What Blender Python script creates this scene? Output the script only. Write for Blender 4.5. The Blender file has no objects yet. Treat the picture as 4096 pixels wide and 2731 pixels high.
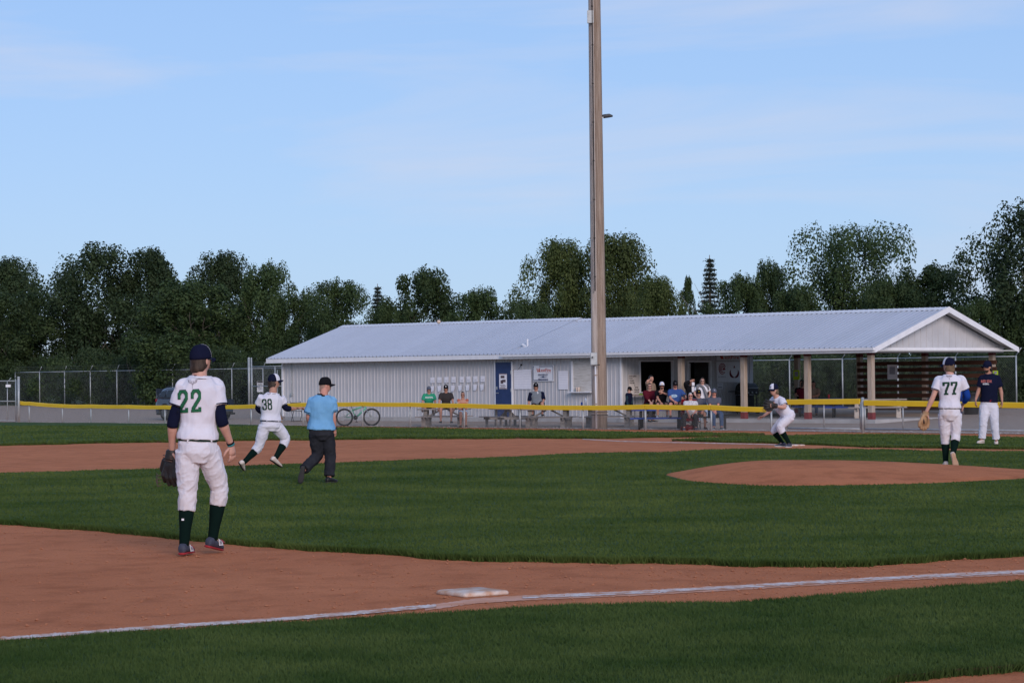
import bpy, bmesh, math, random
import numpy as np
from mathutils import Vector, Matrix, noise
from mathutils.bvhtree import BVHTree

R = math.radians
rng = random.Random(7)
nr = np.random.default_rng(11)
scene = bpy.context.scene
COL = scene.collection

# ------------------------------------------------------------------ camera
FPX, CX, CY = 10100.0, 2048.0, 1365.5          # focal length and centre in photo pixels
CAMH, PITCH, ROLL = 1.59, math.atan(144.5 / 10100.0), 0.0104
fwd = Vector((0, math.cos(PITCH), math.sin(PITCH)))
up0 = Vector((0, -math.sin(PITCH), math.cos(PITCH)))
rt0 = Vector((1, 0, 0))
cup = math.cos(ROLL) * up0 + math.sin(ROLL) * rt0
crt = math.cos(ROLL) * rt0 - math.sin(ROLL) * up0
CAM = Vector((0, 0, CAMH))
cd = bpy.data.cameras.new('camera'); cam = bpy.data.objects.new('camera', cd); COL.objects.link(cam)
cam.matrix_world = Matrix(((crt.x, cup.x, -fwd.x, 0), (crt.y, cup.y, -fwd.y, 0), (crt.z, cup.z, -fwd.z, CAMH), (0, 0, 0, 1)))
cd.sensor_width = 36.0; cd.lens = 36.0 * FPX / 4096.0
cd.clip_start = 0.3; cd.clip_end = 6000
scene.camera = cam

# ------------------------------------------------------------------ sky and sun
SUN_EL, SUN_AZ = R(20), R(163)                 # low sun behind the camera, to its right (azimuth from +Y, clockwise)
sun_dir = Vector((math.sin(SUN_AZ) * math.cos(SUN_EL), math.cos(SUN_AZ) * math.cos(SUN_EL), math.sin(SUN_EL)))
W = bpy.data.worlds.new('World'); scene.world = W; W.use_nodes = True
nt = W.node_tree; nt.nodes.clear()
def wn(t, **kw):
    n = nt.nodes.new(t)
    for k, v in kw.items(): setattr(n, k, v)
    return n
out = wn('ShaderNodeOutputWorld'); bg = wn('ShaderNodeBackground'); bg.inputs[1].default_value = 0.15
sky = wn('ShaderNodeTexSky', sky_type='NISHITA', sun_disc=False, sun_elevation=SUN_EL, sun_rotation=SUN_AZ,
         altitude=700, air_density=0.75, dust_density=0.35, ozone_density=2.4)
tc = wn('ShaderNodeTexCoord')
mp = wn('ShaderNodeMapping'); mp.inputs['Rotation'].default_value = (0, R(-36), 0); mp.inputs['Scale'].default_value = (3.2, 3.2, 24.0)
mp.inputs['Location'].default_value = (-0.25, 0.0, 0.35)
nz = wn('ShaderNodeTexNoise'); nz.inputs['Scale'].default_value = 1.0; nz.inputs['Detail'].default_value = 7; nz.inputs['Roughness'].default_value = 0.55
nz.inputs['Distortion'].default_value = 0.5
rp = wn('ShaderNodeValToRGB'); rp.color_ramp.elements[0].position = 0.46; rp.color_ramp.elements[1].position = 0.74
rp.color_ramp.elements[0].color = (0, 0, 0, 1); rp.color_ramp.elements[1].color = (0.6, 0.6, 0.6, 1)
mx = wn('ShaderNodeMix', data_type='RGBA'); mx.inputs[7].default_value = (3.5, 3.6, 4.2, 1)
L = nt.links.new
L(tc.outputs['Generated'], mp.inputs[0]); L(mp.outputs[0], nz.inputs[0]); L(nz.outputs[0], rp.inputs[0])
gm = wn('ShaderNodeGamma'); gm.inputs[1].default_value = 0.34
tn = wn('ShaderNodeMix', data_type='RGBA', blend_type='MULTIPLY'); tn.inputs[0].default_value = 1.0; tn.inputs[7].default_value = (1.22, 1.68, 2.45, 1)
L(sky.outputs[0], gm.inputs[0]); L(gm.outputs[0], tn.inputs[6])
sx_ = wn('ShaderNodeSeparateXYZ'); L(tc.outputs['Generated'], sx_.inputs[0])           # pale haze low all round the horizon
h1 = wn('ShaderNodeMath', operation='SUBTRACT', use_clamp=True); h1.inputs[0].default_value = 1.0; L(sx_.outputs[2], h1.inputs[1])
h2 = wn('ShaderNodeMath', operation='POWER'); h2.inputs[1].default_value = 13.0; L(h1.outputs[0], h2.inputs[0])
h3 = wn('ShaderNodeMath', operation='MULTIPLY'); h3.inputs[1].default_value = 0.85; L(h2.outputs[0], h3.inputs[0])
hz_ = wn('ShaderNodeMix', data_type='RGBA'); hz_.inputs[7].default_value = (2.75, 3.5, 4.15, 1); L(h3.outputs[0], hz_.inputs[0]); L(tn.outputs[2], hz_.inputs[6])
L(rp.outputs[0], mx.inputs[0]); L(hz_.outputs[2], mx.inputs[6]); L(mx.outputs[2], bg.inputs[0]); L(bg.outputs[0], out.inputs[0])
sl = bpy.data.lights.new('sun', 'SUN'); sl.energy = 1.75; sl.angle = R(24); sl.color = (1.0, 0.85, 0.80)
sun = bpy.data.objects.new('sun', sl); COL.objects.link(sun); sun.location = (-20, -40, 40)
sun.rotation_euler = sun_dir.to_track_quat('Z', 'Y').to_euler()
vs = scene.view_settings; vs.view_transform = 'Standard'; vs.look = 'None'; vs.exposure = 0.36; vs.gamma = 1.0; vs.use_curve_mapping = False
scene.cycles.use_denoising = True
scene.cycles.max_bounces = 6; scene.cycles.transparent_max_bounces = 8

# ------------------------------------------------------------------ photo geometry helpers
def pdir(x, y): return fwd + crt * ((x - CX) / FPX) + cup * ((CY - y) / FPX)
def P(x, y, d): return CAM + pdir(x, y) * (d / pdir(x, y).y)           # point seen at photo pixel x,y at distance d
FB = Vector((11.0, 79.9, 0)); FU = Vector((0.667, -0.745, 0)).normalized(); FN = Vector((0.745, 0.667, 0)).normalized()
QZ = ([-400, -21, -16, -8, -3, 0, 1.5, 4, 7, 12, 19, 40, 2500], [0, 0, -.03, -.15, -.24, -.27, -.25, -.17, -.13, .02, .18, .25, .6])
def qof(x, y): return (x - FB.x) * FN.x + (y - FB.y) * FN.y
def zg(x, y): return float(np.interp(qof(x, y), QZ[0], QZ[1]))
MX, MY = 4.15, 39.4
def mound(x, y):
    dx = x - MX; dy = y - MY
    rx = 1.80 if dx < 0 else 4.3
    ry = 4.1 if dy < 0 else 2.6
    r = math.hypot(dx / rx, dy / ry)
    if r >= 1: return 0.0
    return 0.215 * (1 - r * r) ** 1.25 if r > .25 else 0.215 * (1 - .0625) ** 1.25
def G(x, y, zo=0.0):                                                  # photo pixel -> point on the ground
    d = pdir(x, y); z = 0.0
    for _ in range(30):
        t = (z + zo - CAMH) / min(d.z, -1e-4)
        p = CAM + d * t; z2 = zg(p.x, p.y)
        if abs(z2 - z) < 1e-4: break
        z = z * .4 + z2 * .6
    return Vector((p.x, p.y, z + zo))
def at_q(px, q, y=1650):                                              # ground point under pixel column px, q metres behind the low fence
    d = pdir(px, y); b = d.x * FN.x + d.y * FN.y
    t = (q + FB.x * FN.x + FB.y * FN.y) / b
    return Vector((d.x * t, d.y * t, zg(d.x * t, d.y * t)))
def ray_plane(px, py, o, n):
    d = pdir(px, py); t = (o - CAM).dot(n) / d.dot(n); return CAM + d * t

# ------------------------------------------------------------------ materials
MAT = {}
def mat(name, c, c2=None, rough=.8, scale=8.0, detail=4, bump=0.0, bscale=None, metal=0.0, spec=.3, lo=.35, hi=.65, stretch=None, trans=0.0, coat=0.0, sheen=0.0, obj_rand=0.0):
    if name in MAT: return MAT[name]
    m = bpy.data.materials.new(name); m.use_nodes = True; t = m.node_tree; b = t.nodes['Principled BSDF']; lk = t.links.new
    b.inputs['Roughness'].default_value = rough; b.inputs['Metallic'].default_value = metal; b.inputs['Specular IOR Level'].default_value = spec
    b.inputs['Base Color'].default_value = (*c, 1)
    if coat: b.inputs['Coat Weight'].default_value = coat
    if sheen: b.inputs['Sheen Weight'].default_value = sheen
    tc = t.nodes.new('ShaderNodeTexCoord'); src = tc.outputs['Object']
    if stretch:
        mpn = t.nodes.new('ShaderNodeMapping'); mpn.inputs['Scale'].default_value = stretch; lk(src, mpn.inputs[0]); src = mpn.outputs[0]
    col = None
    if c2 is not None:
        n = t.nodes.new('ShaderNodeTexNoise'); n.inputs['Scale'].default_value = scale; n.inputs['Detail'].default_value = detail; n.inputs['Roughness'].default_value = .62
        r = t.nodes.new('ShaderNodeValToRGB'); r.color_ramp.elements[0].position = lo; r.color_ramp.elements[1].position = hi
        r.color_ramp.elements[0].color = (*c, 1); r.color_ramp.elements[1].color = (*c2, 1)
        lk(src, n.inputs[0]); lk(n.outputs[0], r.inputs[0]); col = r.outputs[0]
    if obj_rand and col is not None:
        oi = t.nodes.new('ShaderNodeObjectInfo'); hs = t.nodes.new('ShaderNodeHueSaturation'); mr = t.nodes.new('ShaderNodeMapRange')
        mr.inputs['To Min'].default_value = 1 - obj_rand; mr.inputs['To Max'].default_value = 1 + obj_rand
        lk(oi.outputs['Random'], mr.inputs['Value']); lk(mr.outputs[0], hs.inputs['Value']); lk(col, hs.inputs['Color']); col = hs.outputs[0]
    if col is not None: lk(col, b.inputs['Base Color'])
    if bump:
        n2 = t.nodes.new('ShaderNodeTexNoise'); n2.inputs['Scale'].default_value = bscale or scale * 3; n2.inputs['Detail'].default_value = 6
        bp = t.nodes.new('ShaderNodeBump'); bp.inputs['Strength'].default_value = min(1, bump); bp.inputs['Distance'].default_value = .02 * max(1, bump)
        lk(src, n2.inputs[0]); lk(n2.outputs[0], bp.inputs['Height']); lk(bp.outputs[0], b.inputs['Normal'])
    if trans:
        tr = t.nodes.new('ShaderNodeBsdfTranslucent'); ms = t.nodes.new('ShaderNodeMixShader'); ms.inputs[0].default_value = trans
        if col is not None: lk(col, tr.inputs[0])
        else: tr.inputs[0].default_value = (*c, 1)
        lk(b.outputs[0], ms.inputs[1]); lk(tr.outputs[0], ms.inputs[2]); lk(ms.outputs[0], t.nodes['Material Output'].inputs[0])
    MAT[name] = m; return m
def plain(name, c, rough=.7, **k): return mat(name, c, rough=rough, **k)

def clay_mat():
    m = bpy.data.materials.new('red clay'); m.use_nodes = True; t = m.node_tree; b = t.nodes['Principled BSDF']; lk = t.links.new
    b.inputs['Roughness'].default_value = .95; b.inputs['Specular IOR Level'].default_value = .12
    tc = t.nodes.new('ShaderNodeTexCoord')
    def nz_(s, d, lo, hi, ca, cb, st=None):
        n = t.nodes.new('ShaderNodeTexNoise'); n.inputs['Scale'].default_value = s; n.inputs['Detail'].default_value = d; n.inputs['Roughness'].default_value = .65
        src = tc.outputs['Object']
        if st:
            mp = t.nodes.new('ShaderNodeMapping'); mp.inputs['Scale'].default_value = st; mp.inputs['Rotation'].default_value = (0, 0, R(-33)); lk(src, mp.inputs[0]); src = mp.outputs[0]
        lk(src, n.inputs[0]); r = t.nodes.new('ShaderNodeValToRGB'); r.color_ramp.elements[0].position = lo; r.color_ramp.elements[1].position = hi
        r.color_ramp.elements[0].color = (*ca, 1); r.color_ramp.elements[1].color = (*cb, 1); lk(n.outputs[0], r.inputs[0]); return r.outputs[0], n.outputs[0]
    a, _ = nz_(.35, 5, .3, .7, (.49, .168, .072), (.59, .215, .096))
    sc, sv = nz_(2.2, 12, .28, .52, (.60, .53, .48), (1, 1, 1), (1, .8, 1))
    fine, fv = nz_(45, 5, .25, .6, (.70, .66, .63), (1.08, 1.08, 1.08))
    m1 = t.nodes.new('ShaderNodeMix'); m1.data_type = 'RGBA'; m1.blend_type = 'MULTIPLY'; m1.inputs[0].default_value = .75; lk(a, m1.inputs[6]); lk(sc, m1.inputs[7])
    m2 = t.nodes.new('ShaderNodeMix'); m2.data_type = 'RGBA'; m2.blend_type = 'MULTIPLY'; m2.inputs[0].default_value = .8; lk(m1.outputs[2], m2.inputs[6]); lk(fine, m2.inputs[7])
    lk(m2.outputs[2], b.inputs['Base Color'])
    ad = t.nodes.new('ShaderNodeMath'); ad.operation = 'MULTIPLY_ADD'; ad.inputs[1].default_value = .35; lk(fv, ad.inputs[0]); lk(sv, ad.inputs[2])
    bp = t.nodes.new('ShaderNodeBump'); bp.inputs['Strength'].default_value = 1.0; bp.inputs['Distance'].default_value = .045; lk(ad.outputs[0], bp.inputs['Height']); lk(bp.outputs[0], b.inputs['Normal'])
    return m
M_CLAY = clay_mat()
M_GSOIL = mat('turf', (.036, .072, .020), (.075, .122, .038), .95, scale=1.1, detail=9, bump=1.5, bscale=60, spec=.1, lo=.3, hi=.7)
M_BLADE = mat('grass blades', (.044, .084, .017), (.138, .178, .044), .8, scale=.45, detail=10, spec=.15, lo=.32, hi=.70, trans=.38)
M_BLADE2 = mat('grass blades near', (.036, .076, .017), (.108, .152, .042), .8, scale=.9, detail=10, spec=.15, lo=.32, hi=.70, trans=.38)
M_GRAVEL = mat('crushed gravel', (.28, .215, .17), (.42, .335, .275), .95, scale=9, detail=10, bump=1.5, bscale=25, spec=.1, lo=.3, hi=.7)
M_CONC = mat('concrete', (.36, .35, .34), (.46, .45, .44), .9, scale=2, detail=8, bump=.3, bscale=30, spec=.15)
M_FIELD = mat('rough grass field', (.05, .07, .025), (.11, .12, .05), .95, scale=.2, detail=8, spec=.1)
M_CHALK = mat('chalk', (.72, .65, .62), (.52, .26, .16), .95, scale=7, detail=9, bump=.6, bscale=60, spec=.1, lo=.42, hi=.62)
M_BASE = mat('dusty canvas base', (.62, .53, .47), (.50, .30, .20), .85, scale=9, detail=8, bump=.3, spec=.2, lo=.40, hi=.60)

# ------------------------------------------------------------------ object helpers
def tag(o, label=None, cat=None, group=None, kind=None):
    if label: o['label'] = label
    if cat: o['category'] = cat
    if group: o['group'] = group
    if kind: o['kind'] = kind
    return o
def meshdata(name, V, F, m=None, smooth=False):
    me = bpy.data.meshes.new(name)
    if isinstance(V, np.ndarray): V = V.tolist()
    if isinstance(F, np.ndarray): F = F.tolist()
    me.from_pydata(V, [], F); me.update()
    if m is not None: me.materials.append(m)
    if smooth: me.polygons.foreach_set('use_smooth', [True] * len(me.polygons))
    return me
def link(name, me, parent=None):
    o = bpy.data.objects.new(name, me); COL.objects.link(o)
    if parent is not None: o.parent = parent
    return o
def empty(name, loc=(0, 0, 0), rz=0.0):
    o = bpy.data.objects.new(name, None); COL.objects.link(o); o.location = loc; o.rotation_euler = (0, 0, rz); o.empty_display_size = .2
    return o
def copy_tree(o, parent=None):
    c = o.copy(); COL.objects.link(c); c.parent = parent
    for ch in list(o.children): copy_tree(ch, c)
    return c
class B:                                                               # mesh collector
    def __init__(s): s.V = []; s.F = []
    def add(s, V, F):
        n = len(s.V); s.V += [tuple(v) for v in V]; s.F += [tuple(i + n for i in f) for f in F]; return s
    def box(s, c, sx, sy, sz, M=None):
        c = Vector(c); pts = [Vector((x * sx / 2, y * sy / 2, z * sz / 2)) for z in (-1, 1) for y in (-1, 1) for x in (-1, 1)]
        if M is not None: pts = [M @ p for p in pts]
        return s.add([c + p for p in pts], [(0, 2, 3, 1), (4, 5, 7, 6), (0, 1, 5, 4), (2, 6, 7, 3), (0, 4, 6, 2), (1, 3, 7, 5)])
    def bar(s, a, b, w, h=None, upv=(0, 0, 1)):                        # square bar from a to b
        a = Vector(a); b = Vector(b); h = h or w; z = (b - a).normalized(); u = Vector(upv)
        x = z.cross(u)
        if x.length < 1e-4: x = z.cross(Vector((0, 1, 0)))
        x.normalize(); y = x.cross(z)
        pts = [p + x * (w / 2 * i) + y * (h / 2 * j) for p in (a, b) for i, j in ((-1, -1), (1, -1), (1, 1), (-1, 1))]
        return s.add(pts, [(0, 3, 2, 1), (4, 5, 6, 7), (0, 1, 5, 4), (1, 2, 6, 5), (2, 3, 7, 6), (3, 0, 4, 7)])
    def loft(s, rings, caps=True):
        n = len(rings[0]); V = [p for r in rings for p in r]; F = []
        for i in range(len(rings) - 1):
            for j in range(n):
                k = (j + 1) % n; F.append((i * n + j, i * n + k, (i + 1) * n + k, (i + 1) * n + j))
        if caps: F.append(tuple(reversed(range(n)))); F.append(tuple((len(rings) - 1) * n + j for j in range(n)))
        return s.add(V, F)
    def tube(s, pts, rad, n=8, flat=1.0, ref=None, caps=True):
        pts = [Vector(p) for p in pts]; rad = rad if isinstance(rad, (list, tuple)) else [rad] * len(pts); rings = []; px = None
        for i, p in enumerate(pts):
            t = (pts[min(i + 1, len(pts) - 1)] - pts[max(i - 1, 0)]).normalized()
            if px is None:
                u = Vector(ref) if ref is not None else (Vector((0, 0, 1)) if abs(t.z) < .9 else Vector((0, 1, 0)))
                px = u.cross(t).normalized()
            x = (px - t * px.dot(t)).normalized(); px = x; y = t.cross(x)
            rings.append([p + x * (rad[i] * math.cos(2 * math.pi * j / n)) + y * (rad[i] * flat * math.sin(2 * math.pi * j / n)) for j in range(n)])
        return s.loft(rings, caps)
    def ell(s, c, ax, ay, az, nu=14, nv=9):                            # ellipsoid with half-axis vectors
        c = Vector(c); rings = []
        for i in range(nv):
            ph = math.pi * (i + .5) / nv; zz = -math.cos(ph); rr = math.sin(ph)
            rings.append([c + Vector(ax) * (rr * math.cos(2 * math.pi * j / nu)) + Vector(ay) * (rr * math.sin(2 * math.pi * j / nu)) + Vector(az) * zz for j in range(nu)])
        return s.loft(rings)
    def prism(s, poly, d):                                             # poly of 3-D points extruded by vector d
        n = len(poly); d = Vector(d); V = [Vector(p) for p in poly] + [Vector(p) + d for p in poly]
        F = [tuple(reversed(range(n))), tuple(range(n, 2 * n))] + [(i, (i + 1) % n, n + (i + 1) % n, n + i) for i in range(n)]
        return s.add(V, F)
    def rel(s, o): o = Vector(o); s.V = [(v[0] - o.x, v[1] - o.y, v[2] - o.z) for v in s.V]; return s
    def obj(s, name, m, parent=None, smooth=False, bev=0.0):
        me = meshdata(name, s.V, s.F, None, False)
        bm = bmesh.new(); bm.from_mesh(me); bmesh.ops.recalc_face_normals(bm, faces=bm.faces)
        if bev: bmesh.ops.bevel(bm, geom=list(bm.edges), offset=bev, segments=1, affect='EDGES', profile=.5)
        bm.to_mesh(me); bm.free()
        if m is not None: me.materials.append(m)
        if smooth: me.polygons.foreach_set('use_smooth', [True] * len(me.polygons))
        return link(name, me, parent)
TXT = {}
def text_geo(body, size=1.0, bold=0.0, align='CENTER'):
    key = (body, size, bold, align)
    if key in TXT: return TXT[key]
    cu = bpy.data.curves.new('tmp', 'FONT'); cu.body = body; cu.size = size; cu.offset = bold; cu.align_x = align; cu.align_y = 'CENTER'; cu.resolution_u = 2
    o = bpy.data.objects.new('tmp', cu); COL.objects.link(o)
    me = bpy.data.meshes.new_from_object(o.evaluated_get(bpy.context.evaluated_depsgraph_get()))
    V = [tuple(v.co) for v in me.vertices]; F = [tuple(p.vertices) for p in me.polygons]
    bpy.data.objects.remove(o); bpy.data.curves.remove(cu); bpy.data.meshes.remove(me)
    TXT[key] = (V, F); return V, F
def text_on(b, body, o, ux, uz, width=None, height=None, size=.1, bold=0.0, align='CENTER'):
    """letters laid on a plane: o centre, ux along the line, uz up; scaled to width and height when given"""
    V, F = text_geo(body, 1.0, bold, align); V = np.array(V); w = np.ptp(V[:, 0]); h = np.ptp(V[:, 1])
    sx = width / w if width else size; sz = height / h if height else (sx if width else size)
    if align == 'CENTER': V[:, 0] -= (V[:, 0].max() + V[:, 0].min()) / 2
    else: V[:, 0] -= V[:, 0].min()
    V[:, 1] -= (V[:, 1].max() + V[:, 1].min()) / 2
    b.add([Vector(o) + Vector(ux) * (v[0] * sx) + Vector(uz) * (v[1] * sz) for v in V], F)
# ------------------------------------------------------------------ ground
def proj(X, Y, Z):
    dx, dy, dz = X - CAM.x, Y - CAM.y, Z - CAM.z
    w = dx * fwd.x + dy * fwd.y + dz * fwd.z
    return CX + FPX * (dx * crt.x + dy * crt.y + dz * crt.z) / w, CY - FPX * (dx * cup.x + dy * cup.y + dz * cup.z) / w
def zg_np(X, Y): return np.interp((X - FB.x) * FN.x + (Y - FB.y) * FN.y, QZ[0], QZ[1])
def qgrid(name, q0, q1, a0, a1, zo, m, nq=40, na=30):
    qs = sorted(set([round(float(q), 3) for q in np.linspace(max(q0, -30), min(q1, 45), nq)] + [q0, q1] + [q for q in QZ[0] if q0 < q < q1]))
    al = np.linspace(a0, a1, na); V = []; F = []
    for q in qs:
        z = float(np.interp(q, QZ[0], QZ[1])) + zo
        for a in al:
            p = FB + FN * q + FU * a; V.append((p.x, p.y, z))
    for i in range(len(qs) - 1):
        for j in range(na - 1): F.append((i * na + j, i * na + j + 1, (i + 1) * na + j + 1, (i + 1) * na + j))
    return tag(link(name, meshdata(name, V, F, m)), kind='structure')
qgrid('ground', -300, 2400, -1500, 1500, 0.0, M_CLAY, na=60)
qgrid('gravel_lot', 0.35, 19.3, -140, 90, 0.006, M_GRAVEL)
qgrid('far_field', 19.3, 2300, -1400, 1400, 0.010, M_FIELD)

def edge(pts):
    xs = [p[0] for p in pts]; ys = [p[1] for p in pts]
    def f(x):
        x = np.asarray(x, float); r = np.interp(x, xs, ys)
        r = np.where(x < xs[0], ys[0] + (x - xs[0]) * (ys[1] - ys[0]) / (xs[1] - xs[0]), r)
        return np.where(x > xs[-1], ys[-1] + (x - xs[-1]) * (ys[-1] - ys[-2]) / (xs[-1] - xs[-2]), r)
    return f
E_FORE = edge([(-200, 2572), (88, 2556), (700, 2513), (1100, 2488), (1600, 2456), (2048, 2428), (2300, 2413), (2600, 2407), (2900, 2404), (3100, 2392), (3350, 2372), (3600, 2352), (4096, 2318)])
_ef = E_FORE
E_FORE = lambda x: _ef(x) + 28
E_FORE_LO = edge([(-200, 3150), (3000, 3150), (3300, 2890), (3560, 2728), (3800, 2706), (4096, 2678), (4400, 2660)])
E_INF_LO = edge([(-200, 2088), (0, 2094), (180, 2107), (440, 2130), (700, 2152), (1000, 2185), (1500, 2215), (1740, 2235), (2048, 2247), (2400, 2249), (2750, 2256), (3000, 2263), (3320, 2269), (3500, 2259), (3800, 2241), (4096, 2222)])
E_INF_HI = edge([(-200, 1893), (0, 1889), (522, 1876), (950, 1862), (1393, 1846), (1915, 1828), (2400, 1808), (2688, 1803), (2905, 1793), (3121, 1791), (3301, 1791), (3481, 1795), (3733, 1799), (3900, 1800), (4096, 1803)])
E_S1_LO = edge([(-200, 1787), (0, 1782), (522, 1771), (1100, 1761), (1741, 1755), (2400, 1754), (2760, 1749), (3063, 1739)])
E_S1_HI = edge([(-200, 1683), (0, 1686), (870, 1694), (1358, 1706), (1915, 1715), (2438, 1725), (2960, 1733), (3063, 1736)])
E_S2_LO = edge([(2681, 1763), (2833, 1768), (3049, 1772), (3229, 1779), (3481, 1789), (3733, 1793), (3900, 1795), (4096, 1797), (4500, 1803)])
E_S2_HI = edge([(2681, 1761), (2760, 1755), (2900, 1748), (3092, 1741), (3337, 1737), (3734, 1738), (4096, 1752), (4500, 1762)])
_ei, _e1, _e2 = E_INF_HI, E_S1_HI, E_S2_HI
E_INF_HI = lambda x: _ei(x) + 9
E_S1_HI = lambda x: _e1(x) + 4.5
E_S2_HI = lambda x: _e2(x) + 4
M_SOIL_SHADE = mat('turf edge soil darkened for lip shade', (.045, .030, .018), (.07, .048, .03), .95, scale=14, spec=.05)  # soil side of the turf, its colour darkened to paint the lip's shade
wob = lambda x, a, s: a * (np.sin(x / s) + .6 * np.sin(x / s * 2.3 + 1.7) + .4 * np.sin(x / s * 5.1 + .4))
GH = .036
def strip(name, lo, hi, x0, x1, nx, ny, zo, m, wl=0.0, wh=0.0, skirt=True):
    xs = np.linspace(x0, x1, nx); V = []; F = []
    lo_y = lo(xs) + wob(xs, wl, 90); hi_y = hi(xs) + wob(xs, wh, 97)
    rows = ny + 1 + (2 if skirt else 0)
    for i, x in enumerate(xs):
        a = G(x, max(lo_y[i], hi_y[i] + .4)); b = G(x, hi_y[i]); col = []
        for j in range(ny + 1):
            t = j / ny; p = a.lerp(b, t); col.append((p.x, p.y, zg(p.x, p.y) + zo))
        if skirt: col = [(col[0][0], col[0][1] - .015, col[0][2] - zo - .01)] + col + [(col[-1][0], col[-1][1] + .015, col[-1][2] - zo - .01)]
        V += col
    for i in range(nx - 1):
        for j in range(rows - 1): F.append((i * rows + j, (i + 1) * rows + j, (i + 1) * rows + j + 1, i * rows + j + 1))
    me = meshdata(name, V, F, m)
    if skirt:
        me.materials.append(M_SOIL_SHADE); me.polygons.foreach_set('material_index', [1 if (i % (rows - 1)) in (0, rows - 2) else 0 for i in range(len(F))])
    return tag(link(name, me), kind='structure')
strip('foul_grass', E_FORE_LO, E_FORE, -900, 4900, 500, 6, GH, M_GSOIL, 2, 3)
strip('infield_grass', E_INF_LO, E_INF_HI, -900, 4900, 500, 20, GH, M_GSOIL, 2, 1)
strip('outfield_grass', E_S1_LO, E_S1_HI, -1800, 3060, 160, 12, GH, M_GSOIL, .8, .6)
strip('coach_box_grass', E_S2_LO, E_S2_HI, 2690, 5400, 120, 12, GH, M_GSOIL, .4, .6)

# pitcher's mound: a low clay dome laid over the turf
V = []; F = []; NA, NR = 96, 26
for i in range(NR + 1):
    r = i / NR
    for j in range(NA):
        a = 2 * math.pi * j / NA
        rx = 1.80 if math.cos(a) < 0 else 4.3; ry = 4.1 if math.sin(a) < 0 else 2.6
        rr = r * (1 + .03 * math.sin(3 * a + 1) + .02 * math.sin(9 * a)) * (1 if i else 0)
        x = MX + math.cos(a) * rx * rr; y = MY + math.sin(a) * ry * rr
        V.append((x, y, GH + .006 + mound(x, y) - (.03 if i == NR else 0)))
for i in range(NR):
    for j in range(NA): k = (j + 1) % NA; F.append((i * NA + j, i * NA + k, (i + 1) * NA + k, (i + 1) * NA + j))
tag(link('pitchers_mound', meshdata('pitchers_mound', V, F, M_CLAY, True)), kind='structure')
def ztop(x, y):                                                       # walking surface
    px, py = proj(x, y, zg(x, y)); z = zg(x, y)
    for lo, hi, a, b in ((E_FORE_LO, E_FORE, -900, 4900), (E_INF_LO, E_INF_HI, -900, 4900), (E_S1_LO, E_S1_HI, -1800, 3060), (E_S2_LO, E_S2_HI, 2690, 5400)):
        if a < px < b and float(hi(px)) < py < float(lo(px)): z += GH + .006
    return z + mound(x, y)

def blades(name, lo, hi, x0, x1, d0, d1, N, hgt, m, avoid_mound=False):
    d = np.exp(nr.uniform(math.log(d0), math.log(d1), N)); px = nr.uniform(x0, x1, N); X = (px - CX) / FPX * d; Y = d
    Z = zg_np(X, Y); qx, qy = proj(X, Y, Z)
    k = (qy < lo(qx) + wob(qx, 1.5, 90)) & (qy > hi(qx) + wob(qx, 1.0, 97))
    if avoid_mound:
        dx = X - MX; dy = Y - MY; k &= np.hypot(dx / np.where(dx < 0, 1.78, 4.2), dy / np.where(dy < 0, 4.05, 2.55)) > 1.0
    X, Y, Z, d = X[k], Y[k], Z[k], d[k]; n = len(X)
    clump = .5 + .5 * np.sin(X * 2.1 + 1.3 * np.sin(Y * 1.7)) * np.sin(Y * 1.3 + X * .6)
    h = hgt * (.55 + .6 * nr.random(n) + .12 * clump); w = .00034 * d * (.7 + .6 * nr.random(n)); a = nr.uniform(0, 2 * np.pi, n)
    tl = nr.normal(0, .6, (n, 2)) * h[:, None]
    V = np.empty((n, 3, 3)); c, s = np.cos(a) * w, np.sin(a) * w
    V[:, 0] = np.stack([X - c, Y - s, Z + GH - .006], 1); V[:, 1] = np.stack([X + c, Y + s, Z + GH - .006], 1)
    V[:, 2] = np.stack([X + tl[:, 0], Y + tl[:, 1], Z + GH + h], 1)
    me = bpy.data.meshes.new(name); me.vertices.add(3 * n); me.vertices.foreach_set('co', V.ravel()); me.loops.add(3 * n)
    me.loops.foreach_set('vertex_index', np.arange(3 * n, dtype=np.int32)); me.polygons.add(n)
    me.polygons.foreach_set('loop_start', np.arange(0, 3 * n, 3, dtype=np.int32)); me.update(); me.validate(); me.materials.append(m)
    return tag(link(name, me), kind='stuff')
tag(blades('grass', E_FORE_LO, E_FORE, -500, 4600, 11.2, 22, 330000, .026, M_BLADE2), 'longer green grass in the foreground outside the foul line', 'grass')
tag(blades('grass', E_INF_LO, E_INF_HI, -500, 4600, 20, 62, 420000, .022, M_BLADE, True), 'mown green infield grass around the clay mound', 'grass')
tag(blades('grass', E_S1_LO, E_S1_HI, -500, 3100, 52, 98, 70000, .040, M_BLADE), 'strip of far grass in front of the yellow capped fence', 'grass')
tag(blades('grass', E_S2_LO, E_S2_HI, 2650, 4600, 48, 90, 45000, .034, M_BLADE), 'grass around the coach behind first base', 'grass')

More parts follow.
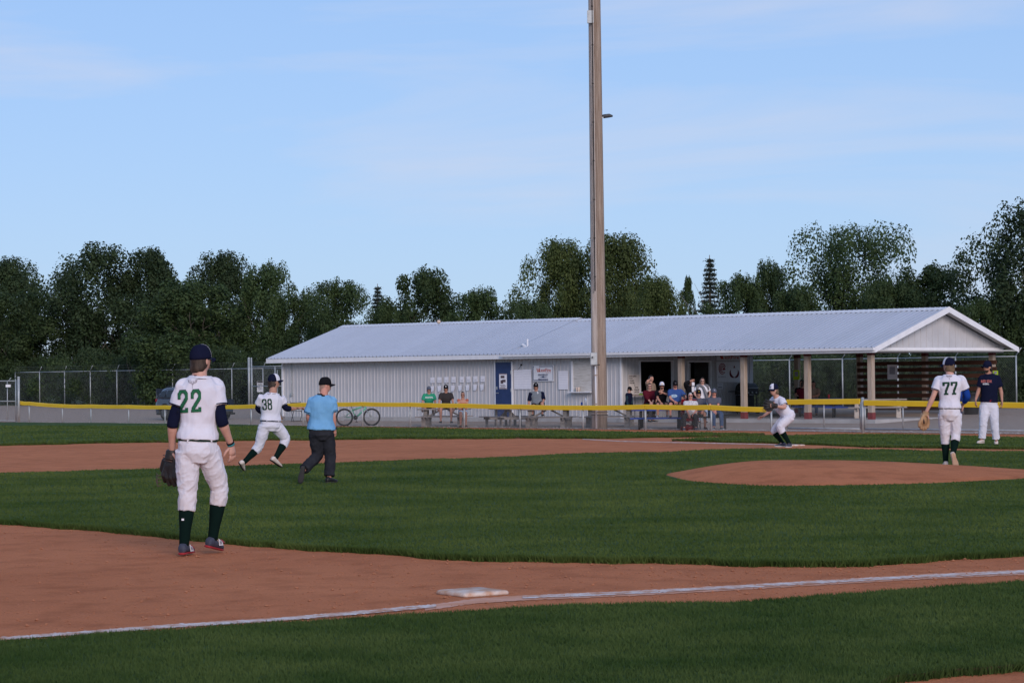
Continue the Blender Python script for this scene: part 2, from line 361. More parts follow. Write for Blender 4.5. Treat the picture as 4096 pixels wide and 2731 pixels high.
def edge_blades(name, E, x0, x1, N, hgt, m, label, amp):
    px = nr.uniform(x0, x1, N); d0 = np.array([G(float(x), float(E(x)) + float(wob(x, amp, 90))) for x in np.linspace(x0, x1, 700)]); xi = (px - x0) / (x1 - x0) * 699; i0 = np.clip(xi.astype(int), 0, 698); t = (xi - i0)[:, None]
    Pp = d0[i0] * (1 - t) + d0[i0 + 1] * t; n = N; Pp[:, 1] += nr.normal(.02, .035, n); X, Y, Z = Pp[:, 0], Pp[:, 1], Pp[:, 2]; h = hgt * (.5 + .7 * nr.random(n)); w = .00036 * Y * (.7 + .6 * nr.random(n)); a = nr.uniform(0, 2 * np.pi, n); V = np.empty((n, 3, 3)); c, s = np.cos(a) * w, np.sin(a) * w
    V[:, 0] = np.stack([X - c, Y - s, Z - .004], 1); V[:, 1] = np.stack([X + c, Y + s, Z - .004], 1); V[:, 2] = np.stack([X + nr.normal(0, .4, n) * h, Y + nr.normal(-.25, .4, n) * h, Z + h], 1)
    o = link(name, meshdata(name, V.reshape(-1, 3), np.arange(3 * n).reshape(-1, 3), m)); return tag(o, label, 'grass', kind='stuff')
edge_blades('edge_grass', E_INF_LO, -400, 4500, 26000, .062, M_BLADE, 'ragged overgrown lip of the infield grass along the near basepath', 2)
edge_blades('edge_grass', E_FORE_LO, 3000, 4500, 6000, .055, M_BLADE2, 'ragged grass lip beside the clay in the bottom right corner', 2)
edge_blades('edge_grass', E_S1_LO, -400, 3060, 14000, .07, M_BLADE, 'ragged lip of the far outfield grass above the clay', .8)
edge_blades('edge_grass', E_FORE, -400, 4500, 16000, .050, M_BLADE2, 'uneven tufts of foreground grass hanging over the chalk line', 3)
edge_blades('edge_grass', E_S2_LO, 2690, 4500, 9000, .06, M_BLADE, 'ragged lip of the coach box grass beside the first base path', .4)
# loose clods and pebbles on the clay, stones along the gravel edge
def pebbles(name, pts, m, smin, smax, label, cat):
    V = []; F = []
    for (p, dd) in pts:
        s = rng.uniform(smin, smax) * (1 if rng.random() < .85 else 1.7); n = len(V)
        for k in range(6):
            b_ = ((1, 0, 0), (-1, 0, 0), (0, 1, 0), (0, -1, 0), (0, 0, .6), (0, 0, -.6))[k]
            V.append((p.x + b_[0] * s * rng.uniform(.6, 1.2), p.y + b_[1] * s * rng.uniform(.6, 1.2), p.z + b_[2] * s + s * .3))
        F += [(n, n + 2, n + 4), (n + 2, n + 1, n + 4), (n + 1, n + 3, n + 4), (n + 3, n, n + 4), (n + 2, n, n + 5), (n + 1, n + 2, n + 5), (n + 3, n + 1, n + 5), (n, n + 3, n + 5)]
    return tag(link(name, meshdata(name, V, F, m)), label, cat, kind='stuff')
pts = []
while len(pts) < 2600:
    x = rng.uniform(-100, 4200); lo = float(E_FORE(x)); hi = float(E_INF_LO(x)); y = hi + (lo - hi) * rng.random() ** 1.3
    pts.append((G(x, y), 0))
pebbles('clay_clods', pts, mat('dark clay clod', (.34, .14, .075), (.44, .19, .10), .95, scale=20, spec=.1), .004, .011, 'loose red clods on the near basepath', 'dirt')
M_STONE = mat('pale stones', (.34, .30, .28), (.55, .50, .47), .9, scale=20, spec=.2)
pts = []
for _ in range(2600):
    p = at_q(rng.uniform(-60, 4150), .25 + abs(rng.gauss(0, .45))); p.z = zg(p.x, p.y) + .006; pts.append((p, 0))
pebbles('gravel_stones', pts, M_STONE, .012, .03, 'pale stones along the gravel edge by the low fence', 'gravel')

# chalk lines and bases
M_DUST = mat('chalk dust on clay', (.56, .25, .14), (.66, .38, .28), .95, scale=3.5, detail=9, spec=.1, lo=.35, hi=.65)
def chalk(name, pts, half, label, m=None, zo=.007, jit=.18):
    V = []; F = []; n = 0; xs = np.linspace(pts[0][0], pts[-1][0], 220); f = edge(pts)
    for x in xs:
        y = float(f(x)); j1, j2 = rng.gauss(0, jit), rng.gauss(0, jit)
        a = G(x, y + half * (1 + j1)); b = G(x, y - half * (1 + j2)); V += [(a.x, a.y, zg(a.x, a.y) + zo), (b.x, b.y, zg(b.x, b.y) + zo)]
    for i in range(len(xs) - 1): F.append((2 * i, 2 * i + 2, 2 * i + 3, 2 * i + 1))
    return tag(link(name, meshdata(name, V, F, m or M_CHALK)), kind='structure')
chalk('chalk_line', [(-120, 2566), (88, 2551), (700, 2505), (1100, 2480), (1400, 2455), (1745, 2424)], 6.5, '')
chalk('chalk_line', [(2090, 2390), (2300, 2382), (2500, 2373), (2900, 2352), (3300, 2328), (3700, 2306), (4096, 2288), (4400, 2273)], 5.5, '')
chalk('chalk_line', [(2330, 1756.5), (2480, 1765), (2700, 1770), (3000, 1776), (3110, 1779)], 1.3, '')
chalk('chalk_line', [(2026, 1747), (2050, 1749), (2082, 1751)], 2.2, '')
chalk('chalk_dust', [(1700, 2432), (1900, 2404), (2090, 2391), (2500, 2374), (2900, 2353), (3300, 2329), (3700, 2306), (4096, 2288), (4400, 2273)], 10, '', M_DUST, .0035, .08)
chalk('chalk_dust', [(300, 2534), (700, 2504), (1100, 2479), (1400, 2454), (1745, 2423)], 8, '', M_DUST, .0035, .08)
def base(px, py, rz, label):
    g = G(px, py); o = empty('base_bag', (g.x, g.y, zg(g.x, g.y) + .002), rz); tag(o, label, 'base', 'white base bags')
    b = B(); rings = []
    for z, s in ((0, .200), (.014, .200), (.026, .195), (.032, .178)):
        ring = []
        for cx, cy in ((1, 1), (-1, 1), (-1, -1), (1, -1)):
            for k in range(4):
                a = math.atan2(cy, cx) - math.pi / 4 + (k / 3) * math.pi / 2; r = .03
                ring.append(Vector((cx * (s - r) + r * math.cos(a), cy * (s - r) + r * math.sin(a), z)))
        rings.append(ring)
    b.loft(rings); b.obj('cover', M_BASE, o, True); return o
base(1890, 2376, R(35), 'white third base bag on the clay beside the chalk line')
base(3172, 1783, R(35), "white first base bag under the crouching fielder's feet")
# ------------------------------------------------------------------ shared materials for the built things
M_SIDING = mat('pale metal siding', (.47, .465, .475), (.53, .525, .535), .5, scale=1.2, detail=5, bump=.15, bscale=6, spec=.4)
M_ROOF = mat('galvanised roof sheet', (.52, .55, .61), (.56, .59, .65), .34, scale=.6, detail=3, metal=.45, spec=.5, obj_rand=.03)
M_TRIM = mat('white trim', (.72, .72, .74), (.80, .80, .82), .5, scale=3, spec=.4)
M_DOOR = mat('navy door paint', (.015, .035, .11), (.022, .045, .14), .45, scale=4, spec=.4)
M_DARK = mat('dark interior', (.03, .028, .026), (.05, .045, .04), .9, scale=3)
M_PLY = mat('whitewashed plywood', (.55, .53, .50), (.34, .31, .27), .85, scale=5, detail=8, stretch=(.6, 1, 4), lo=.45, hi=.75)
M_SOFFIT = mat('soffit', (.50, .49, .47), (.56, .55, .53), .8, scale=2)
M_POST = mat('weathered fir post', (.32, .245, .18), (.46, .38, .31), .85, scale=5, detail=7, stretch=(4, 4, .35), bump=.3, bscale=14)
M_RED = mat('red painted end', (.15, .014, .017), (.21, .028, .03), .7, scale=9)
M_SLAT = mat('red brown stained board', (.055, .022, .014), (.095, .040, .023), .8, scale=4, detail=7, stretch=(.5, 3, 3), bump=.2)
M_GREYWOOD = mat('weathered grey wood', (.20, .18, .165), (.33, .30, .28), .9, scale=5, detail=8, stretch=(.6, 3, 3), bump=.3)
M_BLUE = mat('blue coated steel', (.012, .055, .30), (.02, .08, .40), .45, scale=6, spec=.4)
M_BLACK = mat('black metal', (.012, .012, .013), (.025, .025, .026), .5, scale=10, spec=.4)
M_GALV = mat('galvanised steel', (.30, .33, .34), (.42, .45, .46), .5, scale=6, metal=.3, spec=.5)
M_WIRE = mat('fence wire', (.16, .18, .18), (.22, .24, .24), .6, scale=3, metal=.2, spec=.4)
M_YEL = mat('yellow fence cap', (.70, .45, .014), (.78, .52, .02), .5, scale=.8, detail=5, bump=.1, bscale=4, spec=.35)
M_PAPER = mat('paper', (.76, .75, .80), (.82, .81, .85), .8, scale=6, bump=.2)
M_INK = plain('faded print', (.35, .36, .42), .9)
M_POLE = mat('weathered pole', (.19, .135, .10), (.37, .295, .235), .88, scale=4.5, detail=9, stretch=(5, 5, .22), bump=.7, bscale=18, lo=.32, hi=.66)
M_POLE2 = mat('grey weathered pole', (.27, .22, .19), (.47, .42, .38), .88, scale=4.5, detail=9, stretch=(5, 5, .22), bump=.6, bscale=18, lo=.30, hi=.6)
M_PVC = mat('grey white conduit', (.60, .60, .62), (.68, .68, .70), .5, scale=5)
M_SIGNW = plain('sign white', (.72, .73, .76), .5)
M_NAVY = plain('navy print', (.02, .03, .10), .6)
M_ORANGE = plain('red orange print', (.55, .06, .02), .6)
M_SBLK = plain('black lettering', (.02, .02, .02), .7)

# ------------------------------------------------------------------ the long low clubhouse with its open pavilion
BE = Vector((-10.7, 110.1, 0)); BA = math.atan2(-.695, .719)
bu = Vector((math.cos(BA), math.sin(BA), 0)); bv = Vector((-math.sin(BA), math.cos(BA), 0))
BL, BW, EZ, RZ = 32.4, 9.0, 2.50, 3.93
hall = empty('clubhouse', BE, BA)
tag(hall, 'long low white metal clubhouse with ribbed grey roof and open pavilion end', 'building')
def bl(p): q = p - BE; return Vector((q.dot(bu), q.dot(bv), q.z))      # world -> building
def bw(x, y, z): return BE + bu * x + bv * y + Vector((0, 0, z))
def wallpt(px, py, y0=.5): return bl(ray_plane(px, py, bw(0, y0, 0), bv))
XE = wallpt(2486, 1560).x                                             # front corner of the closed part
def endpt(px, py): return bl(ray_plane(px, py, bw(XE, 0, 0), bu))
XR = wallpt(2010, 1430, 0).x                                          # where the two roof sections meet

def ribbed(w, h, rib=.2, rw=.018, rh=.022, first=.1):                 # sheet in x-z, ribs towards -y
    b = B(); xs = [(0, 0)]; x = first
    while x < w - .03:
        xs += [(x - rw, 0), (x - rw * .4, -rh), (x + rw * .4, -rh), (x + rw, 0)]; x += rib
    xs.append((w, 0)); n = len(xs)
    V = [Vector((x, y, z)) for z in (0, h) for x, y in xs] + [Vector((0, .03, 0)), Vector((w, .03, 0)), Vector((0, .03, h)), Vector((w, .03, h))]
    F = [(i, i + 1, n + i + 1, n + i) for i in range(n - 1)] + [(2 * n, 2 * n + 2, 2 * n + 3, 2 * n + 1), (0, n, 2 * n + 2, 2 * n), (n - 1, 2 * n + 1, 2 * n + 3, 2 * n - 1)]
    b.add(V, F); return b
RIB = {}
def panel(name, o, ang, w, h, m, rib=.2):
    k = (round(w, 3), round(h, 3), m.name, rib)
    if k not in RIB:
        b = ribbed(w, h, rib, first=rib / 2); me = meshdata(name, b.V, b.F, m); bm = bmesh.new(); bm.from_mesh(me); bmesh.ops.recalc_face_normals(bm, faces=bm.faces); bm.to_mesh(me); bm.free(); RIB[k] = me
    ob = link(name, RIB[k], hall); ob.location = o; ob.rotation_euler = (0, 0, ang); return ob
# slab and footing
b = B(); b.box((BL / 2, BW / 2, -.11), BL - .3, BW - .3, .22); b.obj('slab', M_CONC, hall)
b = B(); b.box((XE / 2 + .2, .43, -.16), XE - .55, .1, .34); b.obj('footing', M_CONC, hall)
# front wall of ribbed sheets
n = int((XE - .5) // .8); w0 = (XE - .5) / n
for i in range(n): panel('wall_panel', (.5 + i * w0, .5, 0), 0, w0, 2.42, M_SIDING)
for i in range(8): panel('wall_panel', (.5, .5 + 8.0 - i * 1.0, 0), -math.pi / 2, 1.0, 2.42, M_SIDING)        # far end wall
b = B(); b.box((XE / 2 + .25, 8.5, 1.22), XE - .5, .06, 2.42); b.obj('rear_wall', M_SIDING, hall)
for x in (.49, XE + .005): b = B(); b.box((x, .480, 1.21), .09, .06, 2.42); b.obj('corner_trim', M_TRIM, hall)
# end wall towards the pavilion with serving window and doorway
wa, wb_ = endpt(2557, 1500).y, endpt(2689, 1500).y; da, db = endpt(2750, 1500).y, endpt(2840, 1500).y
zt, zs = 2.16, 0.98
def endpiece(y0, y1, z0, z1): panel('wall_panel', (XE, y0, z0), math.pi / 2, y1 - y0, z1 - z0, M_SIDING)
endpiece(.5, wa, 0, 2.42); endpiece(wa, wb_, 0, zs); endpiece(wa, wb_, zt, 2.42); endpiece(wb_, da, 0, 2.42); endpiece(da, db, 2.13, 2.42); endpiece(db, 8.5, 0, 2.42)
b = B(); b.box((XE + .06, (wa + wb_) / 2, zs - .01), .34, wb_ - wa + .1, .04); b.obj('window_counter', M_TRIM, hall)
b = B()
for y in (wa, wb_): b.box((XE + .01, y, (zs + zt) / 2), .10, .06, zt - zs)
b.box((XE + .01, (wa + wb_) / 2, zt + .02), .10, wb_ - wa + .06, .05); b.obj('window_frame', M_TRIM, hall)
b = B()
for y in (da, db): b.box((XE + .01, y, 1.06), .10, .07, 2.12)
b.box((XE + .01, (da + db) / 2, 2.15), .10, db - da + .07, .06); b.obj('door_frame', M_TRIM, hall)
b = B(); b.box((XE - .28, da + .40, 1.05), .04, .45, 2.06, Matrix.Rotation(R(55), 3, 'Z')); b.obj('open_door', M_TRIM, hall)
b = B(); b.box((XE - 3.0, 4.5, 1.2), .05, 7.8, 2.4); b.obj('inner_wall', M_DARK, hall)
# ceiling and soffits
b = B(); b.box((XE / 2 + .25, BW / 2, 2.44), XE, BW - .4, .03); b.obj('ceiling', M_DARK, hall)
b = B(); b.box(((XE + BL) / 2 + .26, BW / 2, 2.40), BL - XE - .5, BW - .3, .04); b.obj('pavilion_ceiling', M_SOFFIT, hall)
b = B(); b.box((XE / 2 + .2, .26, 2.385), XE - .5, .40, .03); b.obj('soffit', M_SOFFIT, hall)
# roof: sheets side by side
def roofmesh(w, e0, r0):
    b = B(); xs = [(0, 0)]; x = .1
    while x < w - .03:
        xs += [(x - .026, 0), (x - .012, .050), (x + .012, .050), (x + .026, 0)]; x += .225
    xs.append((w, 0)); V = []; n = len(xs)
    for y, z in ((-.03, e0 - .01), (BW / 2, r0)):
        for px, h in xs: V.append(Vector((px, y, z + h)))
    b.add(V, [(i, i + 1, n + i + 1, n + i) for i in range(n - 1)]); return b
nl = int(round(XR / .9)); wl = XR / nl
b = roofmesh(wl, EZ + .02, RZ + .05); me_l = meshdata('roof_panel', b.V, b.F, M_ROOF)
for i in range(nl): link('roof_panel', me_l, hall).location = (i * wl, 0, 0)
nrr = int(round((BL - XR) / .9)); wr = (BL - XR) / nrr
b = roofmesh(wr, EZ, RZ); me_r = meshdata('roof_panel', b.V, b.F, M_ROOF)
for i in range(nrr): link('roof_panel', me_r, hall).location = (XR + i * wr, 0, 0)
b = B(); b.add([(0, BW / 2, RZ + .045), (XR, BW / 2, RZ + .045), (XR, BW + .03, EZ), (0, BW + .03, EZ)], [(0, 1, 2, 3)])
b.add([(XR, BW / 2, RZ - .005), (BL, BW / 2, RZ - .005), (BL, BW + .03, EZ - .01), (XR, BW + .03, EZ - .01)], [(0, 1, 2, 3)]); b.obj('rear_roof_slope', M_ROOF, hall)
b = B(); b.prism([Vector((XR - .02, -.03, EZ - .02)), Vector((XR - .02, -.03, EZ + .03)), Vector((XR - .02, BW / 2, RZ + .07)), Vector((XR - .02, BW / 2, RZ - .02))], (.06, 0, 0)); b.obj('roof_step_trim', M_ROOF, hall)
b = B(); sl_ = math.atan2(RZ - EZ, BW / 2)
for x0, x1, zz in ((-.02, XR + .12, RZ + .08), (XR + .12, BL + .02, RZ + .03)):
    for s_ in (-1, 1):
        M_ = Matrix.Rotation(s_ * -sl_, 3, 'X'); b.box(((x0 + x1) / 2, BW / 2 + s_ * .14, zz - .045), x1 - x0, .30, .012, M_)
b.obj('ridge_cap', M_TRIM, hall)
b = B(); b.box((BL / 2, -.012, 2.415), BL, .022, .175); b.obj('fascia', M_TRIM, hall)
b = B(); b.box(((XR + BL) / 2, -.075, EZ - .045), BL - XR, .10, .085); b.box(((XR + BL) / 2, -.128, EZ - .012), BL - XR, .012, .03); b.obj('gutter', M_TRIM, hall)
for x in (-.012, BL + .012):
    for s_ in (-1, 1):
        b = B(); pts_ = [Vector((x - .014, BW / 2 + s_ * (BW / 2 + .02), EZ - .17)), Vector((x - .014, BW / 2 + s_ * (BW / 2 + .02), EZ + .02)), Vector((x - .014, BW / 2, RZ + .05)), Vector((x - .014, BW / 2, RZ - .16))]
        b.prism(pts_, (.028, 0, 0)); b.obj('rake_trim', M_TRIM, hall)
# gable face of narrow ribbed sheets over a header beam
gx = BL - .5; ng = 22; gw = 8.0 / ng
for i in range(ng):
    y0 = .5 + i * gw; y1 = y0 + gw; f = lambda y: EZ + (RZ - EZ) * (1 - abs(y - 4.5) / 4.5) - .09
    b = B(); mid = (y0 + y1) / 2
    b.prism([Vector((gx, y0, 2.5)), Vector((gx, y1, 2.5)), Vector((gx, y1, max(2.502, f(y1)))), Vector((gx, y0, max(2.502, f(y0))))], (.02, 0, 0))
    b.prism([Vector((gx + .019, y0, 2.5)), Vector((gx + .019, y0 + .04, 2.5)), Vector((gx + .019, y0 + .04, max(2.502, f(y0 + .04) - .01))), Vector((gx + .019, y0, max(2.502, f(y0) - .01)))], (.016, 0, 0))
    b.obj('gable_panel', M_SIDING, hall)
b = B(); b.box((gx + .03, 4.5, 2.42), .12, 8.3, .17); b.obj('header_beam', M_TRIM, hall)
b = B()
for s_ in (-1, 1):
    pts_ = [Vector((gx + .05, 4.5 + s_ * 4.5, EZ - .05)), Vector((gx + .05, 4.5, RZ - .05)), Vector((BL - .03, 4.5, RZ - .05)), Vector((BL - .03, 4.5 + s_ * 4.5, EZ - .05))]
    b.prism(pts_, (0, 0, .02))
b.obj('gable_soffit', M_SOFFIT, hall)
# pavilion posts, red painted at both ends
for (px, yl) in ((2726, .5), (2976, .5), (3231, .5), (3500, .5), (3190, 8.4), (3440, 8.4), (3701, 8.4), (3970, 8.4)):
    x = bl(ray_plane(px, 1550, bw(0, yl, 0), bv)).x
    x = min(x, BL - .55)
    b = B(); b.box((x, yl, 1.19), .19, .19, 2.38); po = b.obj('post', M_POST, hall, bev=.008)
    b = B(); b.box((x, yl, .12), .20, .20, .24); b.obj('painted_foot', M_RED, po)
    b = B(); b.box((x, yl, 2.31), .20, .20, .13); b.obj('painted_head', mat('red paint darkened for eave shadow', (.075, .014, .014), (.11, .02, .02), .8, scale=9), po)  # same red as the foot, eave shadow put into a darker colour
# slatted wind wall between the rear posts
xa = bl(ray_plane(3440, 1550, bw(0, 8.4, 0), bv)).x
for i in range(8):
    b = B(); b.box(((xa + BL - .55) / 2, 8.31, .26 + i * .245), BL - .55 - xa + .1, .03, .15); b.obj('slat', M_SLAT, hall)
# blue door with poster, hinges and handle
d0, d1 = wallpt(1987, 1560).x, wallpt(2050, 1560).x
dr = B(); dr.box(((d0 + d1) / 2, .452, 1.10), d1 - d0, .05, 2.2); door = dr.obj('door', M_DOOR, hall)
b = B(); b.box((d1 - .01, .423, .45), .03, .02, .14); b.box((d1 - .01, .423, 1.1), .03, .02, .14); b.box((d1 - .01, .423, 1.8), .03, .02, .14); b.obj('hinge', M_GALV, door)
b = B(); b.tube([(d0 + .09, .42, .98), (d0 + .09, .37, .98), (d0 + .22, .37, .98)], .016); b.box((d0 + .08, .42, 1.18), .06, .02, .12); b.obj('handle', M_GALV, door)
b = B()
for x in (d0 - .03, d1 + .03): b.box((x, .46, 1.12), .06, .06, 2.24)
b.obj('door_trim', M_TRIM, hall)
# boarded service hatch with shelf
h0, h1 = wallpt(2294, 1500).x, wallpt(2364, 1500).x; hz0, hz1 = wallpt(2330, 1566).z, wallpt(2330, 1443).z
b = B(); b.box(((h0 + h1) / 2 + .08, .462, (hz0 + hz1) / 2), h1 - h0 + .1, .03, hz1 - hz0); hb = b.obj('hatch_board', M_PLY, hall)
b = B(); b.box((h0 - .02, .45, (hz0 + hz1) / 2), .10, .05, hz1 - hz0); b.box((h1 + .16, .45, (hz0 + hz1) / 2), .08, .05, hz1 - hz0); b.obj('hatch_frame', M_TRIM, hall)
b = B(); b.box(((h0 + h1) / 2 + .05, .36, hz0 - .02), h1 - h0 + .3, .26, .035); b.obj('hatch_shelf', M_TRIM, hall)
# conduit and outlet box at the left, roof vent
x = wallpt(1169, 1540).x; b = B(); b.tube([(x, .47, 2.38), (x, .47, wallpt(1169, 1575).z)], .018); b.box((x, .45, wallpt(1167, 1578).z), .09, .07, .13); b.obj('outlet_conduit', M_GALV, hall)
p = bl(ray_plane(2110, 1375, bw(0, 1.0, 0), bv)); b = B(); zr = EZ + (RZ - EZ) * p.y / 4.5
b.tube([(p.x, 1.0, 2.7), (p.x, 1.0, 3.12)], .035, 10); b.box((p.x - .1, .95, 2.84), .3, .12, .06, Matrix.Rotation(R(30), 3, 'Y')); b.obj('roof_vent', M_TRIM, hall)
b = B(); e = wallpt(2055, 1480); f_ = wallpt(2088, 1459); pts_ = [Vector((e.x + (f_.x - e.x) * t, .47, e.z + (f_.z - e.z) * t - .1 * math.sin(math.pi * t))) for t in (0, .2, .4, .6, .8, 1)]
b.tube(pts_, .008, 5); b.box((f_.x, .46, f_.z), .05, .05, .07); b.obj('camera_cable', M_SBLK, hall)

# papers and signs fixed to the wall
def sheet(name, x0, x1, z0, z1, y, m, tilt=0, curl=0.0):
    cx, cz = (x0 + x1) / 2, (z0 + z1) / 2; o = empty(name, bw(cx, y, cz), BA); b = B(); w, h = x1 - x0, z1 - z0
    V = []; nx = 5
    for j in range(4):
        for i in range(nx):
            u, v = i / (nx - 1) - .5, j / 3 - .5
            V.append(Vector((u * w, -curl * max(0, -v + u) ** 2 * .5, v * h)))
    Vb = [Vector((p.x, p.y + .004, p.z)) for p in V]; N = len(V); F = []
    for j in range(3):
        for i in range(nx - 1): a = j * nx + i; F += [(a, a + 1, a + nx + 1, a + nx), (N + a, N + a + nx, N + a + nx + 1, N + a + 1)]
    M_ = Matrix.Rotation(tilt, 3, 'Y'); b.add([M_ @ p for p in V + Vb], F); b.obj('sheet', m, o); return o, w, h
tops = [1733, 1761, 1789, 1817.5, 1850, 1877.5, 1905, 1934]
ords = ['first', 'second', 'third', 'fourth', 'fifth', 'sixth', 'seventh', 'eighth']
for i, px in enumerate(tops):
    a = wallpt(px - 8.5, 1531 - i * .6); c_ = wallpt(px + 8.5, 1509 - i * .8)
    o, w, h = sheet('paper_notice', a.x, c_.x, a.z, c_.z, .455, M_PAPER, rng.uniform(-.05, .05))
    tag(o, f'{ords[i]} paper from the left in the upper row on the white wall', 'notice', 'paper notices on the wall')
    b = B()
    for k in range(3): b.box((rng.uniform(-.01, .01), -.004, -.02 - .022 * k), w * rng.uniform(.4, .75), .002, .007)
    b.obj('print', M_INK, o)
bots = [1733, 1761, 1815, 1844, 1874, 1904, 1932]
for i, px in enumerate(bots):
    a = wallpt(px - 7, 1566 - i * 1.0); c_ = wallpt(px + 7, 1544 - i * 1.2)
    o, w, h = sheet('paper_notice', a.x, c_.x, a.z, c_.z, .45, M_PAPER, rng.uniform(-.18, .05), .10)
    tag(o, f'{ords[i]} curled paper from the left in the lower row on the white wall', 'notice', 'paper notices on the wall')
    b = B(); b.box((-.02, -.004, -.05), w * .5, .002, .008); b.obj('print', M_INK, o)
for (x0, x1, y0, y1, lab) in ((2059, 2093, 1556, 1479, 'large white schedule sheet nearest the blue door'), (2094, 2128, 1556, 1477, 'large white schedule sheet just left of the framed sponsor sign'), (2237, 2275, 1557, 1483, 'lone white schedule sheet between the sponsor sign and the hatch')):
    a = wallpt(x0, y0); c_ = wallpt(x1, y1); o, w, h = sheet('schedule_sheet', a.x, c_.x, a.z, c_.z, .455, M_PAPER); tag(o, lab, 'notice', 'large schedule sheets')
    b = B()
    for k in range(7): b.box((0, -.004, h * (.4 - k * .13)), w * .9, .002, .004)
    b.obj('print', M_INK, o)
a = wallpt(2003, 1556); c_ = wallpt(2033, 1494); o, w, h = sheet('door_poster', a.x, c_.x, a.z, c_.z, .415, M_PAPER); tag(o, 'printed poster taped on the blue door', 'poster')
b = B(); b.box((-.02, -.004, .18), w * .5, .002, .10); b.box((.05, -.004, .02), w * .45, .002, .1); b.box((-.06, -.004, -.02), w * .35, .002, .14)
for k in range(4): b.box((rng.uniform(-.05, .05), -.004, -.15 - k * .045), w * .7, .002, .02)
b.obj('print', plain('dark print', (.10, .07, .08), .8), o)
b = B(); b.box((0, -.004, h * .47), w * .95, .002, .02); b.box((0, -.004, -h * .46), w * .95, .002, .03); b.obj('border_print', plain('maroon print', (.16, .03, .04), .8), o)
# framed sponsor sign
a = wallpt(2136, 1524.5); c_ = wallpt(2218.5, 1461); w, h = c_.x - a.x, c_.z - a.z
o = empty('sponsor_sign', bw((a.x + c_.x) / 2, .45, (a.z + c_.z) / 2), BA); tag(o, 'white framed sponsor sign with red lettering above the man in the raglan shirt', 'sign')
b = B(); b.box((0, 0, 0), w, .03, h); b.obj('board', M_SIGNW, o)
b = B(); fx, fz = w / 2 - .03, h / 2 - .04
b.box((fx * .3, -.018, fz), fx * 1.4, .004, .025); b.box((-fx * .97, -.018, fz), .05, .004, .025); b.box((-fx * .25, -.018, -fz), fx * 1.5, .004, .025); b.box((fx, -.018, 0), .02, .004, 2 * fz); b.box((-fx, -.018, 0), .02, .004, 2 * fz); b.obj('border', M_NAVY, o)
ux, uz = Vector((1, 0, 0)), Vector((0, 0, 1))
b = B(); text_on(b, 'estFire', (w * .135, -.02, h * .205), ux, uz, width=w * .475, height=h * .22, bold=.012)
for k in range(3):
    x0 = -w * .315 + k * w * .058; hh = h * .26
    b.prism([Vector((x0, -.02, h * .33 - .01 * k)), Vector((x0 + .03, -.02, h * .31 - .01 * k)), Vector((x0 + .085, -.02, h * .09)), Vector((x0 + .05, -.02, h * .09))], (0, -.002, 0))
b.prism([Vector((-w * .19, -.02, h * .105)), Vector((-w * .155, -.02, h * .105)), Vector((-w * .15, -.02, h * .33)), Vector((-w * .175, -.02, h * .33))], (0, -.002, 0))
text_on(b, 'ENERGY LTD', (w * .26, -.02, h * .045), ux, uz, width=w * .25, height=h * .035); b.obj('red_lettering', M_ORANGE, o)
b = B(); text_on(b, 'KINDERSLEY', (0, -.02, -h * .10), ux, uz, width=w * .48, height=h * .125, bold=.03); text_on(b, 'MINOR SPORTS', (0, -.02, -h * .375), ux, uz, width=w * .47, height=h * .09, bold=.02)
b.prism([Vector((-w * .24, -.02, -h * .245)), Vector((0, -.02, -h * .285)), Vector((w * .24, -.02, -h * .245)), Vector((w * .05, -.02, -h * .225)), Vector((0, -.02, -h * .16)), Vector((-w * .05, -.02, -h * .225))], (0, -.002, 0)); b.obj('navy_lettering', M_NAVY, o)

# signs on the pavilion end wall (plane x = XE)
def endsign(name, px0, py0, px1, py1, m, label, cat, off=.035):
    a = endpt(px0, py0); c_ = endpt(px1, py1); o = empty(name, bw(XE + off, (a.y + c_.y) / 2, (a.z + c_.z) / 2), BA + math.pi / 2); w, h = c_.y - a.y, c_.z - a.z
    b = B(); b.box((0, 0, 0), w, .015, h); b.obj('board', m, o); tag(o, label, cat); return o, w, h
o, w, h = endsign('menu_board', 2512, 1577, 2556, 1498, mat('menu board', (.62, .56, .53), (.68, .62, .58), .8, scale=3), 'pale menu board listing burgers, pop and chips by the serving window', 'sign')
b = B(); lines = [('BURGERS', 0, 1), ('POP', 0, 1), ('CHIPS', 0, 1), ('WATER', 0, 1), ('Z', .42, .5), ('ETE', .48, .7), ('ORADE', .40, .8), ('LATE B', .40, .9)]
for k, (tx, ox, wd) in enumerate(lines):
    wl_ = {7: .62, 3: .28, 5: .40 if tx != 'ORADE' else .46, 1: .1, 6: .46}.get(len(tx), .4)
    if tx == 'ETE': wl_ = .28
    if tx == 'WATER': wl_ = .47
    text_on(b, tx, (-w * .44 + ox * w * 1.0, -.012, h * (.42 - k * .115)), ux, uz, width=w * wl_, height=h * .075, bold=.03, align='LEFT')
b.obj('lettering', M_SBLK, o)
o, w, h = endsign('sponsor_banner', 2864, 1440, 2960, 1418, M_SIGNW, 'white banner with red lettering under the pavilion eave', 'banner')
b = B(); text_on(b, 'estFire', (w * .12, -.012, 0), ux, uz, width=w * .6, height=h * .6, bold=.012)
for k in range(3): b.prism([Vector((-w * .38 + k * .06, -.012, h * .3)), Vector((-w * .35 + k * .06, -.012, h * .3)), Vector((-w * .29 + k * .06, -.012, -h * .3)), Vector((-w * .33 + k * .06, -.012, -h * .3))], (0, -.002, 0))
b.obj('red_lettering', M_ORANGE, o)
o, w, h = endsign('ball_club_poster', 2864, 1528, 2907, 1447, M_SIGNW, 'white poster with a swirling red ball emblem over a maple leaf', 'poster')
b = B()
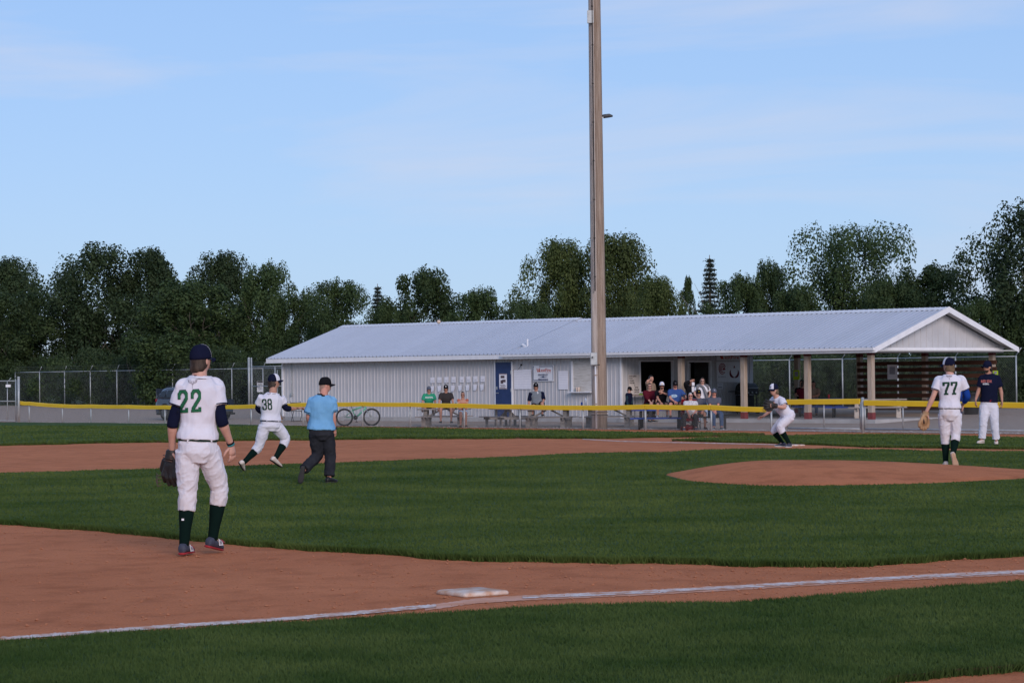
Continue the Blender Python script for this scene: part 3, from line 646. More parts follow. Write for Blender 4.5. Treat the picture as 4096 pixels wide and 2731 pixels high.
for r0, a0, a1 in ((.30, 20, 340), (.20, 0, 320), (.10, -40, 280)):
    pts_ = [Vector((r0 * w * math.cos(R(t)) , -.012, h * .16 + r0 * w * math.sin(R(t)))) for t in range(a0, a1, 20)]
    b.tube(pts_, .018, 4)
b.ell((w * .15, -.012, h * .13), Vector((w * .16, 0, 0)), Vector((0, .003, 0)), Vector((0, 0, h * .04)), 10, 5); b.obj('emblem', plain('dull red print', (.30, .06, .06), .8), o)
b = B(); text_on(b, 'BASEBALL', (0, -.012, -h * .24), ux, uz, width=w * .7, height=h * .09, bold=.01); b.obj('lettering', M_INK, o)
o, w, h = endsign('oilfield_poster', 2909, 1528, 2958, 1447, M_SIGNW, 'white poster with two dark red crescent wings round a ball', 'poster')
b = B()
for s_ in (-1, 1):
    pts_ = [Vector((s_ * w * .33 * math.cos(R(t)), -.012, -h * .03 + h * .24 * math.sin(R(t)))) for t in range(-88, 40, 12)]
    b.tube(pts_, [.012 + .045 * math.sin(math.pi * i / (len(pts_) - 1)) for i in range(len(pts_))], 6, .15, ref=(0, 1, 0))
b.prism([Vector((-w * .08, -.012, h * .2)), Vector((w * .08, -.012, h * .2)), Vector((0, -.012, h * .34))], (0, -.002, 0)); b.obj('emblem', plain('dark red print', (.13, .02, .03), .8), o)
o, w, h = endsign('rules_notice', 2866, 1556, 2888, 1531, M_SIGNW, 'small white notice below the ball emblem poster', 'notice')
b = B(); b.box((0, -.01, h * .25), w * .6, .002, h * .12); b.box((0, -.01, -h * .2), w * .7, .002, h * .25); b.obj('print', M_INK, o)
# notices on the pavilion posts and slats
M_LIME = plain('lime card', (.50, .72, .02), .7)
def postnote(px0, py0, px1, py1, yl, m, name, label):
    a = bl(ray_plane(px0, py0, bw(0, yl, 0), bv)); c_ = bl(ray_plane(px1, py1, bw(0, yl, 0), bv)); o = empty(name, bw((a.x + c_.x) / 2, yl, (a.z + c_.z) / 2), BA)
    w, h = c_.x - a.x, c_.z - a.z; b = B(); b.box((0, 0, 0), w, .006, h); b.obj('card', m, o); tag(o, label, 'notice')
    b = B(); b.box((0, -.005, h * .1), w * .55, .004, h * .5); b.obj('print', M_INK, o); return o
postnote(3174, 1518, 3198, 1480, 8.29, M_LIME, 'lime_notice', 'lime green notice on the rear pavilion post above the seated group')
postnote(3972, 1502, 3992, 1482, 8.28, M_LIME, 'lime_notice', 'lime green notice on the corner post behind the coach')
postnote(3550, 1517, 3589, 1458, 8.27, M_PAPER, 'torn_notice', 'torn white notice on the brown slatted wind wall')
# ------------------------------------------------------------------ fences
def wiremesh(name, A, Bp, h, parent, pitch=.075, r=.0018, z0=.03, zf=None):
    """chain link between A and Bp (ground points), real crossing wires"""
    A = Vector(A); Bp = Vector(Bp); d = Bp - A; L_ = math.hypot(d.x, d.y); u = d / L_; nn = Vector((u.y, -u.x, 0)).normalized()
    V = []; F = []
    zat = zf or (lambda p: A.z + d.z * ((p - A).dot(u) / L_))
    def wire(a0, z0_, a1, z1_):
        p = A + u * a0; q = A + u * a1; p.z = zat(p) + z0_; q.z = zat(q) + z1_; t = (q - p).normalized(); s = t.cross(nn).normalized() * r; o = nn * r; n = len(V)
        for c in (p, q): V.extend([tuple(c + s), tuple(c - s * .5 + o), tuple(c - s * .5 - o)])
        F.extend([(n, n + 1, n + 4, n + 3), (n + 1, n + 2, n + 5, n + 4), (n + 2, n, n + 3, n + 5)])
    k = -int(h / pitch) - 1
    while k * pitch < L_:
        a = k * pitch
        for sgn in (1, -1):
            x0, x1 = (a, a + h) if sgn > 0 else (a + h, a); zz0, zz1 = 0, h
            for _ in range(1):
                lo, hi = min(x0, x1), max(x0, x1)
                if hi <= 0 or lo >= L_: continue
                def clip(x): 
                    t = (x - x0) / (x1 - x0); return t
                t0, t1 = 0.0, 1.0
                for lim in (0.0, L_):
                    t = clip(lim)
                    if 0 < t < 1:
                        if (x0 < lim) == (lim == 0.0): t0 = max(t0, t)
                        else: t1 = min(t1, t)
                if t1 > t0: wire(x0 + (x1 - x0) * t0, z0 + h * t0, x0 + (x1 - x0) * t1, z0 + h * t1)
        k += 1
    o = bpy.data.objects.new(name, meshdata(name, V, F, M_WIRE)); COL.objects.link(o); o.parent = parent; return o
# low field fence: yellow capped
low = empty('field_fence', (0, 0, 0)); tag(low, 'low chain link field fence with yellow cap from the corner post to the gate', 'fence')
posts_px = [76, 117, 250, 364, 515, 660, 775, 890, 1005, 1105, 1212, 1310, 1450, 1640, 1857, 2080, 2332, 2582, 2845, 3085]
ztop_px = [1603, 1606, 1616, 1617, 1619, 1620.5, 1621, 1619, 1617, 1613, 1610, 1608, 1607, 1609, 1613, 1617, 1621, 1617, 1619, 1628]
pp = []
for px, yt in zip(posts_px, ztop_px):
    g = at_q(px, 0); top = P(px, yt, g.y); pp.append((g, top.z)); b = B(); b.tube([(g.x, g.y, g.z - .1), (g.x, g.y, top.z - .04)], .034, 8); b.obj('post', M_GALV, low, True)
for i in range(len(pp) - 1):
    (a, za), (c_, zc) = pp[i], pp[i + 1]; b = B()
    s0, s1 = a.lerp(c_, .004), a.lerp(c_, .996); rings = []
    for t in (0, .25, .5, .75, 1):
        p = s0.lerp(s1, t); z = za + (zc - za) * t - .015 * math.sin(math.pi * t); n_ = Vector((FN.x, FN.y, 0))
        rings.append([p + n_ * y + Vector((0, 0, z + dz - p.z)) for y, dz in ((-.05, -.165), (-.055, -.02), (-.03, 0), (.03, 0), (.055, -.02), (.05, -.165))])
    b.loft(rings); b.obj('yellow_cap', M_YEL, low)
    wiremesh('chain_link', a, c_, max(.3, min(za - a.z, zc - c_.z) - .12), low)
# gates at the right
def gate(x0, x1, yt0, yt1, label, mid):
    a, c_ = at_q(x0, 0), at_q(x1, 0); o = empty('fence_gate', a); tag(o, label, 'gate', 'yellow capped gates'); rel = lambda p: Vector((p.x - a.x, p.y - a.y, p.z - a.z))
    za, zc = P(x0, yt0, a.y).z, P(x1, yt1, c_.y).z; zb = a.z + .12; zb2 = c_.z + .12
    b = B(); A0, A1, C0, C1 = Vector((a.x, a.y, zb)), Vector((a.x, a.y, za - .1)), Vector((c_.x, c_.y, zb2)), Vector((c_.x, c_.y, zc - .1))
    b.tube([A0, A1], .026, 8); b.tube([C0, C1], .026, 8); b.tube([A0, C0], .03, 8); b.tube([A1, C1], .026, 8); b.rel(a); b.obj('frame', M_GALV, o, True)
    b = B(); m_ = at_q(mid, 0); b.tube([Vector((m_.x, m_.y, zb)), Vector((m_.x, m_.y, (za + zc) / 2 - .05))], .022, 8); b.rel(a); b.obj('upright', M_GALV, o, True)
    b = B(); rings = []
    for p, z in ((A0, za), (C0, zc)): rings.append([Vector((p.x + FN.x * y, p.y + FN.y * y, z + dz)) for y, dz in ((-.06, -.17), (-.065, -.02), (-.03, 0), (.03, 0), (.065, -.02), (.06, -.17))])
    b.loft(rings); b.rel(a); b.obj('yellow_cap', M_YEL, o)
    w = wiremesh('chain_link', rel(Vector((a.x, a.y, zb - .03))), rel(Vector((c_.x, c_.y, zb2 - .03))), (za + zc) / 2 - .12 - zb, o, zf=None); return o
gate(3150, 3442, 1597, 1594, 'yellow capped gate leaf behind the first baseman', 3296)
gate(3460, 4300, 1600, 1612, 'yellow capped fence gate at the right behind the pitcher and coach', 3612)
g = at_q(3451, 0); o = empty('gate_post', g); tag(o, 'grey steel post between the two yellow capped gates', 'post'); b = B(); b.tube([(0, 0, -.1), (0, 0, P(3451, 1592, g.y).z - g.z)], .05, 10); b.ell((0, 0, P(3451, 1592, g.y).z - g.z), Vector((.055, 0, 0)), Vector((0, .055, 0)), Vector((0, 0, .03)), 8, 4); b.obj('pipe', M_GALV, o, True)
# tall security fence
def tline(px): s = .0098 * (px + 6500); d = FPX / s; x = (px - CX) / FPX * d; return Vector((x, d, zg(x, d)))
tall = empty('security_fence', (0, 0, 0)); tag(tall, 'tall chain link fence with slanted barbed wire arms along the trees', 'fence')
tA, tB = tline(60), tline(4300); tu = (tB - tA).normalized(); nT = int((tB - tA).length / 3.0); TH = 2.08
tn = Vector((FN.x, FN.y, 0)); prev = None
for i in range(nT + 1):
    p = tA + tu * (i * 3.0); p.z = zg(p.x, p.y)
    hid = 1160 < proj(p.x, p.y, 2)[0] < 2950
    if hid and i % 3: continue
    b = B(); b.tube([p - Vector((0, 0, .1)), p + Vector((0, 0, TH))], .032, 7); e = p + Vector((0, 0, TH)); b.tube([e, e + tu * .26 + Vector((0, 0, .30))], .018, 6); b.obj('post', M_GALV, tall, True)
    if prev is not None:
        b = B(); b.tube([prev + Vector((0, 0, TH - .03)), p + Vector((0, 0, TH - .03))], .024, 6); b.obj('top_rail', M_GALV, tall, True)
        if not hid or True: wiremesh('chain_link', prev, p, TH - .06, tall, pitch=.11, r=.0016)
        b = B()
        for k in (.35, .68, 1.0): b.tube([prev + tu * .26 * k + Vector((0, 0, TH + .30 * k)), p + tu * .26 * k + Vector((0, 0, TH + .30 * k))], .003, 3, caps=False)
        b.obj('barbed_wire', M_WIRE, tall)
    prev = p
# tall post where the yellow fence ends, gate beside it
g = at_q(75, -.15); o = empty('corner_post', g); tag(o, 'thick tall steel corner post at the left end of the yellow fence', 'post'); b = B(); b.tube([(0, 0, -.1), (0, 0, 2.1)], .058, 10); b.ell((0, 0, 2.1), Vector((.08, 0, 0)), Vector((0, .08, 0)), Vector((0, 0, .05)), 10, 4); b.obj('pipe', M_GALV, o, True)
a, c_ = at_q(-160, 0), at_q(64, 0); o = empty('lot_gate', c_); tag(o, 'tall chain link gate with a small white sign at the left edge', 'gate')
rel = lambda p, z: Vector((p.x - c_.x, p.y - c_.y, p.z - c_.z + z)); b = B()
for z in (.08, 1.0, 1.95): b.tube([rel(a, z), rel(c_, z)], .024, 7)
b.tube([rel(c_, .05), rel(c_, 2.0)], .03, 7); b.tube([rel(a, .05), rel(a, 2.0)], .03, 7); m_ = at_q(30, 0); b.tube([rel(m_, .05), rel(m_, 1.95)], .022, 7); b.tube([rel(m_, 1.9), rel(m_, 1.9) + Vector((.2, -.1, .2))], .015, 5); b.obj('frame', M_GALV, o, True)
wiremesh('chain_link', rel(a, 0), rel(c_, 0), 1.92, o)
b = B(); m_ = at_q(34, -.05); b.box(rel(m_, 1.72), .24, .02, .12); b.obj('sign_plate', M_SIGNW, o)
# gate posts and gate by the clubhouse
for px, hh, rr, lab in ((1004, 2.62, .065, 'thick tall steel gate post left of the clubhouse'), (1014, 2.60, .04, 'thin tall steel gate post beside the thick one left of the clubhouse')):
    g = tline(px) + Vector((0, -1.2, 0)); g.z = zg(g.x, g.y); o = empty('gate_post', g); tag(o, lab, 'post'); b = B(); b.tube([(0, 0, -.1), (0, 0, hh)], rr, 9); b.ell((0, 0, hh), Vector((rr, 0, 0)), Vector((0, rr, 0)), Vector((0, 0, .04)), 8, 4); b.obj('pipe', M_GALV, o, True)
a = tline(1016) + Vector((0, -1.2, 0)); c_ = tline(1175) + Vector((0, -1.2, 0)); a.z = zg(a.x, a.y); c_.z = a.z
o = empty('service_gate', a); tag(o, 'tall chain link service gate with a notice plate beside the clubhouse wall', 'gate'); rl = lambda p, z: Vector((p.x - a.x, p.y - a.y, z)); b = B()
for z in (.1, 1.1, 2.15): b.tube([rl(a, z), rl(c_, z)], .024, 7)
mm = a.lerp(c_, .58); b.tube([rl(a, .05), rl(a, 2.2)], .03, 7); b.tube([rl(mm, .05), rl(mm, 2.12)], .035, 7); b.tube([rl(mm, .05) + Vector((.12, 0, 0)), rl(mm, 1.95) + Vector((.12, 0, 0))], .03, 7); b.obj('frame', M_GALV, o, True)
wiremesh('chain_link', rl(a, 0), rl(c_, 0), 2.1, o)
pa = P(1041, 1545, a.y - .2); b = B(); q = Vector((pa.x - a.x, pa.y - a.y - .1, pa.z - a.z)); b.box(q, .32, .02, .60); s_ = b.obj('notice_plate', M_SIGNW, o)
b = B(); b.box(q + Vector((0, -.013, .24)), .30, .004, .11); b.box(q + Vector((0, -.013, .10)), .26, .004, .05)
for k in range(4): b.box(q + Vector((0, -.013, .02 - k * .055)), .20, .004, .012)
b.obj('notice_print', M_SBLK, s_)

# ------------------------------------------------------------------ light pole
g = at_q(2392, .55); pole = empty('light_pole', g); tag(pole, 'tall weathered twin timber light pole rising out of frame by the fence', 'light pole')
s0 = FPX / g.y
def px_at(px, py): p = P(px, py, g.y) - g; return p
def polepart(name, l0, r0, l1, r1, yb, yt, m, dy):
    b = B(); pts_ = []; rad = []
    for t in np.linspace(0, 1, 24):
        py = yb + (yt - yb) * t; c0 = l0 + (l1 - l0) * t; c1 = r0 + (r1 - r0) * t; p = P((c0 + c1) / 2, py, g.y) - g; p.y = dy
        pts_.append(p); rad.append((c1 - c0) / 2 / s0)
    b.tube(pts_, rad, 14); return b.obj(name, m, pole, True)
polepart('grey_pole', 2368, 2399, 2351, 2374, 1735, -260, M_POLE2, .05)
polepart('brown_pole', 2383, 2431, 2364, 2398, 1735, -260, M_POLE, .12)
b = B(); pts_ = [P(2386 - 20 * t, 1715 - 1900 * t, g.y - .26) - g for t in np.linspace(.29, 1, 20)]; b.tube(pts_, .022, 6)
for t in np.linspace(.32, .97, 9): p = P(2386 - 20 * t, 1715 - 1900 * t, g.y - .27) - g; b.box(p, .07, .03, .04)
b.obj('cable', M_SBLK, pole)
b = B(); b.tube([P(2385.5, 1712, g.y - .34) - g, P(2381.5, 1460, g.y - .34) - g], .030, 8); b.obj('conduit', M_PVC, pole, True)
b = B()
for y in (1500, 1615): b.box(P(2383.5, y, g.y - .33) - g, .12, .10, .035)
b.obj('conduit_strap', M_POLE, pole)
b = B(); b.box(P(2375, 1435, g.y - .36) - g, .24, .18, .44); jb = b.obj('junction_box', M_GALV, pole, bev=.012)
b = B(); b.tube([P(2370, 1429, g.y - .44) - g, P(2370, 1429, g.y - .50) - g], .03, 8); b.obj('knob', M_BLACK, jb)
b = B(); b.box(P(2384, 1459, g.y - .33) - g, .26, .2, .04); b.obj('bracket', M_BLACK, pole)
for y in (1647, 1660):
    b = B(); l, r_ = P(2366, y, g.y - .28) - g, P(2432, y, g.y - .22) - g; pts_ = [l.lerp(r_, t) + Vector((0, -.10 * math.sin(math.pi * t), .008 * math.sin(9 * t))) for t in np.linspace(0, 1, 9)]; b.tube(pts_, .013, 5); b.obj('wire_band', M_BLACK, pole)
b = B(); c0, c1 = P(2353, 68, g.y - .2) - g, P(2374, 68, g.y - .26) - g; b.box((c0 + c1) / 2 + Vector((-.02, .03, 0)), .22, .14, .44); b.obj('metal_plate', M_GALV, pole)
b = B(); a0 = P(2404, 466, g.y) - g; rings = []
for t, hw, hh, dz in ((0, .05, .05, 0), (.12, .09, .075, .01), (.30, .12, .07, .03), (.42, .09, .03, .015)):
    rings.append([a0 + Vector((t, .1 + hw * math.cos(2 * math.pi * k / 10), dz + hh * math.sin(2 * math.pi * k / 10))) for k in range(10)])
b.loft(rings); lamp = b.obj('lamp_head', mat('dark grey cast metal', (.05, .055, .06), (.08, .085, .09), .5, scale=8), pole, True)
b = B(); b.box(a0 + Vector((.06, .02, -.045)), .06, .02, .05); b.obj('lamp_latch', M_GALV, lamp)
# ------------------------------------------------------------------ trees
M_BARK = mat('grey brown bark', (.10, .085, .07), (.19, .165, .14), .95, scale=6, detail=7, stretch=(3, 3, .6), bump=.6)
def leafmat(name, a, b_): return mat(name, a, b_, .65, scale=1.1, detail=8, spec=.25, lo=.33, hi=.67, trans=.28, obj_rand=.16)
M_LEAF_DARK = leafmat('dark poplar leaves', (.020, .038, .016), (.052, .082, .030))
M_LEAF_MID = leafmat('ash leaves', (.026, .050, .017), (.068, .105, .034))
M_LEAF_WARM = leafmat('maple leaves', (.034, .054, .014), (.085, .110, .030))
M_NEEDLE = leafmat('spruce needles', (.024, .036, .028), (.055, .072, .052))
def leafmesh(name, C, size, m, up=.25, aspect=.62, O=None):
    n = len(C); a = nr.normal(0, .55 if O is not None else 1, (n, 3)); a[:, 2] += up
    if O is not None: a += O
    a += 1e-6; a /= np.linalg.norm(a, axis=1)[:, None]
    t = nr.normal(0, 1, (n, 3)); u = np.cross(a, t); u /= np.linalg.norm(u, axis=1)[:, None]; v = np.cross(a, u)
    s = size * (.55 + .75 * nr.random(n))[:, None]; u = u * s * .5; v = v * s * .5 * aspect
    V = np.stack([C - u, C + v, C + u, C - v], 1).reshape(-1, 3); me = bpy.data.meshes.new(name)
    me.vertices.add(4 * n); me.vertices.foreach_set('co', V.ravel()); me.loops.add(4 * n); me.loops.foreach_set('vertex_index', np.arange(4 * n, dtype=np.int32))
    me.polygons.add(n); me.polygons.foreach_set('loop_start', np.arange(0, 4 * n, 4, dtype=np.int32)); me.update(); me.validate(); me.materials.append(m); return me
def limb(b, p0, d, length, r, rs, depth, tips):
    pts_ = [Vector(p0)]; rad = [r]; d = Vector(d).normalized(); n = 6
    for i in range(n):
        d = (d + Vector((rs.gauss(0, .12), rs.gauss(0, .12), rs.gauss(.06, .07)))).normalized(); pts_.append(pts_[-1] + d * (length / n)); rad.append(r * (1 - .75 * (i + 1) / n))
    b.tube(pts_, rad, 6 if depth else 8)
    for i in range(2, n + 1): tips.append((pts_[i], depth, i / n))
    if depth < 2:
        for k in range(5 if depth == 0 else 3):
            i = rs.randint(2, n - 1); a = rs.uniform(0, 2 * math.pi); nd = (d * .55 + Vector((math.cos(a), math.sin(a), rs.uniform(.0, .7))) * .8)
            limb(b, pts_[i], nd, length * rs.uniform(.42, .65), rad[i] * .62, rs, depth + 1, tips)
def crown(seed, H, Rw, z0, nl, leaf, m, nclump, spiky=.5, shape='egg', airy=.0, forks=3, flat=0.0):
    """unit tree: trunk with limbs plus leaf clumps filling an uneven envelope; height H, half width Rw, crown from z0"""
    rs = random.Random(seed); b = B(); tips = []
    for k in range(forks):
        a = 2 * math.pi * k / forks + rs.uniform(-.5, .5); lean = rs.uniform(.06, .42) if forks > 1 else .03
        limb(b, (rs.uniform(-.1, .1), rs.uniform(-.1, .1), -.2), (math.cos(a) * lean, math.sin(a) * lean, 1), H * rs.uniform(.48, .60), .028 * H / math.sqrt(forks) * 1.2, rs, 0, tips)
    tm = meshdata('trunk', b.V, b.F, M_BARK, True)
    cl = []
    def env(z):
        t = (z - z0) / (H - z0)
        if t < 0 or t > 1: return 0
        if shape == 'egg': return Rw * (math.sin(math.pi * min(1, t * .78 + .20)) ** .62)
        if shape == 'round': return Rw * math.sqrt(max(0, 1 - (2 * t - 1) ** 2)) ** .8
        if shape == 'vase': return Rw * (.35 + .75 * t) * (1 if t < .8 else math.sqrt(max(0, 1 - ((t - .8) / .2) ** 2)))
        return Rw * (1 - t) ** .8
    tries = 0
    while len(cl) < nclump and tries < 20000:
        tries += 1; z = rs.uniform(z0, H * .99); e = env(z); a = rs.uniform(0, 2 * math.pi); lob = 1 + .22 * math.sin(3 * a + seed) + .12 * math.sin(5 * a + 2 * seed + z)
        rr = e * lob * rs.random() ** .42
        if rs.random() < .2: rr = e * lob * rs.uniform(.85, 1.12)
        p = Vector((rr * math.cos(a), rr * math.sin(a), z)); cr = Rw * rs.uniform(.17, .32); cl.append((p, cr, cr * rs.uniform(.85, 1.0 + .7 * spiky)))
    for p, dep, t in tips:
        if dep >= 1 and p.z > z0 * .8 and rs.random() < .35: cl.append((p, Rw * .13, Rw * .15))
    cl = [(Vector((p.x, p.y, min(p.z, H - ch * .96))), cr, ch) for p, cr, ch in cl]
    for k in range(int(10 * spiky) + 5):                               # upright leader tufts along the top
        a = rs.uniform(0, 2 * math.pi); rr = Rw * rs.uniform(0, .55); ch = Rw * rs.uniform(.20, .34); z = z0 + (H - z0) * (1 - .62 * (rr / Rw) ** 2) * rs.uniform(.93, 1.03) - ch * .8; cl.append((Vector((rr * math.cos(a), rr * math.sin(a), z)), Rw * rs.uniform(.10, .16), ch))
    wts = np.array([c[1] ** 2 * c[2] for c in cl]) ** .80; wts /= wts.sum(); cnt = nr.multinomial(nl, wts); C = []; ON = []
    for (p, cr, ch), k in zip(cl, cnt):
        if not k: continue
        v = nr.normal(0, 1, (k, 3)); v /= np.linalg.norm(v, axis=1)[:, None]; ON.append(v.copy()); r_ = (.30 + .70 * nr.random(k) ** .6) + (nr.random(k) < .03) * .2
        v *= r_[:, None]; v[:, 2] *= ch; taper = 1 - .35 * spiky * np.clip(v[:, 2:3] / ch, -.3, 1); v[:, :2] *= cr * taper; C.append(v + np.array(p))
    C = np.concatenate(C)
    return tm, leafmesh('crown', C, leaf, m, O=np.concatenate(ON))
def spruce(seed, H, Rw, m):
    rs = random.Random(seed); b = B(); b.tube([(0, 0, -.2), (0, 0, H * .5), (0, 0, H)], [.022 * H, .014 * H, .003 * H], 7); C = []; z = H * .06
    while z < H * .985:
        t = z / H; rr = Rw * (1 - t) ** .85 + .06
        for k in range(7):
            a = rs.uniform(0, 2 * math.pi); L_ = rr * rs.uniform(.7, 1.15); n = int(110 * L_ / Rw) + 20; s = nr.random(n) ** .7
            x = np.cos(a) * L_ * s; y = np.sin(a) * L_ * s; zz = z - .22 * L_ * s + .12 * L_ * s * s + nr.normal(0, .06, n)
            C.append(np.stack([x + nr.normal(0, .13, n), y + nr.normal(0, .13, n), zz], 1))
            b.tube([(0, 0, z), (math.cos(a) * L_ * .9, math.sin(a) * L_ * .9, z - .12 * L_)], [.02, .006], 4)
        z += H * .030
    return meshdata('trunk', b.V, b.F, M_BARK, True), leafmesh('crown', np.concatenate(C), .20, m, up=0, aspect=.35)
PRO = {
 'poplar': crown(3, 10, 3.6, 1.3, 40000, .20, M_LEAF_DARK, 70, .9, 'egg'),
 'poplar2': crown(8, 10, 4.0, 1.0, 40000, .20, M_LEAF_DARK, 78, .7, 'egg', forks=4),
 'ash': crown(5, 8, 3.4, .7, 36000, .185, M_LEAF_MID, 64, .35, 'round'),
 'ash2': crown(15, 8, 3.0, .5, 36000, .18, M_LEAF_MID, 60, .5, 'egg'),
 'maple': crown(21, 9, 4.2, .6, 44000, .19, M_LEAF_WARM, 80, .6, 'egg', forks=4),
 'vase': crown(27, 10, 4.4, 2.6, 30000, .19, M_LEAF_MID, 62, .45, 'vase', forks=5),
 'narrow': crown(31, 9, 1.7, .6, 16000, .16, M_LEAF_MID, 44, .9, 'egg', forks=1),
 'shrub': crown(41, 3.2, 2.3, .05, 17000, .15, M_LEAF_DARK, 46, .3, 'round', forks=5),
 'shrub2': crown(43, 3.4, 2.6, .05, 18000, .15, M_LEAF_MID, 50, .4, 'round', forks=5),
 'spruce': spruce(51, 10, 2.3, M_NEEDLE),
}
HT = {'poplar': (10, 3.6), 'poplar2': (10, 4.0), 'ash': (8, 3.4), 'ash2': (8, 3.0), 'maple': (9, 4.2), 'vase': (10, 4.4), 'narrow': (9, 1.7), 'shrub': (3.2, 2.3), 'shrub2': (3.4, 2.6), 'spruce': (10, 2.3)}
def tree(kind, px, ytop, halfpx, extra, label, name='tree', rz=None, group='trees behind the security fence'):
    g0 = tline(px); d = g0.y + extra; x = (px - CX) / FPX * d; s = FPX / d; z = zg(x, d)
    top = P(px, ytop, d).z - z; H, Rw = HT[kind]; o = empty(name, (x, d, z), rng.uniform(0, 6.28) if rz is None else rz); tag(o, label, 'tree' if name != 'shrub' else 'shrub', group)
    hs_ = halfpx * (1.1 if kind != 'spruce' else 1.3); sc = (hs_ / s / Rw, hs_ / s / Rw, top / H * .99)
    for nm, me in zip(('trunk', 'crown'), PRO[kind]): c_ = link(nm, me, o); c_.scale = sc
    return o
TREES = [
 ('poplar', 20, 1022, 165, 16, 'dark poplar cut off by the left edge of the picture'),
 ('ash', 95, 1165, 175, 6, 'low rounded tree in front of the leftmost poplar'),
 ('poplar2', 395, 965, 235, 12, 'biggest dark poplar of the left group, highest crown there'),
 ('poplar', 610, 985, 180, 18, 'spiky dark poplar just right of the biggest left one'),
 ('ash2', 760, 1105, 215, 5, "broad lower tree directly above the nearest player's cap"),
 ('poplar', 885, 998, 150, 20, 'tall poplar with pointed tufts right of the near player'),
 ('ash2', 1085, 1035, 120, 11, 'feathery ash with sky gaps at the right end of the left group'),
 ('ash', 1345, 1115, 130, 9, 'rounded tree above the left end of the clubhouse roof'),
 ('ash', 1215, 1170, 110, 15, 'small tree between the feathery ash and the rounded one'),
 ('spruce', 1512, 1130, 75, 14, 'small dark spruce tip above the left roof ridge', 'spruce_tree'),
 ('ash2', 1700, 1060, 150, 9, 'tufted ash above the flying ball'),
 ('ash', 1545, 1215, 100, 6, 'low dark tree in front of the small spruce'),
 ('ash2', 1925, 1140, 125, 10, 'lower tufted tree between the ball and the big maple'),
 ('maple', 2230, 945, 165, 13, 'left half of the big maple pair beside the pole'),
 ('maple', 2440, 922, 190, 14, 'right half of the big maple pair, behind the pole'),
 ('maple', 2625, 1095, 130, 8, 'lower yellowish maple right of the pole'),
 ('ash', 2110, 1190, 100, 5, 'low tree at the left foot of the big maple pair'),
 ('narrow', 2755, 1100, 42, 18, 'thin wispy tree left of the big spruce', 'tree'),
 ('spruce', 2842, 1014, 84, 20, 'tall blue grey spruce right of the pole', 'spruce_tree'),
 ('ash2', 2960, 1085, 125, 9, 'leafy tree close right of the tall spruce'),
 ('ash2', 3078, 1028, 92, 12, 'pointed narrow tree between the spruce and the wide one'),
 ('vase', 3390, 880, 225, 13, 'wide spreading tree with open branches above the pavilion'),
 ('ash2', 3190, 1130, 130, 7, 'low tree at the left foot of the wide spreading tree'),
 ('ash', 3560, 1120, 130, 8, 'dense tree under the right side of the wide spreading tree'),
 ('ash2', 3745, 1042, 185, 12, 'feathery tree above the pavilion gable'),
 ('poplar2', 4110, 792, 240, 9, 'tall dark tree cut off by the right edge'),
 ('ash', 3925, 1190, 120, 6, 'low dark tree behind the right gable corner'),
]
for t in TREES: tree(*t[:6], name=t[6] if len(t) > 6 else 'tree')
# hedge of shrubs right behind the fence
ORD = ['first', 'second', 'third', 'fourth', 'fifth', 'sixth', 'seventh', 'eighth', 'ninth', 'tenth', 'eleventh', 'twelfth', 'thirteenth', 'fourteenth', 'fifteenth']
pxl = [p for p in range(-40, 4250, 98) if not 1180 < p < 2900]; nleft = len([p for p in pxl if p < 1200])
for k, px in enumerate(pxl):
    lab = f'{ORD[k]} dark hedge shrub from the left edge, behind the tall fence' if k < nleft else f'{ORD[len(pxl) - 1 - k]} dark hedge shrub from the right edge, seen past the pavilion'
    tree(('shrub', 'shrub2')[k % 2], px, rng.uniform(1375, 1425), rng.uniform(105, 135), rng.uniform(3.2, 4.6), lab, 'shrub', group='hedge shrubs behind the tall fence')
# bare dead branches showing in the left trees
def deadwood(px, ybase, ytop, extra, label, seed):
    g0 = tline(px); d = g0.y + extra; x = (px - CX) / FPX * d; z = zg(x, d); top = P(px, ytop, d).z - z; o = empty('dead_tree', (x, d, z)); tag(o, label, 'tree'); rs = random.Random(seed); b = B(); tips = []
    for kk in range(4): limb(b, (0, 0, -.1), (rs.uniform(-.75, .75), rs.uniform(-.2, .1), 1), top * rs.uniform(.7, 1), .10, rs, 1, tips)
    b.obj('trunk', mat('bare pale wood', (.15, .125, .10), (.22, .19, .16), .9, scale=5, stretch=(3, 3, .6)), o, True)
deadwood(560, 1480, 1395, 2.2, 'pale bare trunk with splayed limbs behind the left fence', 5)
deadwood(2830, 1400, 1205, 12, 'thin bare birch in front of the tall spruce', 12)
# ------------------------------------------------------------------ people
def fuse(b, voxel, sm=4):
    me = meshdata('tmp', b.V, b.F); bm = bmesh.new(); bm.from_mesh(me); bmesh.ops.recalc_face_normals(bm, faces=bm.faces); bm.to_mesh(me); bm.free()
    o = bpy.data.objects.new('tmp', me); COL.objects.link(o)
    r = o.modifiers.new('r', 'REMESH'); r.mode = 'VOXEL'; r.voxel_size = voxel; r.adaptivity = 0.0
    if sm: s = o.modifiers.new('s', 'SMOOTH'); s.iterations = sm; s.factor = .5
    m2 = bpy.data.meshes.new_from_object(o.evaluated_get(bpy.context.evaluated_depsgraph_get()))
    V = np.empty(len(m2.vertices) * 3); m2.vertices.foreach_get('co', V); F = [tuple(p.vertices) for p in m2.polygons]
    N = np.empty(len(m2.vertices) * 3); m2.vertices.foreach_get('normal', N)
    bpy.data.objects.remove(o); bpy.data.meshes.remove(me); bpy.data.meshes.remove(m2)
    return V.reshape(-1, 3), F, N.reshape(-1, 3)
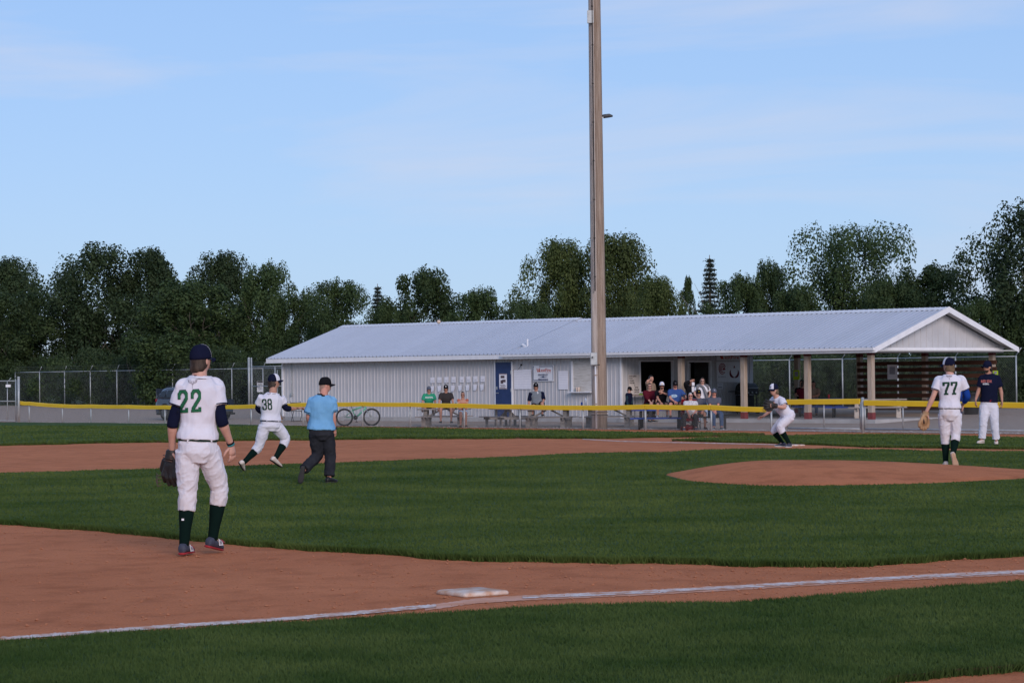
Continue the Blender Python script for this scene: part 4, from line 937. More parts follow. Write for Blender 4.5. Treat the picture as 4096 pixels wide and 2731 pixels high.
def creases(V, N, amp, k, seed, vdir=(0, 0, 1), stretch=.35):
    vd = Vector(vdir).normalized(); out_ = np.empty(len(V))
    for i, v in enumerate(V):
        p = Vector(v); s = p.dot(vd); q = (p - vd * s * (1 - stretch)) * k; q.x += seed; n1 = noise.noise(q); n2 = noise.noise(q * 2.1 + Vector((3.7, 1.1, 9.2)))
        out_[i] = (1 - abs(n1)) ** 4 * .75 + (1 - abs(n2)) ** 4 * .3 - .35
    return V + N * (amp * out_)[:, None]
def wrinkle(V, N, amp, k, seed=0.0):
    x, y, z = V[:, 0] * k, V[:, 1] * k, V[:, 2] * k
    n = np.sin(x * 1.3 + 2.1 * np.sin(z * .9 + seed) + seed) * np.sin(z * 2.2 + 1.4 * np.sin(x * 1.1 + y) + 2 * seed) + .5 * np.sin(2.7 * x + 3.9 * z + 1.5 * y + seed) * np.sin(y * 2.3 - z * 1.7)
    return V + N * (amp * n)[:, None]
def put(name, V, F, m, parent, org, smooth=True):
    V = np.asarray(V, float) - np.array(org); o = link(name, meshdata(name, V, F, m, smooth), parent); return o
def putb(name, b, m, parent, org, smooth=True):
    b.rel(org); return b.obj(name, m, parent, smooth)
def frame(f, u):
    f = Vector(f).normalized(); u = Vector(u); r = f.cross(u).normalized(); return r, f, r.cross(f).normalized()
def prof(p0, p1, pr, n=8):                                             # points and radii along a limb
    p0, p1 = Vector(p0), Vector(p1); ts = np.linspace(0, 1, n); return [p0.lerp(p1, float(t)) for t in ts], [float(np.interp(t, [q[0] for q in pr], [q[1] for q in pr])) for t in ts]
def bend(p0, p1, p2, pr, n=14, soft=.12):                              # limb through a joint with a rounded corner
    p0, p1, p2 = Vector(p0), Vector(p1), Vector(p2); l0, l1 = (p1 - p0).length, (p2 - p1).length; tj = l0 / (l0 + l1); pts_ = []
    for t in np.linspace(0, 1, n):
        t = float(t)
        q = p0.lerp(p1, t / tj) if t < tj else p1.lerp(p2, (t - tj) / (1 - tj))
        w = max(0, 1 - abs(t - tj) / soft)
        if w > 0:
            mid = (p0.lerp(p1, max(0, (tj - soft) / tj)) + p1.lerp(p2, min(1, soft / (1 - tj)))) / 2; q = q.lerp(mid, .35 * w)
        pts_.append(q)
    rad = [float(np.interp(t, [q[0] for q in pr], [q[1] for q in pr])) for t in np.linspace(0, 1, n)]
    return pts_, rad
def headmesh(b, c, r, f, u, k):
    nu, nv = 26, 18; rings = []
    for i in range(nv):
        ph = math.pi * (i + .5) / nv; zz = -math.cos(ph); rr = math.sin(ph); ring = []
        for j in range(nu):
            a = 2 * math.pi * j / nu; x, y, z = rr * math.cos(a), rr * math.sin(a), zz
            X, Y, Z = x * .076, y * .098, z * .122
            if z < 0:
                w = (-z) ** 1.4; X *= 1 - .30 * w; Y = Y * (1 - .18 * w) + .022 * w * (1 if y > 0 else .35)
                if y < 0: Y *= 1 - .35 * w
            fr = max(0, y) ** 6 * math.exp(-(x / .22) ** 2)
            Y += .020 * fr * math.exp(-((z + .20) / .16) ** 2)                       # nose
            Y -= .007 * max(0, y) ** 3 * math.exp(-((z + .02) / .10) ** 2) * math.exp(-((abs(x) - .38) / .2) ** 2)   # eye sockets
            Y += .006 * max(0, y) ** 3 * math.exp(-((z - .14) / .12) ** 2)            # brow
            Y += .006 * fr * math.exp(-((z + .52) / .08) ** 2) + .010 * max(0, y) ** 4 * math.exp(-((z + .85) / .15) ** 2)
            ring.append(c + (r * X + f * Y + u * Z) * k)
        rings.append(ring)
    b.loft(rings)
    for s in (-1, 1): b.ell(c + (r * (s * .078) - f * .008 - u * .012) * k, f * .018 * k, r * .009 * k, u * .032 * k, 10, 7)
def hand(b, w, d, pn, k, curl=.35, side=1, spread=.12):
    """palm, four fingers and a thumb; w wrist, d direction, pn palm normal, side +1 thumb towards d x pn"""
    d = Vector(d).normalized(); pn = Vector(pn); pn = (pn - d * pn.dot(d)).normalized(); l = d.cross(pn).normalized() * side
    rings = []
    for t, hw, ht in ((-.015, .026, .022), (.02, .034, .019), (.06, .042, .016), (.092, .040, .013)):
        rings.append([w + (d * t + l * (hw * math.cos(2 * math.pi * j / 12)) + pn * (ht * math.sin(2 * math.pi * j / 12))) * k for j in range(12)])
    b.loft(rings); palm_end = len(b.V)
    for q, (off, ln) in enumerate(((.030, .072), (.010, .080), (-.010, .075), (-.029, .060))):
        p = w + (d * .086 + l * off) * k; dd = (d + l * (off * spread * 20 * .3)).normalized(); pts_ = [p]
        for s_ in range(3):
            an = curl * (.45 + .55 * s_ + .08 * q); dd = (dd * math.cos(an) + pn * math.sin(an)).normalized(); pts_.append(pts_[-1] + dd * (ln * k * (.44, .32, .26)[s_]))
        b.tube(pts_, [.0105 * k, .0100 * k, .0092 * k, .0066 * k], 7)
    p = w + (d * .022 + l * .030) * k; dd = (d * .55 + l * .75 + pn * .35).normalized(); pts_ = [p]
    for s_, ln in enumerate((.040, .032, .026)):
        pts_.append(pts_[-1] + dd * ln * k); dd = (dd + d * .35 - l * .25 + pn * .2 * curl).normalized()
    b.tube(pts_, [.014 * k, .0125 * k, .0105 * k, .007 * k], 7)
TOR = [(-.17, .095, .095, -.01), (-.04, .158, .125, -.015), (.10, .166, .122, -.015), (.24, .150, .108, 0), (.42, .142, .104, .01), (.62, .158, .116, .012), (.80, .176, .118, .005), (.94, .172, .104, -.006), (1.03, .142, .086, -.010), (1.10, .104, .072, -.010), (1.17, .070, .062, -.006), (1.22, .058, .056, 0)]
def torso(b, J, k, t0, t1, inf=0.0, wid=1.0, belly=0.0, blouse=None, n=20, close=True):
    hc = (J['hl'] + J['hr']) / 2; sc = (J['sl'] + J['sr']) / 2; up = (sc - hc).normalized(); lh = (J['hr'] - J['hl']).normalized(); ls = (J['sr'] - J['sl']).normalized(); L_ = (sc - hc).length
    ts = sorted(set([t0, t1] + [q[0] for q in TOR if t0 < q[0] < t1] + [float(x) for x in np.linspace(t0, t1, 12)])); rings = []
    for t in ts:
        hw = float(np.interp(t, [q[0] for q in TOR], [q[1] for q in TOR])) * k * wid + inf; hd = float(np.interp(t, [q[0] for q in TOR], [q[2] for q in TOR])) * k * (wid * .5 + .5) + inf
        oy = float(np.interp(t, [q[0] for q in TOR], [q[3] for q in TOR])) * k
        w = min(1, max(0, t)); la = lh.lerp(ls, w).normalized(); f = up.cross(la).normalized(); la = f.cross(up).normalized()
        bl_ = belly * k * math.exp(-((t - .30) / .22) ** 2)
        if blouse:
            e = blouse * math.exp(-((t - t0 - .06) / .07) ** 2); hw += e; hd += e
        c = hc + up * (L_ * t) + f * (oy + bl_ * .55); hd += bl_ * .6; hw += bl_ * .35
        rings.append([c + la * (hw * math.copysign(abs(math.cos(a)) ** .85, math.cos(a))) + f * (hd * math.copysign(abs(math.sin(a)) ** .9, math.sin(a))) for a in [2 * math.pi * j / n for j in range(n)]])
    b.loft(rings); return up
def shoe(J, an, toe, upv, k, mu, ms, parent, org, ln=.285, tongue=None):
    an, toe = J[an], J[toe]; f = (toe - an); u = Vector(upv).normalized(); f = (f - u * f.dot(u)).normalized(); r = f.cross(u).normalized()
    h0 = an - u * (.075 * k) - f * (.075 * k)                         # heel on the sole plane
    def rings(pr):
        out_ = []
        for t, hw, zb, zt in pr:
            c = h0 + f * (ln * k * t); out_.append([c + r * (hw * k * math.copysign(abs(math.cos(a)) ** .8, math.cos(a))) + u * (k * ((zb + zt) / 2 + (zt - zb) / 2 * math.copysign(abs(math.sin(a)) ** .7, math.sin(a)))) for a in [2 * math.pi * j / 14 for j in range(14)]])
        return out_
    b = B(); b.loft(rings([(0, .020, .012, .065), (.04, .033, .010, .085), (.16, .037, .010, .100), (.32, .036, .010, .098), (.48, .040, .010, .075), (.66, .046, .010, .060), (.84, .044, .012, .050), (.95, .032, .014, .040), (1.0, .015, .018, .032)])); o = putb('shoe', b, mu, parent, org)
    b = B(); b.loft(rings([(-.015, .022, -.004, .016), (.06, .037, -.005, .018), (.3, .034, -.003, .016), (.62, .050, -.005, .017), (.85, .047, -.004, .018), (.97, .032, 0, .020), (1.01, .014, .006, .022)])); putb('sole', b, ms, o, org); return o
def capmesh(c, r, f, u, k, mc, parent, org, mf=None, mb=None, emblem=None, back=False, tilt=.10, fa=(10, 170)):
    f2 = (f * math.cos(tilt) + u * math.sin(tilt)).normalized(); u2 = r.cross(f2).normalized(); o_ = c + u * (.012 * k) - f * .004 * k
    def dome(sc, a0=0, a1=2 * math.pi, z0=.0, ex=0):
        b = B(); rings = []; nu = 22; nv = 9
        for i in range(nv):
            t = i / (nv - 1) * .97; zz = z0 + (1 - z0) * math.sin(t * math.pi / 2); rr = math.cos(t * math.pi / 2) ** .72; ring = []
            for j in range(nu):
                a = a0 + (a1 - a0) * j / (nu if a1 - a0 > 6 else nu - 1)
                fs = .112 if math.sin(a) > 0 else .106
                ring.append(o_ + (r * (.088 * rr * math.cos(a)) + f2 * (fs * rr * math.sin(a)) + u2 * (.128 * zz + (.010 * max(0, math.sin(a)) ** 2 * (1 - t)))) * k * sc)
            rings.append(ring)
        return rings
    b = B(); b.loft(dome(1.0)); cap = putb('cap', b, mc, parent, org)
    b = B(); V = []; F = []; n = 13; m_ = 5
    for lay in (0, -.006):
        for i in range(m_):
            t = i / (m_ - 1)
            for j in range(n):
                a = math.pi * (.12 + .76 * j / (n - 1)); rad_f = .100 + .078 * t * math.sin(a) ** .6; rad_r = .086 + .012 * t * (1 - abs(math.cos(a)) * .6)
                x = rad_r * math.cos(a); y = rad_f * math.sin(a) ** .85; z = .012 - .016 * t - .030 * (x / .085) ** 2 * (.35 + .65 * t) + lay
                V.append(o_ + (r * x + f2 * y + u2 * z) * k)
    q = m_ * n
    for L_ in (0, 1):
        for i in range(m_ - 1):
            for j in range(n - 1): s = L_ * q + i * n + j; F.append((s, s + 1, s + n + 1, s + n))
    for i in range(m_ - 1): F.append((i * n, (i + 1) * n, q + (i + 1) * n, q + i * n)); F.append((i * n + n - 1, q + i * n + n - 1, q + (i + 1) * n + n - 1, (i + 1) * n + n - 1))
    for j in range(n - 1): F.append(((m_ - 1) * n + j, (m_ - 1) * n + j + 1, q + (m_ - 1) * n + j + 1, q + (m_ - 1) * n + j)); F.append((j, q + j, q + j + 1, j + 1))
    b.add(V, F); putb('brim', b, mb or mc, cap, org)
    if mf:
        rg = dome(1.018, R(fa[0]), R(fa[1]), .02); rg2 = dome(1.0, R(fa[0]), R(fa[1]), .02); b = B(); nv, nu = len(rg), len(rg[0]); V = [p for q_ in rg for p in q_] + [p for q_ in rg2 for p in q_]; N = nv * nu; F = []
        for i in range(nv - 1):
            for j in range(nu - 1): s = i * nu + j; F += [(s, s + 1, s + nu + 1, s + nu), (N + s, N + s + nu, N + s + nu + 1, N + s + 1)]
        b.add(V, F); putb('front_panel', b, mf, cap, org)
    if emblem:
        txt, me_ = emblem; b = B(); w_ = .055 if len(txt) > 1 else .03
        V, F = text_geo(txt, 1.0, .03); V = np.array(V); V[:, 0] -= (V[:, 0].max() + V[:, 0].min()) / 2; V[:, 1] -= (V[:, 1].max() + V[:, 1].min()) / 2; s_ = w_ / np.ptp(V[:, 0]); pts_ = []
        for v in V:
            x, z = v[0] * s_, v[1] * s_ * 1.1; yy = .117 * math.sqrt(max(.1, 1 - (x / .088) ** 2 - ((z + .052) / .150) ** 2)) ; pts_.append(o_ + (r * x + f2 * (yy + .004) + u2 * (.052 + z)) * k * 1.02)
        b.add(pts_, F); putb('emblem', b, me_, cap, org, False)
    return cap
def hairmesh(c, r, f, u, k, m, parent, org, back=.55, length=0.0, full=True, thick=1.10):
    b = B(); nu, nv = 26, 16; rings = []
    for i in range(nv):
        ph = math.pi * (i + .5) / nv; zz = -math.cos(ph); rr = math.sin(ph); ring = []
        for j in range(nu):
            a = 2 * math.pi * j / nu; x, y, z = rr * math.cos(a), rr * math.sin(a), zz
            on = (z > .48) or (y < .18 and z > -back + .55 * max(0, y + .2)) or (y < -.30 and z > -.8)
            if not full and z > .75: on = True
            s = thick + .025 * math.sin(7 * a + 3 * zz) if on else .80
            bx = 1 + .75 * max(0, -z - .25) * (1 if (on and y < 0) else 0); ring.append(c + (r * (x * .076 * s * bx) + f * (y * .098 * s * bx) + u * (z * .122 * (s if z > -.4 else (1.16 if (on and y < -.05) else min(s, .98))))) * k)
        rings.append(ring)
    b.loft(rings)
    if length:
        for q in range(9):
            a = math.pi + math.pi * (q / 8); x, y = math.cos(a) * .07, math.sin(a) * .07 - .015
            p0 = c + (r * x + f * y + u * .03) * k; p1 = p0 + (r * x * .25 - u * length * .5 - f * .005) * k; p2 = p1 - (u * length * .5 - f * .02 * math.sin(q)) * k
            b.tube([p0, p1, p2], [.034 * k, .036 * k, .020 * k], 7)
    return putb('hair', b, m, parent, org)
def glasses(c, r, f, u, k, m, parent, org, lens=None):
    b = B()
    for s in (-1, 1):
        pts_ = []; rg = []
        for t in np.linspace(0, 1, 6):
            a = R(90 - s * (8 + 44 * t)); x, y = .080 * math.cos(a), .106 * math.sin(a); hh = .019 * (1 - .25 * t)
            p = c + (r * x + f * y + u * .006) * k; rg.append([p + u * hh * k, p + f * .004 * k + r * (.003 * s) * k, p - u * hh * k * .95, p - f * .004 * k])
        b.loft(rg); b.tube([c + (r * (s * .078) + f * .050 + u * .010) * k, c + (r * (s * .082) - f * .01 + u * .008) * k], .004 * k, 5)
    b.tube([c + (r * -.014 + f * .108 + u * .012) * k, c + (r * .014 + f * .108 + u * .012) * k], .005 * k, 5)
    return putb('sunglasses', b, m, parent, org)
def face(c, r, f, u, k, parent, org, skin_dark, eyes=True, smile=False):
    if eyes:
        for s in (-1, 1): b = B(); b.ell(c + (r * (s * .030) + f * .083 + u * .0) * k, r * .012 * k, f * .008 * k, u * .006 * k, 8, 5); putb('eye', b, plain('dark eye', (.03, .02, .018), .3), parent, org)
    b = B(); pts_ = [c + (r * x + f * (.098 - 14 * x * x * .25) - u * (.066 - (3.0 * x * x if smile else .6 * x * x))) * k for x in (-.024, -.012, 0, .012, .024)]
    b.tube(pts_, [.003 * k, .005 * k, .0055 * k, .005 * k, .003 * k], 6); putb('mouth', b, plain('teeth', (.75, .72, .68), .5) if smile else skin_dark, parent, org)
SKIN = {'light': mat('light skin', (.50, .27, .20), (.56, .32, .25), .6, scale=14, spec=.35), 'tan': mat('tanned skin', (.40, .195, .135), (.46, .24, .17), .6, scale=14, spec=.35), 'red': mat('ruddy skin', (.50, .22, .165), (.56, .27, .20), .6, scale=14, spec=.35)}
M_LIP = plain('lip', (.30, .10, .09), .6)
def cloth(name, c, c2=None, bump=.2): return mat(name, c, c2 or tuple(x * 1.15 for x in c), .95, scale=7, detail=4, bump=bump, bscale=11, spec=.04)
M_WHITE = mat('white uniform knit', (.62, .61, .68), (.68, .67, .74), .9, scale=5, detail=4, bump=.22, bscale=8, spec=.15, sheen=.1)
M_WPANT = mat('white baseball trousers, dusty', (.58, .51, .50), (.66, .65, .71), .9, scale=3.0, detail=4, bump=.25, bscale=9, spec=.15, sheen=.1, lo=.30, hi=.52)
M_NAVYC = cloth('navy cloth', (.008, .010, .027)); M_GREEN_SOCK = cloth('dark green sock', (.004, .012, .010), bump=.15); M_BLKC = cloth('black cloth', (.010, .010, .012)); M_CHAR = cloth('charcoal cloth', (.032, .031, .033))
M_HAIR = mat('brown hair', (.025, .016, .012), (.06, .040, .028), .6, scale=30, stretch=(1, 1, .3)); M_HAIRB = mat('black hair', (.008, .007, .007), (.02, .017, .015), .5, scale=30); M_HAIRL = mat('light brown hair', (.10, .065, .035), (.17, .115, .065), .6, scale=30); M_HAIRG = mat('grey hair', (.35, .34, .33), (.48, .47, .46), .6, scale=30)
M_GLASS = mat('dark lens', (.008, .008, .009), None, .12, spec=.6)
def person(J, org, label, skin='light', k=1.0, vox=.010, shirt=None, pants=None, shoes=None, headopt=None, wid=1.0, belly=0.0, group=None, fw=None, hands=(None, None)):
    """J: world joints nk hd sl sr el er wl wr hl hr kl kr al ar tl tr (l / r are the person's own sides); fw = (face direction, head up)"""
    o = empty('person', org); tag(o, label, 'person', group); sk = SKIN[skin]; c = J['hd']; r, f, u = frame(*fw)
    b = B(); torso(b, J, k, -.17, 1.12, -.012, wid, belly)
    b.tube([J['nk'] - u * .05 * k, J['nk'].lerp(c, .5), c - u * .02 * k - f * .01 * k], [.070 * k, .062 * k, .062 * k], 12); headmesh(b, c, r, f, u, k)
    for s in 'lr':
        S, E, Wr = J['s' + s], J['e' + s], J['w' + s]; lat = (J['sr'] - J['sl']).normalized() * (-1 if s == 'l' else 1)
        b.ell(S - lat * .02, lat * .056 * k, f * .055 * k, u * .054 * k, 12, 8)
        b.tube(*bend(S, E, Wr, [(0, .050 * k), (.22, .050 * k), (.47, .042 * k), (.56, .043 * k), (.66, .045 * k), (.85, .033 * k), (1, .027 * k)], 16), 12)
        H, K, A = J['h' + s], J['k' + s], J['a' + s]
        b.tube(*bend(H, K, A, [(0, .090 * k), (.25, .082 * k), (.45, .060 * k), (.52, .058 * k), (.66, .062 * k), (.85, .044 * k), (1, .036 * k)], 18), 12)
        d_ = (J['t' + s] - A); b.tube([A + (K - A).normalized() * .02, A + d_ * .2, A.lerp(J['t' + s], .55)], [.034 * k, .030 * k, .018 * k], 8)
    V, F, N = fuse(b, vox, 3)
    hb = B()
    for s, hp in zip('lr', hands):
        if hp is None: hp = {}
        d_ = Vector(hp.get('d', (J['w' + s] - J['e' + s]))).normalized(); pn = hp.get('pn'); 
        if pn is None: pn = ((J['hl'] + J['hr']) / 2 - J['w' + s]); pn = Vector((pn.x, pn.y, 0)) 
        hand(hb, J['w' + s], d_, pn, k, hp.get('curl', .35), hp.get('side', 1 if s == 'l' else -1))
    nV = len(V); V2 = np.concatenate([V, np.array([tuple(v) for v in hb.V])]); F2 = F + [tuple(i + nV for i in q) for q in hb.F]
    body = put('body', V2, F2, sk, o, org)
    out_ = {'root': o, 'body': body}
    if pants:
        pm = pants['m']; kind = pants.get('kind', 'long'); b = B(); torso(b, J, k, -.19, pants.get('top', .22), .008, wid, belly * .9)
        for s in 'lr':
            H, K, A = J['h' + s], J['k' + s], J['a' + s]; lo = pants.get('loose', .014); end = {'long': .98, 'base': .66, 'short': .42}[kind]
            pts_, rad = bend(H, K, A, [(0, .098 * k + lo), (.25, .088 * k + lo), (.45, .066 * k + lo * 1.1), (.55, .066 * k + lo * 1.1), (.66, .066 * k + lo * (.5 if kind == 'base' else 1)), (.85, .052 * k + lo * 1.4), (1, .050 * k + lo * 1.5)], 26)
            m_ = max(4, int(26 * end)); 
            if kind == 'short': rad = [q + .012 * i / m_ for i, q in enumerate(rad)]
            b.tube(pts_[:m_], rad[:m_], 14)
        V, F, N = fuse(b, vox, 4); V = wrinkle(V, N, pants.get('wr', .006) * .15, 14, 1.3)
        if vox < .013: V = creases(V, N, pants.get('cr', .013), 9.0, 1.7 + org[0], (.55, .2, .8), .8)
        for s in 'lr':
            for c0_, wd, am, fr in ((J['k' + s], .10, .0030, 95), (J['h' + s], .14, .0016, 70), (J['a' + s], .14, .004 if kind == 'long' else 0, 110)):
                if not am: continue
                rel_ = V - np.array(c0_); ax_ = np.array((J['k' + s] - J['h' + s]).normalized()); lt_ = np.array((J['hr'] - J['hl']).normalized()); dist = np.linalg.norm(rel_, axis=1); ph_ = (rel_ @ ax_) * fr + (rel_ @ lt_) * fr * .45 + 2 * np.sin((rel_ @ lt_) * 30)
                V = V + N * (am * np.exp(-(dist / wd) ** 2) * np.sin(ph_))[:, None]
        pass; out_['pants'] = put(pants.get('name', 'trousers'), V, F, pm, o, org)
        if kind == 'base':
            for s in 'lr':
                b = B(); pts_, rad = bend(J['h' + s], J['k' + s], J['a' + s], [(0, .090 * k), (.25, .08 * k), (.5, .062 * k), (.66, .068 * k), (.85, .050 * k), (1, .043 * k)], 26); b.tube(pts_[15:], rad[15:], 12); putb('sock', b, pants['sock'], o, org)
        if pants.get('belt'):
            b = B(); torso(b, J, k, .145, .215, .020, wid, belly); V, F, N = b.V, b.F, None; putb('belt', b, pants['belt'], o, org)
            if kind == 'base':
                for a_ in (-2.15, -1.0, .6, 2.5):
                    b = B(); hc_ = (J['hl'] + J['hr']) / 2; sc_ = (J['sl'] + J['sr']) / 2; up_ = (sc_ - hc_).normalized(); la_ = (J['hr'] - J['hl']).normalized(); ff_ = up_.cross(la_).normalized(); q_ = hc_ + up_ * ((sc_ - hc_).length * .18) + la_ * (.180 * k * wid * math.cos(a_)) + ff_ * (.140 * k * math.sin(a_)); b.bar(q_ - up_ * .028, q_ + up_ * .028, .03, .016, ff_); putb('belt_loop', b, pm, o, org, False)
    if shirt:
        b = B(); t0 = shirt.get('t0', .20); inf = shirt.get('inf', .016); torso(b, J, k, t0, shirt.get('t1', 1.16), inf, wid, belly, shirt.get('blouse'))
        for s in 'lr':
            S, E, Wr = J['s' + s], J['e' + s], J['w' + s]; lat = (J['sr'] - J['sl']).normalized() * (-1 if s == 'l' else 1); sl_ = shirt.get('sleeve', .30)
            b.ell(S - lat * .012, lat * (.064 * k + inf * .8), f * (.060 * k + inf), u * (.060 * k + inf * .8), 12, 8)
            if sl_ > 0:
                pts_, rad = bend(S, E, Wr, [(0, .060 * k + inf), (.2, .055 * k + inf * 1.2), (.42, .052 * k + inf * 1.3), (.6, .047 * k + inf * .8), (1, .033 * k + inf * .6)], 30); b.tube(pts_[:max(3, int(30 * sl_))], rad[:max(3, int(30 * sl_))], 14)
        V, F, N = fuse(b, vox, 4); V = wrinkle(V, N, shirt.get('wr', .005) * .25, 11, .7 + org[0])
        if vox < .013: V = creases(V, N, shirt.get('cr', .011), 7.5, 4.2 + org[0], (.25, 0, 1), .40)
        hc_ = np.array((J['hl'] + J['hr']) / 2); ax_ = np.array((J['sl'] + J['sr']) / 2) - hc_; al_ = np.linalg.norm(ax_); ax_ /= al_; la_ = np.array((J['sr'] - J['sl']).normalized()); rel_ = V - hc_; tt = (rel_ @ ax_) / al_; xx = rel_ @ la_
        V = V + N * (shirt.get('fold', .0030) * np.clip(1.0 - tt, 0, 1) ** 1.3 * (np.sin(xx * 34 + 9 * tt + 3 * np.sin(tt * 5 + org[0])) * .8 + .45 * np.sin(xx * 71 - tt * 16 + 2 * np.sin(tt * 7) + org[0])) * (np.abs(xx) < .3))[:, None]; sh = put(shirt.get('name', 'shirt'), V, F, shirt['m'], o, org); out_['shirt'] = sh; out_['shirt_geo'] = (V, F)
        if shirt.get('under'):
            for s in 'lr':
                if s not in shirt.get('under_sides', 'lr'): continue
                pts_, rad = bend(J['s' + s], J['e' + s], J['w' + s], [(0, .060 * k), (.25, .058 * k), (.5, .053 * k), (.62, .052 * k), (1, .036 * k)], 30); b = B(); a0, a1 = int(30 * (shirt['sleeve'] - .05)), int(30 * shirt.get('under_end', .62)); b.tube(pts_[a0:a1], rad[a0:a1], 14); putb('undershirt_sleeve', b, shirt['under'], o, org)
        if shirt.get('trim'):
            for s in 'lr':
                pts_, rad = bend(J['s' + s], J['e' + s], J['w' + s], [(0, .060 * k + inf), (.2, .055 * k + inf * 1.2), (.42, .052 * k + inf * 1.3), (.6, .047 * k + inf * .8), (1, .033 * k)], 60); i0 = int(60 * shirt['sleeve']); 
                b = B(); b.tube(pts_[i0 - 4:i0 - 2], [q + .004 for q in rad[i0 - 4:i0 - 2]], 16); putb('sleeve_trim', b, shirt['trim'], sh, org)
        if shirt.get('collar'):
            b = B(); n_ = J['nk']; ln = (J['sr'] - J['sl']).normalized(); ff = u.cross(ln).normalized() if abs(u.dot(ln)) < .9 else f
            hc_ = (J['hl'] + J['hr']) / 2; sc_ = (J['sl'] + J['sr']) / 2; up_ = (sc_ - hc_); L2 = up_.length; up_.normalize(); c1 = hc_ + up_ * (L2 * 1.145); c1 = c1 + ff * (-.006 * k)
            b.tube([c1 - up_ * .014 * k, c1 + up_ * (shirt.get('ch', .012) * k)], [.088 * k + inf * .7, .070 * k + inf * .45], 20); putb('collar', b, shirt['collar'], sh, org)
    if shoes:
        for s in 'lr':
            su = shoes.get('up' + s, (0, 0, 1)); shoe(J, 'a' + s, 't' + s, su, k, shoes['m'], shoes.get('sole', M_BLACK), o, org, shoes.get('ln', .285))
    h = headopt or {}
    if h.get('hair') is not None: hairmesh(c, r, f, u, k, h['hair'], o, org, h.get('back', .55), h.get('length', 0), h.get('full', True), h.get('thick', 1.10))
    if h.get('cap') is not None: out_['cap'] = capmesh(c, r, f, u, k, h['cap'], o, org, h.get('front'), h.get('brim'), h.get('emblem'), tilt=h.get('tilt', .06), fa=h.get('fa', (10, 170)))
    if h.get('glasses'): glasses(c, r, f, u, k, h['glasses'], o, org)
    if h.get('beard') is not None:
        b = B(); rings = []
        for i in range(12):
            ph = math.pi * (i + .5) / 12; zz = -math.cos(ph); rr = math.sin(ph); ring = []
            for j in range(20):
                a = 2 * math.pi * j / 20; x, y, z = rr * math.cos(a), rr * math.sin(a), zz; on = z < -.45 and y > -.05; s_ = 1.045 if on else .75; w = max(0, -z) ** 1.4
                X = x * .076 * s_ * (1 - .30 * w); Y = y * .098 * s_ * (1 - .18 * w) + (.022 * w if y > 0 else 0); ring.append(c + (r * X + f * (Y + .004) + u * (z * .122 * (1.03 if on else .8))) * k)
            rings.append(ring)
        b.loft(rings); putb('beard', b, h['beard'], o, org)
    face(c, r, f, u, k, o, org, M_LIP, eyes=not h.get('glasses'), smile=h.get('smile', False))
    return out_
# printing on cloth: shapes laid on the surface of a garment
def decal(out_, name, cells, o, ux, uy, nrm, m, org, off=.006):
    V, F = out_['shirt_geo']; tree_ = BVHTree.FromPolygons([Vector(v) for v in V], F); vs_ = {}; VV = []; FF = []
    nrm = Vector(nrm).normalized()
    def vert(p):
        key = (round(p[0], 5), round(p[1], 5))
        if key not in vs_:
            q = Vector(o) + Vector(ux) * p[0] + Vector(uy) * p[1]; h = tree_.ray_cast(q + nrm * .6, -nrm)
            vs_[key] = len(VV); VV.append(tuple((h[0] if h[0] else q) + nrm * off))
        return vs_[key]
    for poly in cells: FF.append(tuple(vert(p) for p in poly))
    b = B(); b.add(VV, FF); return putb(name, b, m, out_['shirt'], org, False)
def raster(strokes, w, h, sw, cell=.006):
    """cells of a w x h box lying within sw of any stroke polyline (unit coordinates)"""
    cells = []; nx, ny = int(w / cell), int(h / cell)
    for i in range(nx):
        for j in range(ny):
            x, y = (i + .5) * cell, (j + .5) * cell; ok = False
            for st in strokes:
                for (x0, y0), (x1, y1) in zip(st[:-1], st[1:]):
                    ax, ay, bx, by = x0 * w, y0 * h, x1 * w, y1 * h; dx, dy = bx - ax, by - ay; l2 = dx * dx + dy * dy; t = max(0, min(1, ((x - ax) * dx + (y - ay) * dy) / l2)) if l2 else 0
                    if max(abs(x - ax - t * dx), abs(y - ay - t * dy)) < sw * .92 and math.hypot(x - ax - t * dx, y - ay - t * dy) < sw * 1.15: ok = True; break
                if ok: break
            if ok: X, Y = i * cell - w / 2, j * cell - h / 2; cells.append(((X, Y), (X + cell, Y), (X + cell, Y + cell), (X, Y + cell)))
    return cells
DIG = {'2': [[(.16, .66), (.16, .80), (.32, .92), (.68, .92), (.84, .80), (.84, .62), (.22, .18), (.16, .08), (.84, .08), (.84, .17)]],
       '3': [[(.16, .72), (.16, .82), (.30, .92), (.70, .92), (.84, .80), (.84, .64), (.72, .52), (.50, .52)], [(.72, .52), (.84, .40), (.84, .20), (.70, .08), (.30, .08), (.16, .18), (.16, .28)]],
       '8': [[(.30, .92), (.70, .92), (.84, .80), (.84, .64), (.70, .52), (.30, .52), (.16, .64), (.16, .80), (.30, .92)], [(.30, .52), (.16, .40), (.16, .20), (.30, .08), (.70, .08), (.84, .20), (.84, .40), (.70, .52)]],
       '7': [[(.14, .76), (.14, .92), (.86, .92), (.86, .84), (.48, .30), (.48, .08)], [(.32, .06), (.66, .06)]]}
ANT = [[(.5, .02), (.5, .42)], [(.5, .35), (.42, .52), (.58, .52), (.5, .35)], [(.46, .5), (.30, .58), (.14, .66), (.06, .90)], [(.30, .58), (.26, .86)], [(.16, .66), (.16, .92)], [(.54, .5), (.70, .58), (.86, .66), (.94, .90)], [(.70, .58), (.74, .86)], [(.84, .66), (.84, .92)], [(.40, .60), (.44, .80)], [(.60, .60), (.56, .80)]]
M_NUM = plain('green number', (.012, .115, .050), .8); M_NUMD = plain('dark green number', (.008, .045, .025), .8); M_NUMEDGE = plain('dark number edge', (.02, .03, .03), .8); M_GREYP = plain('grey print', (.30, .27, .30), .8)
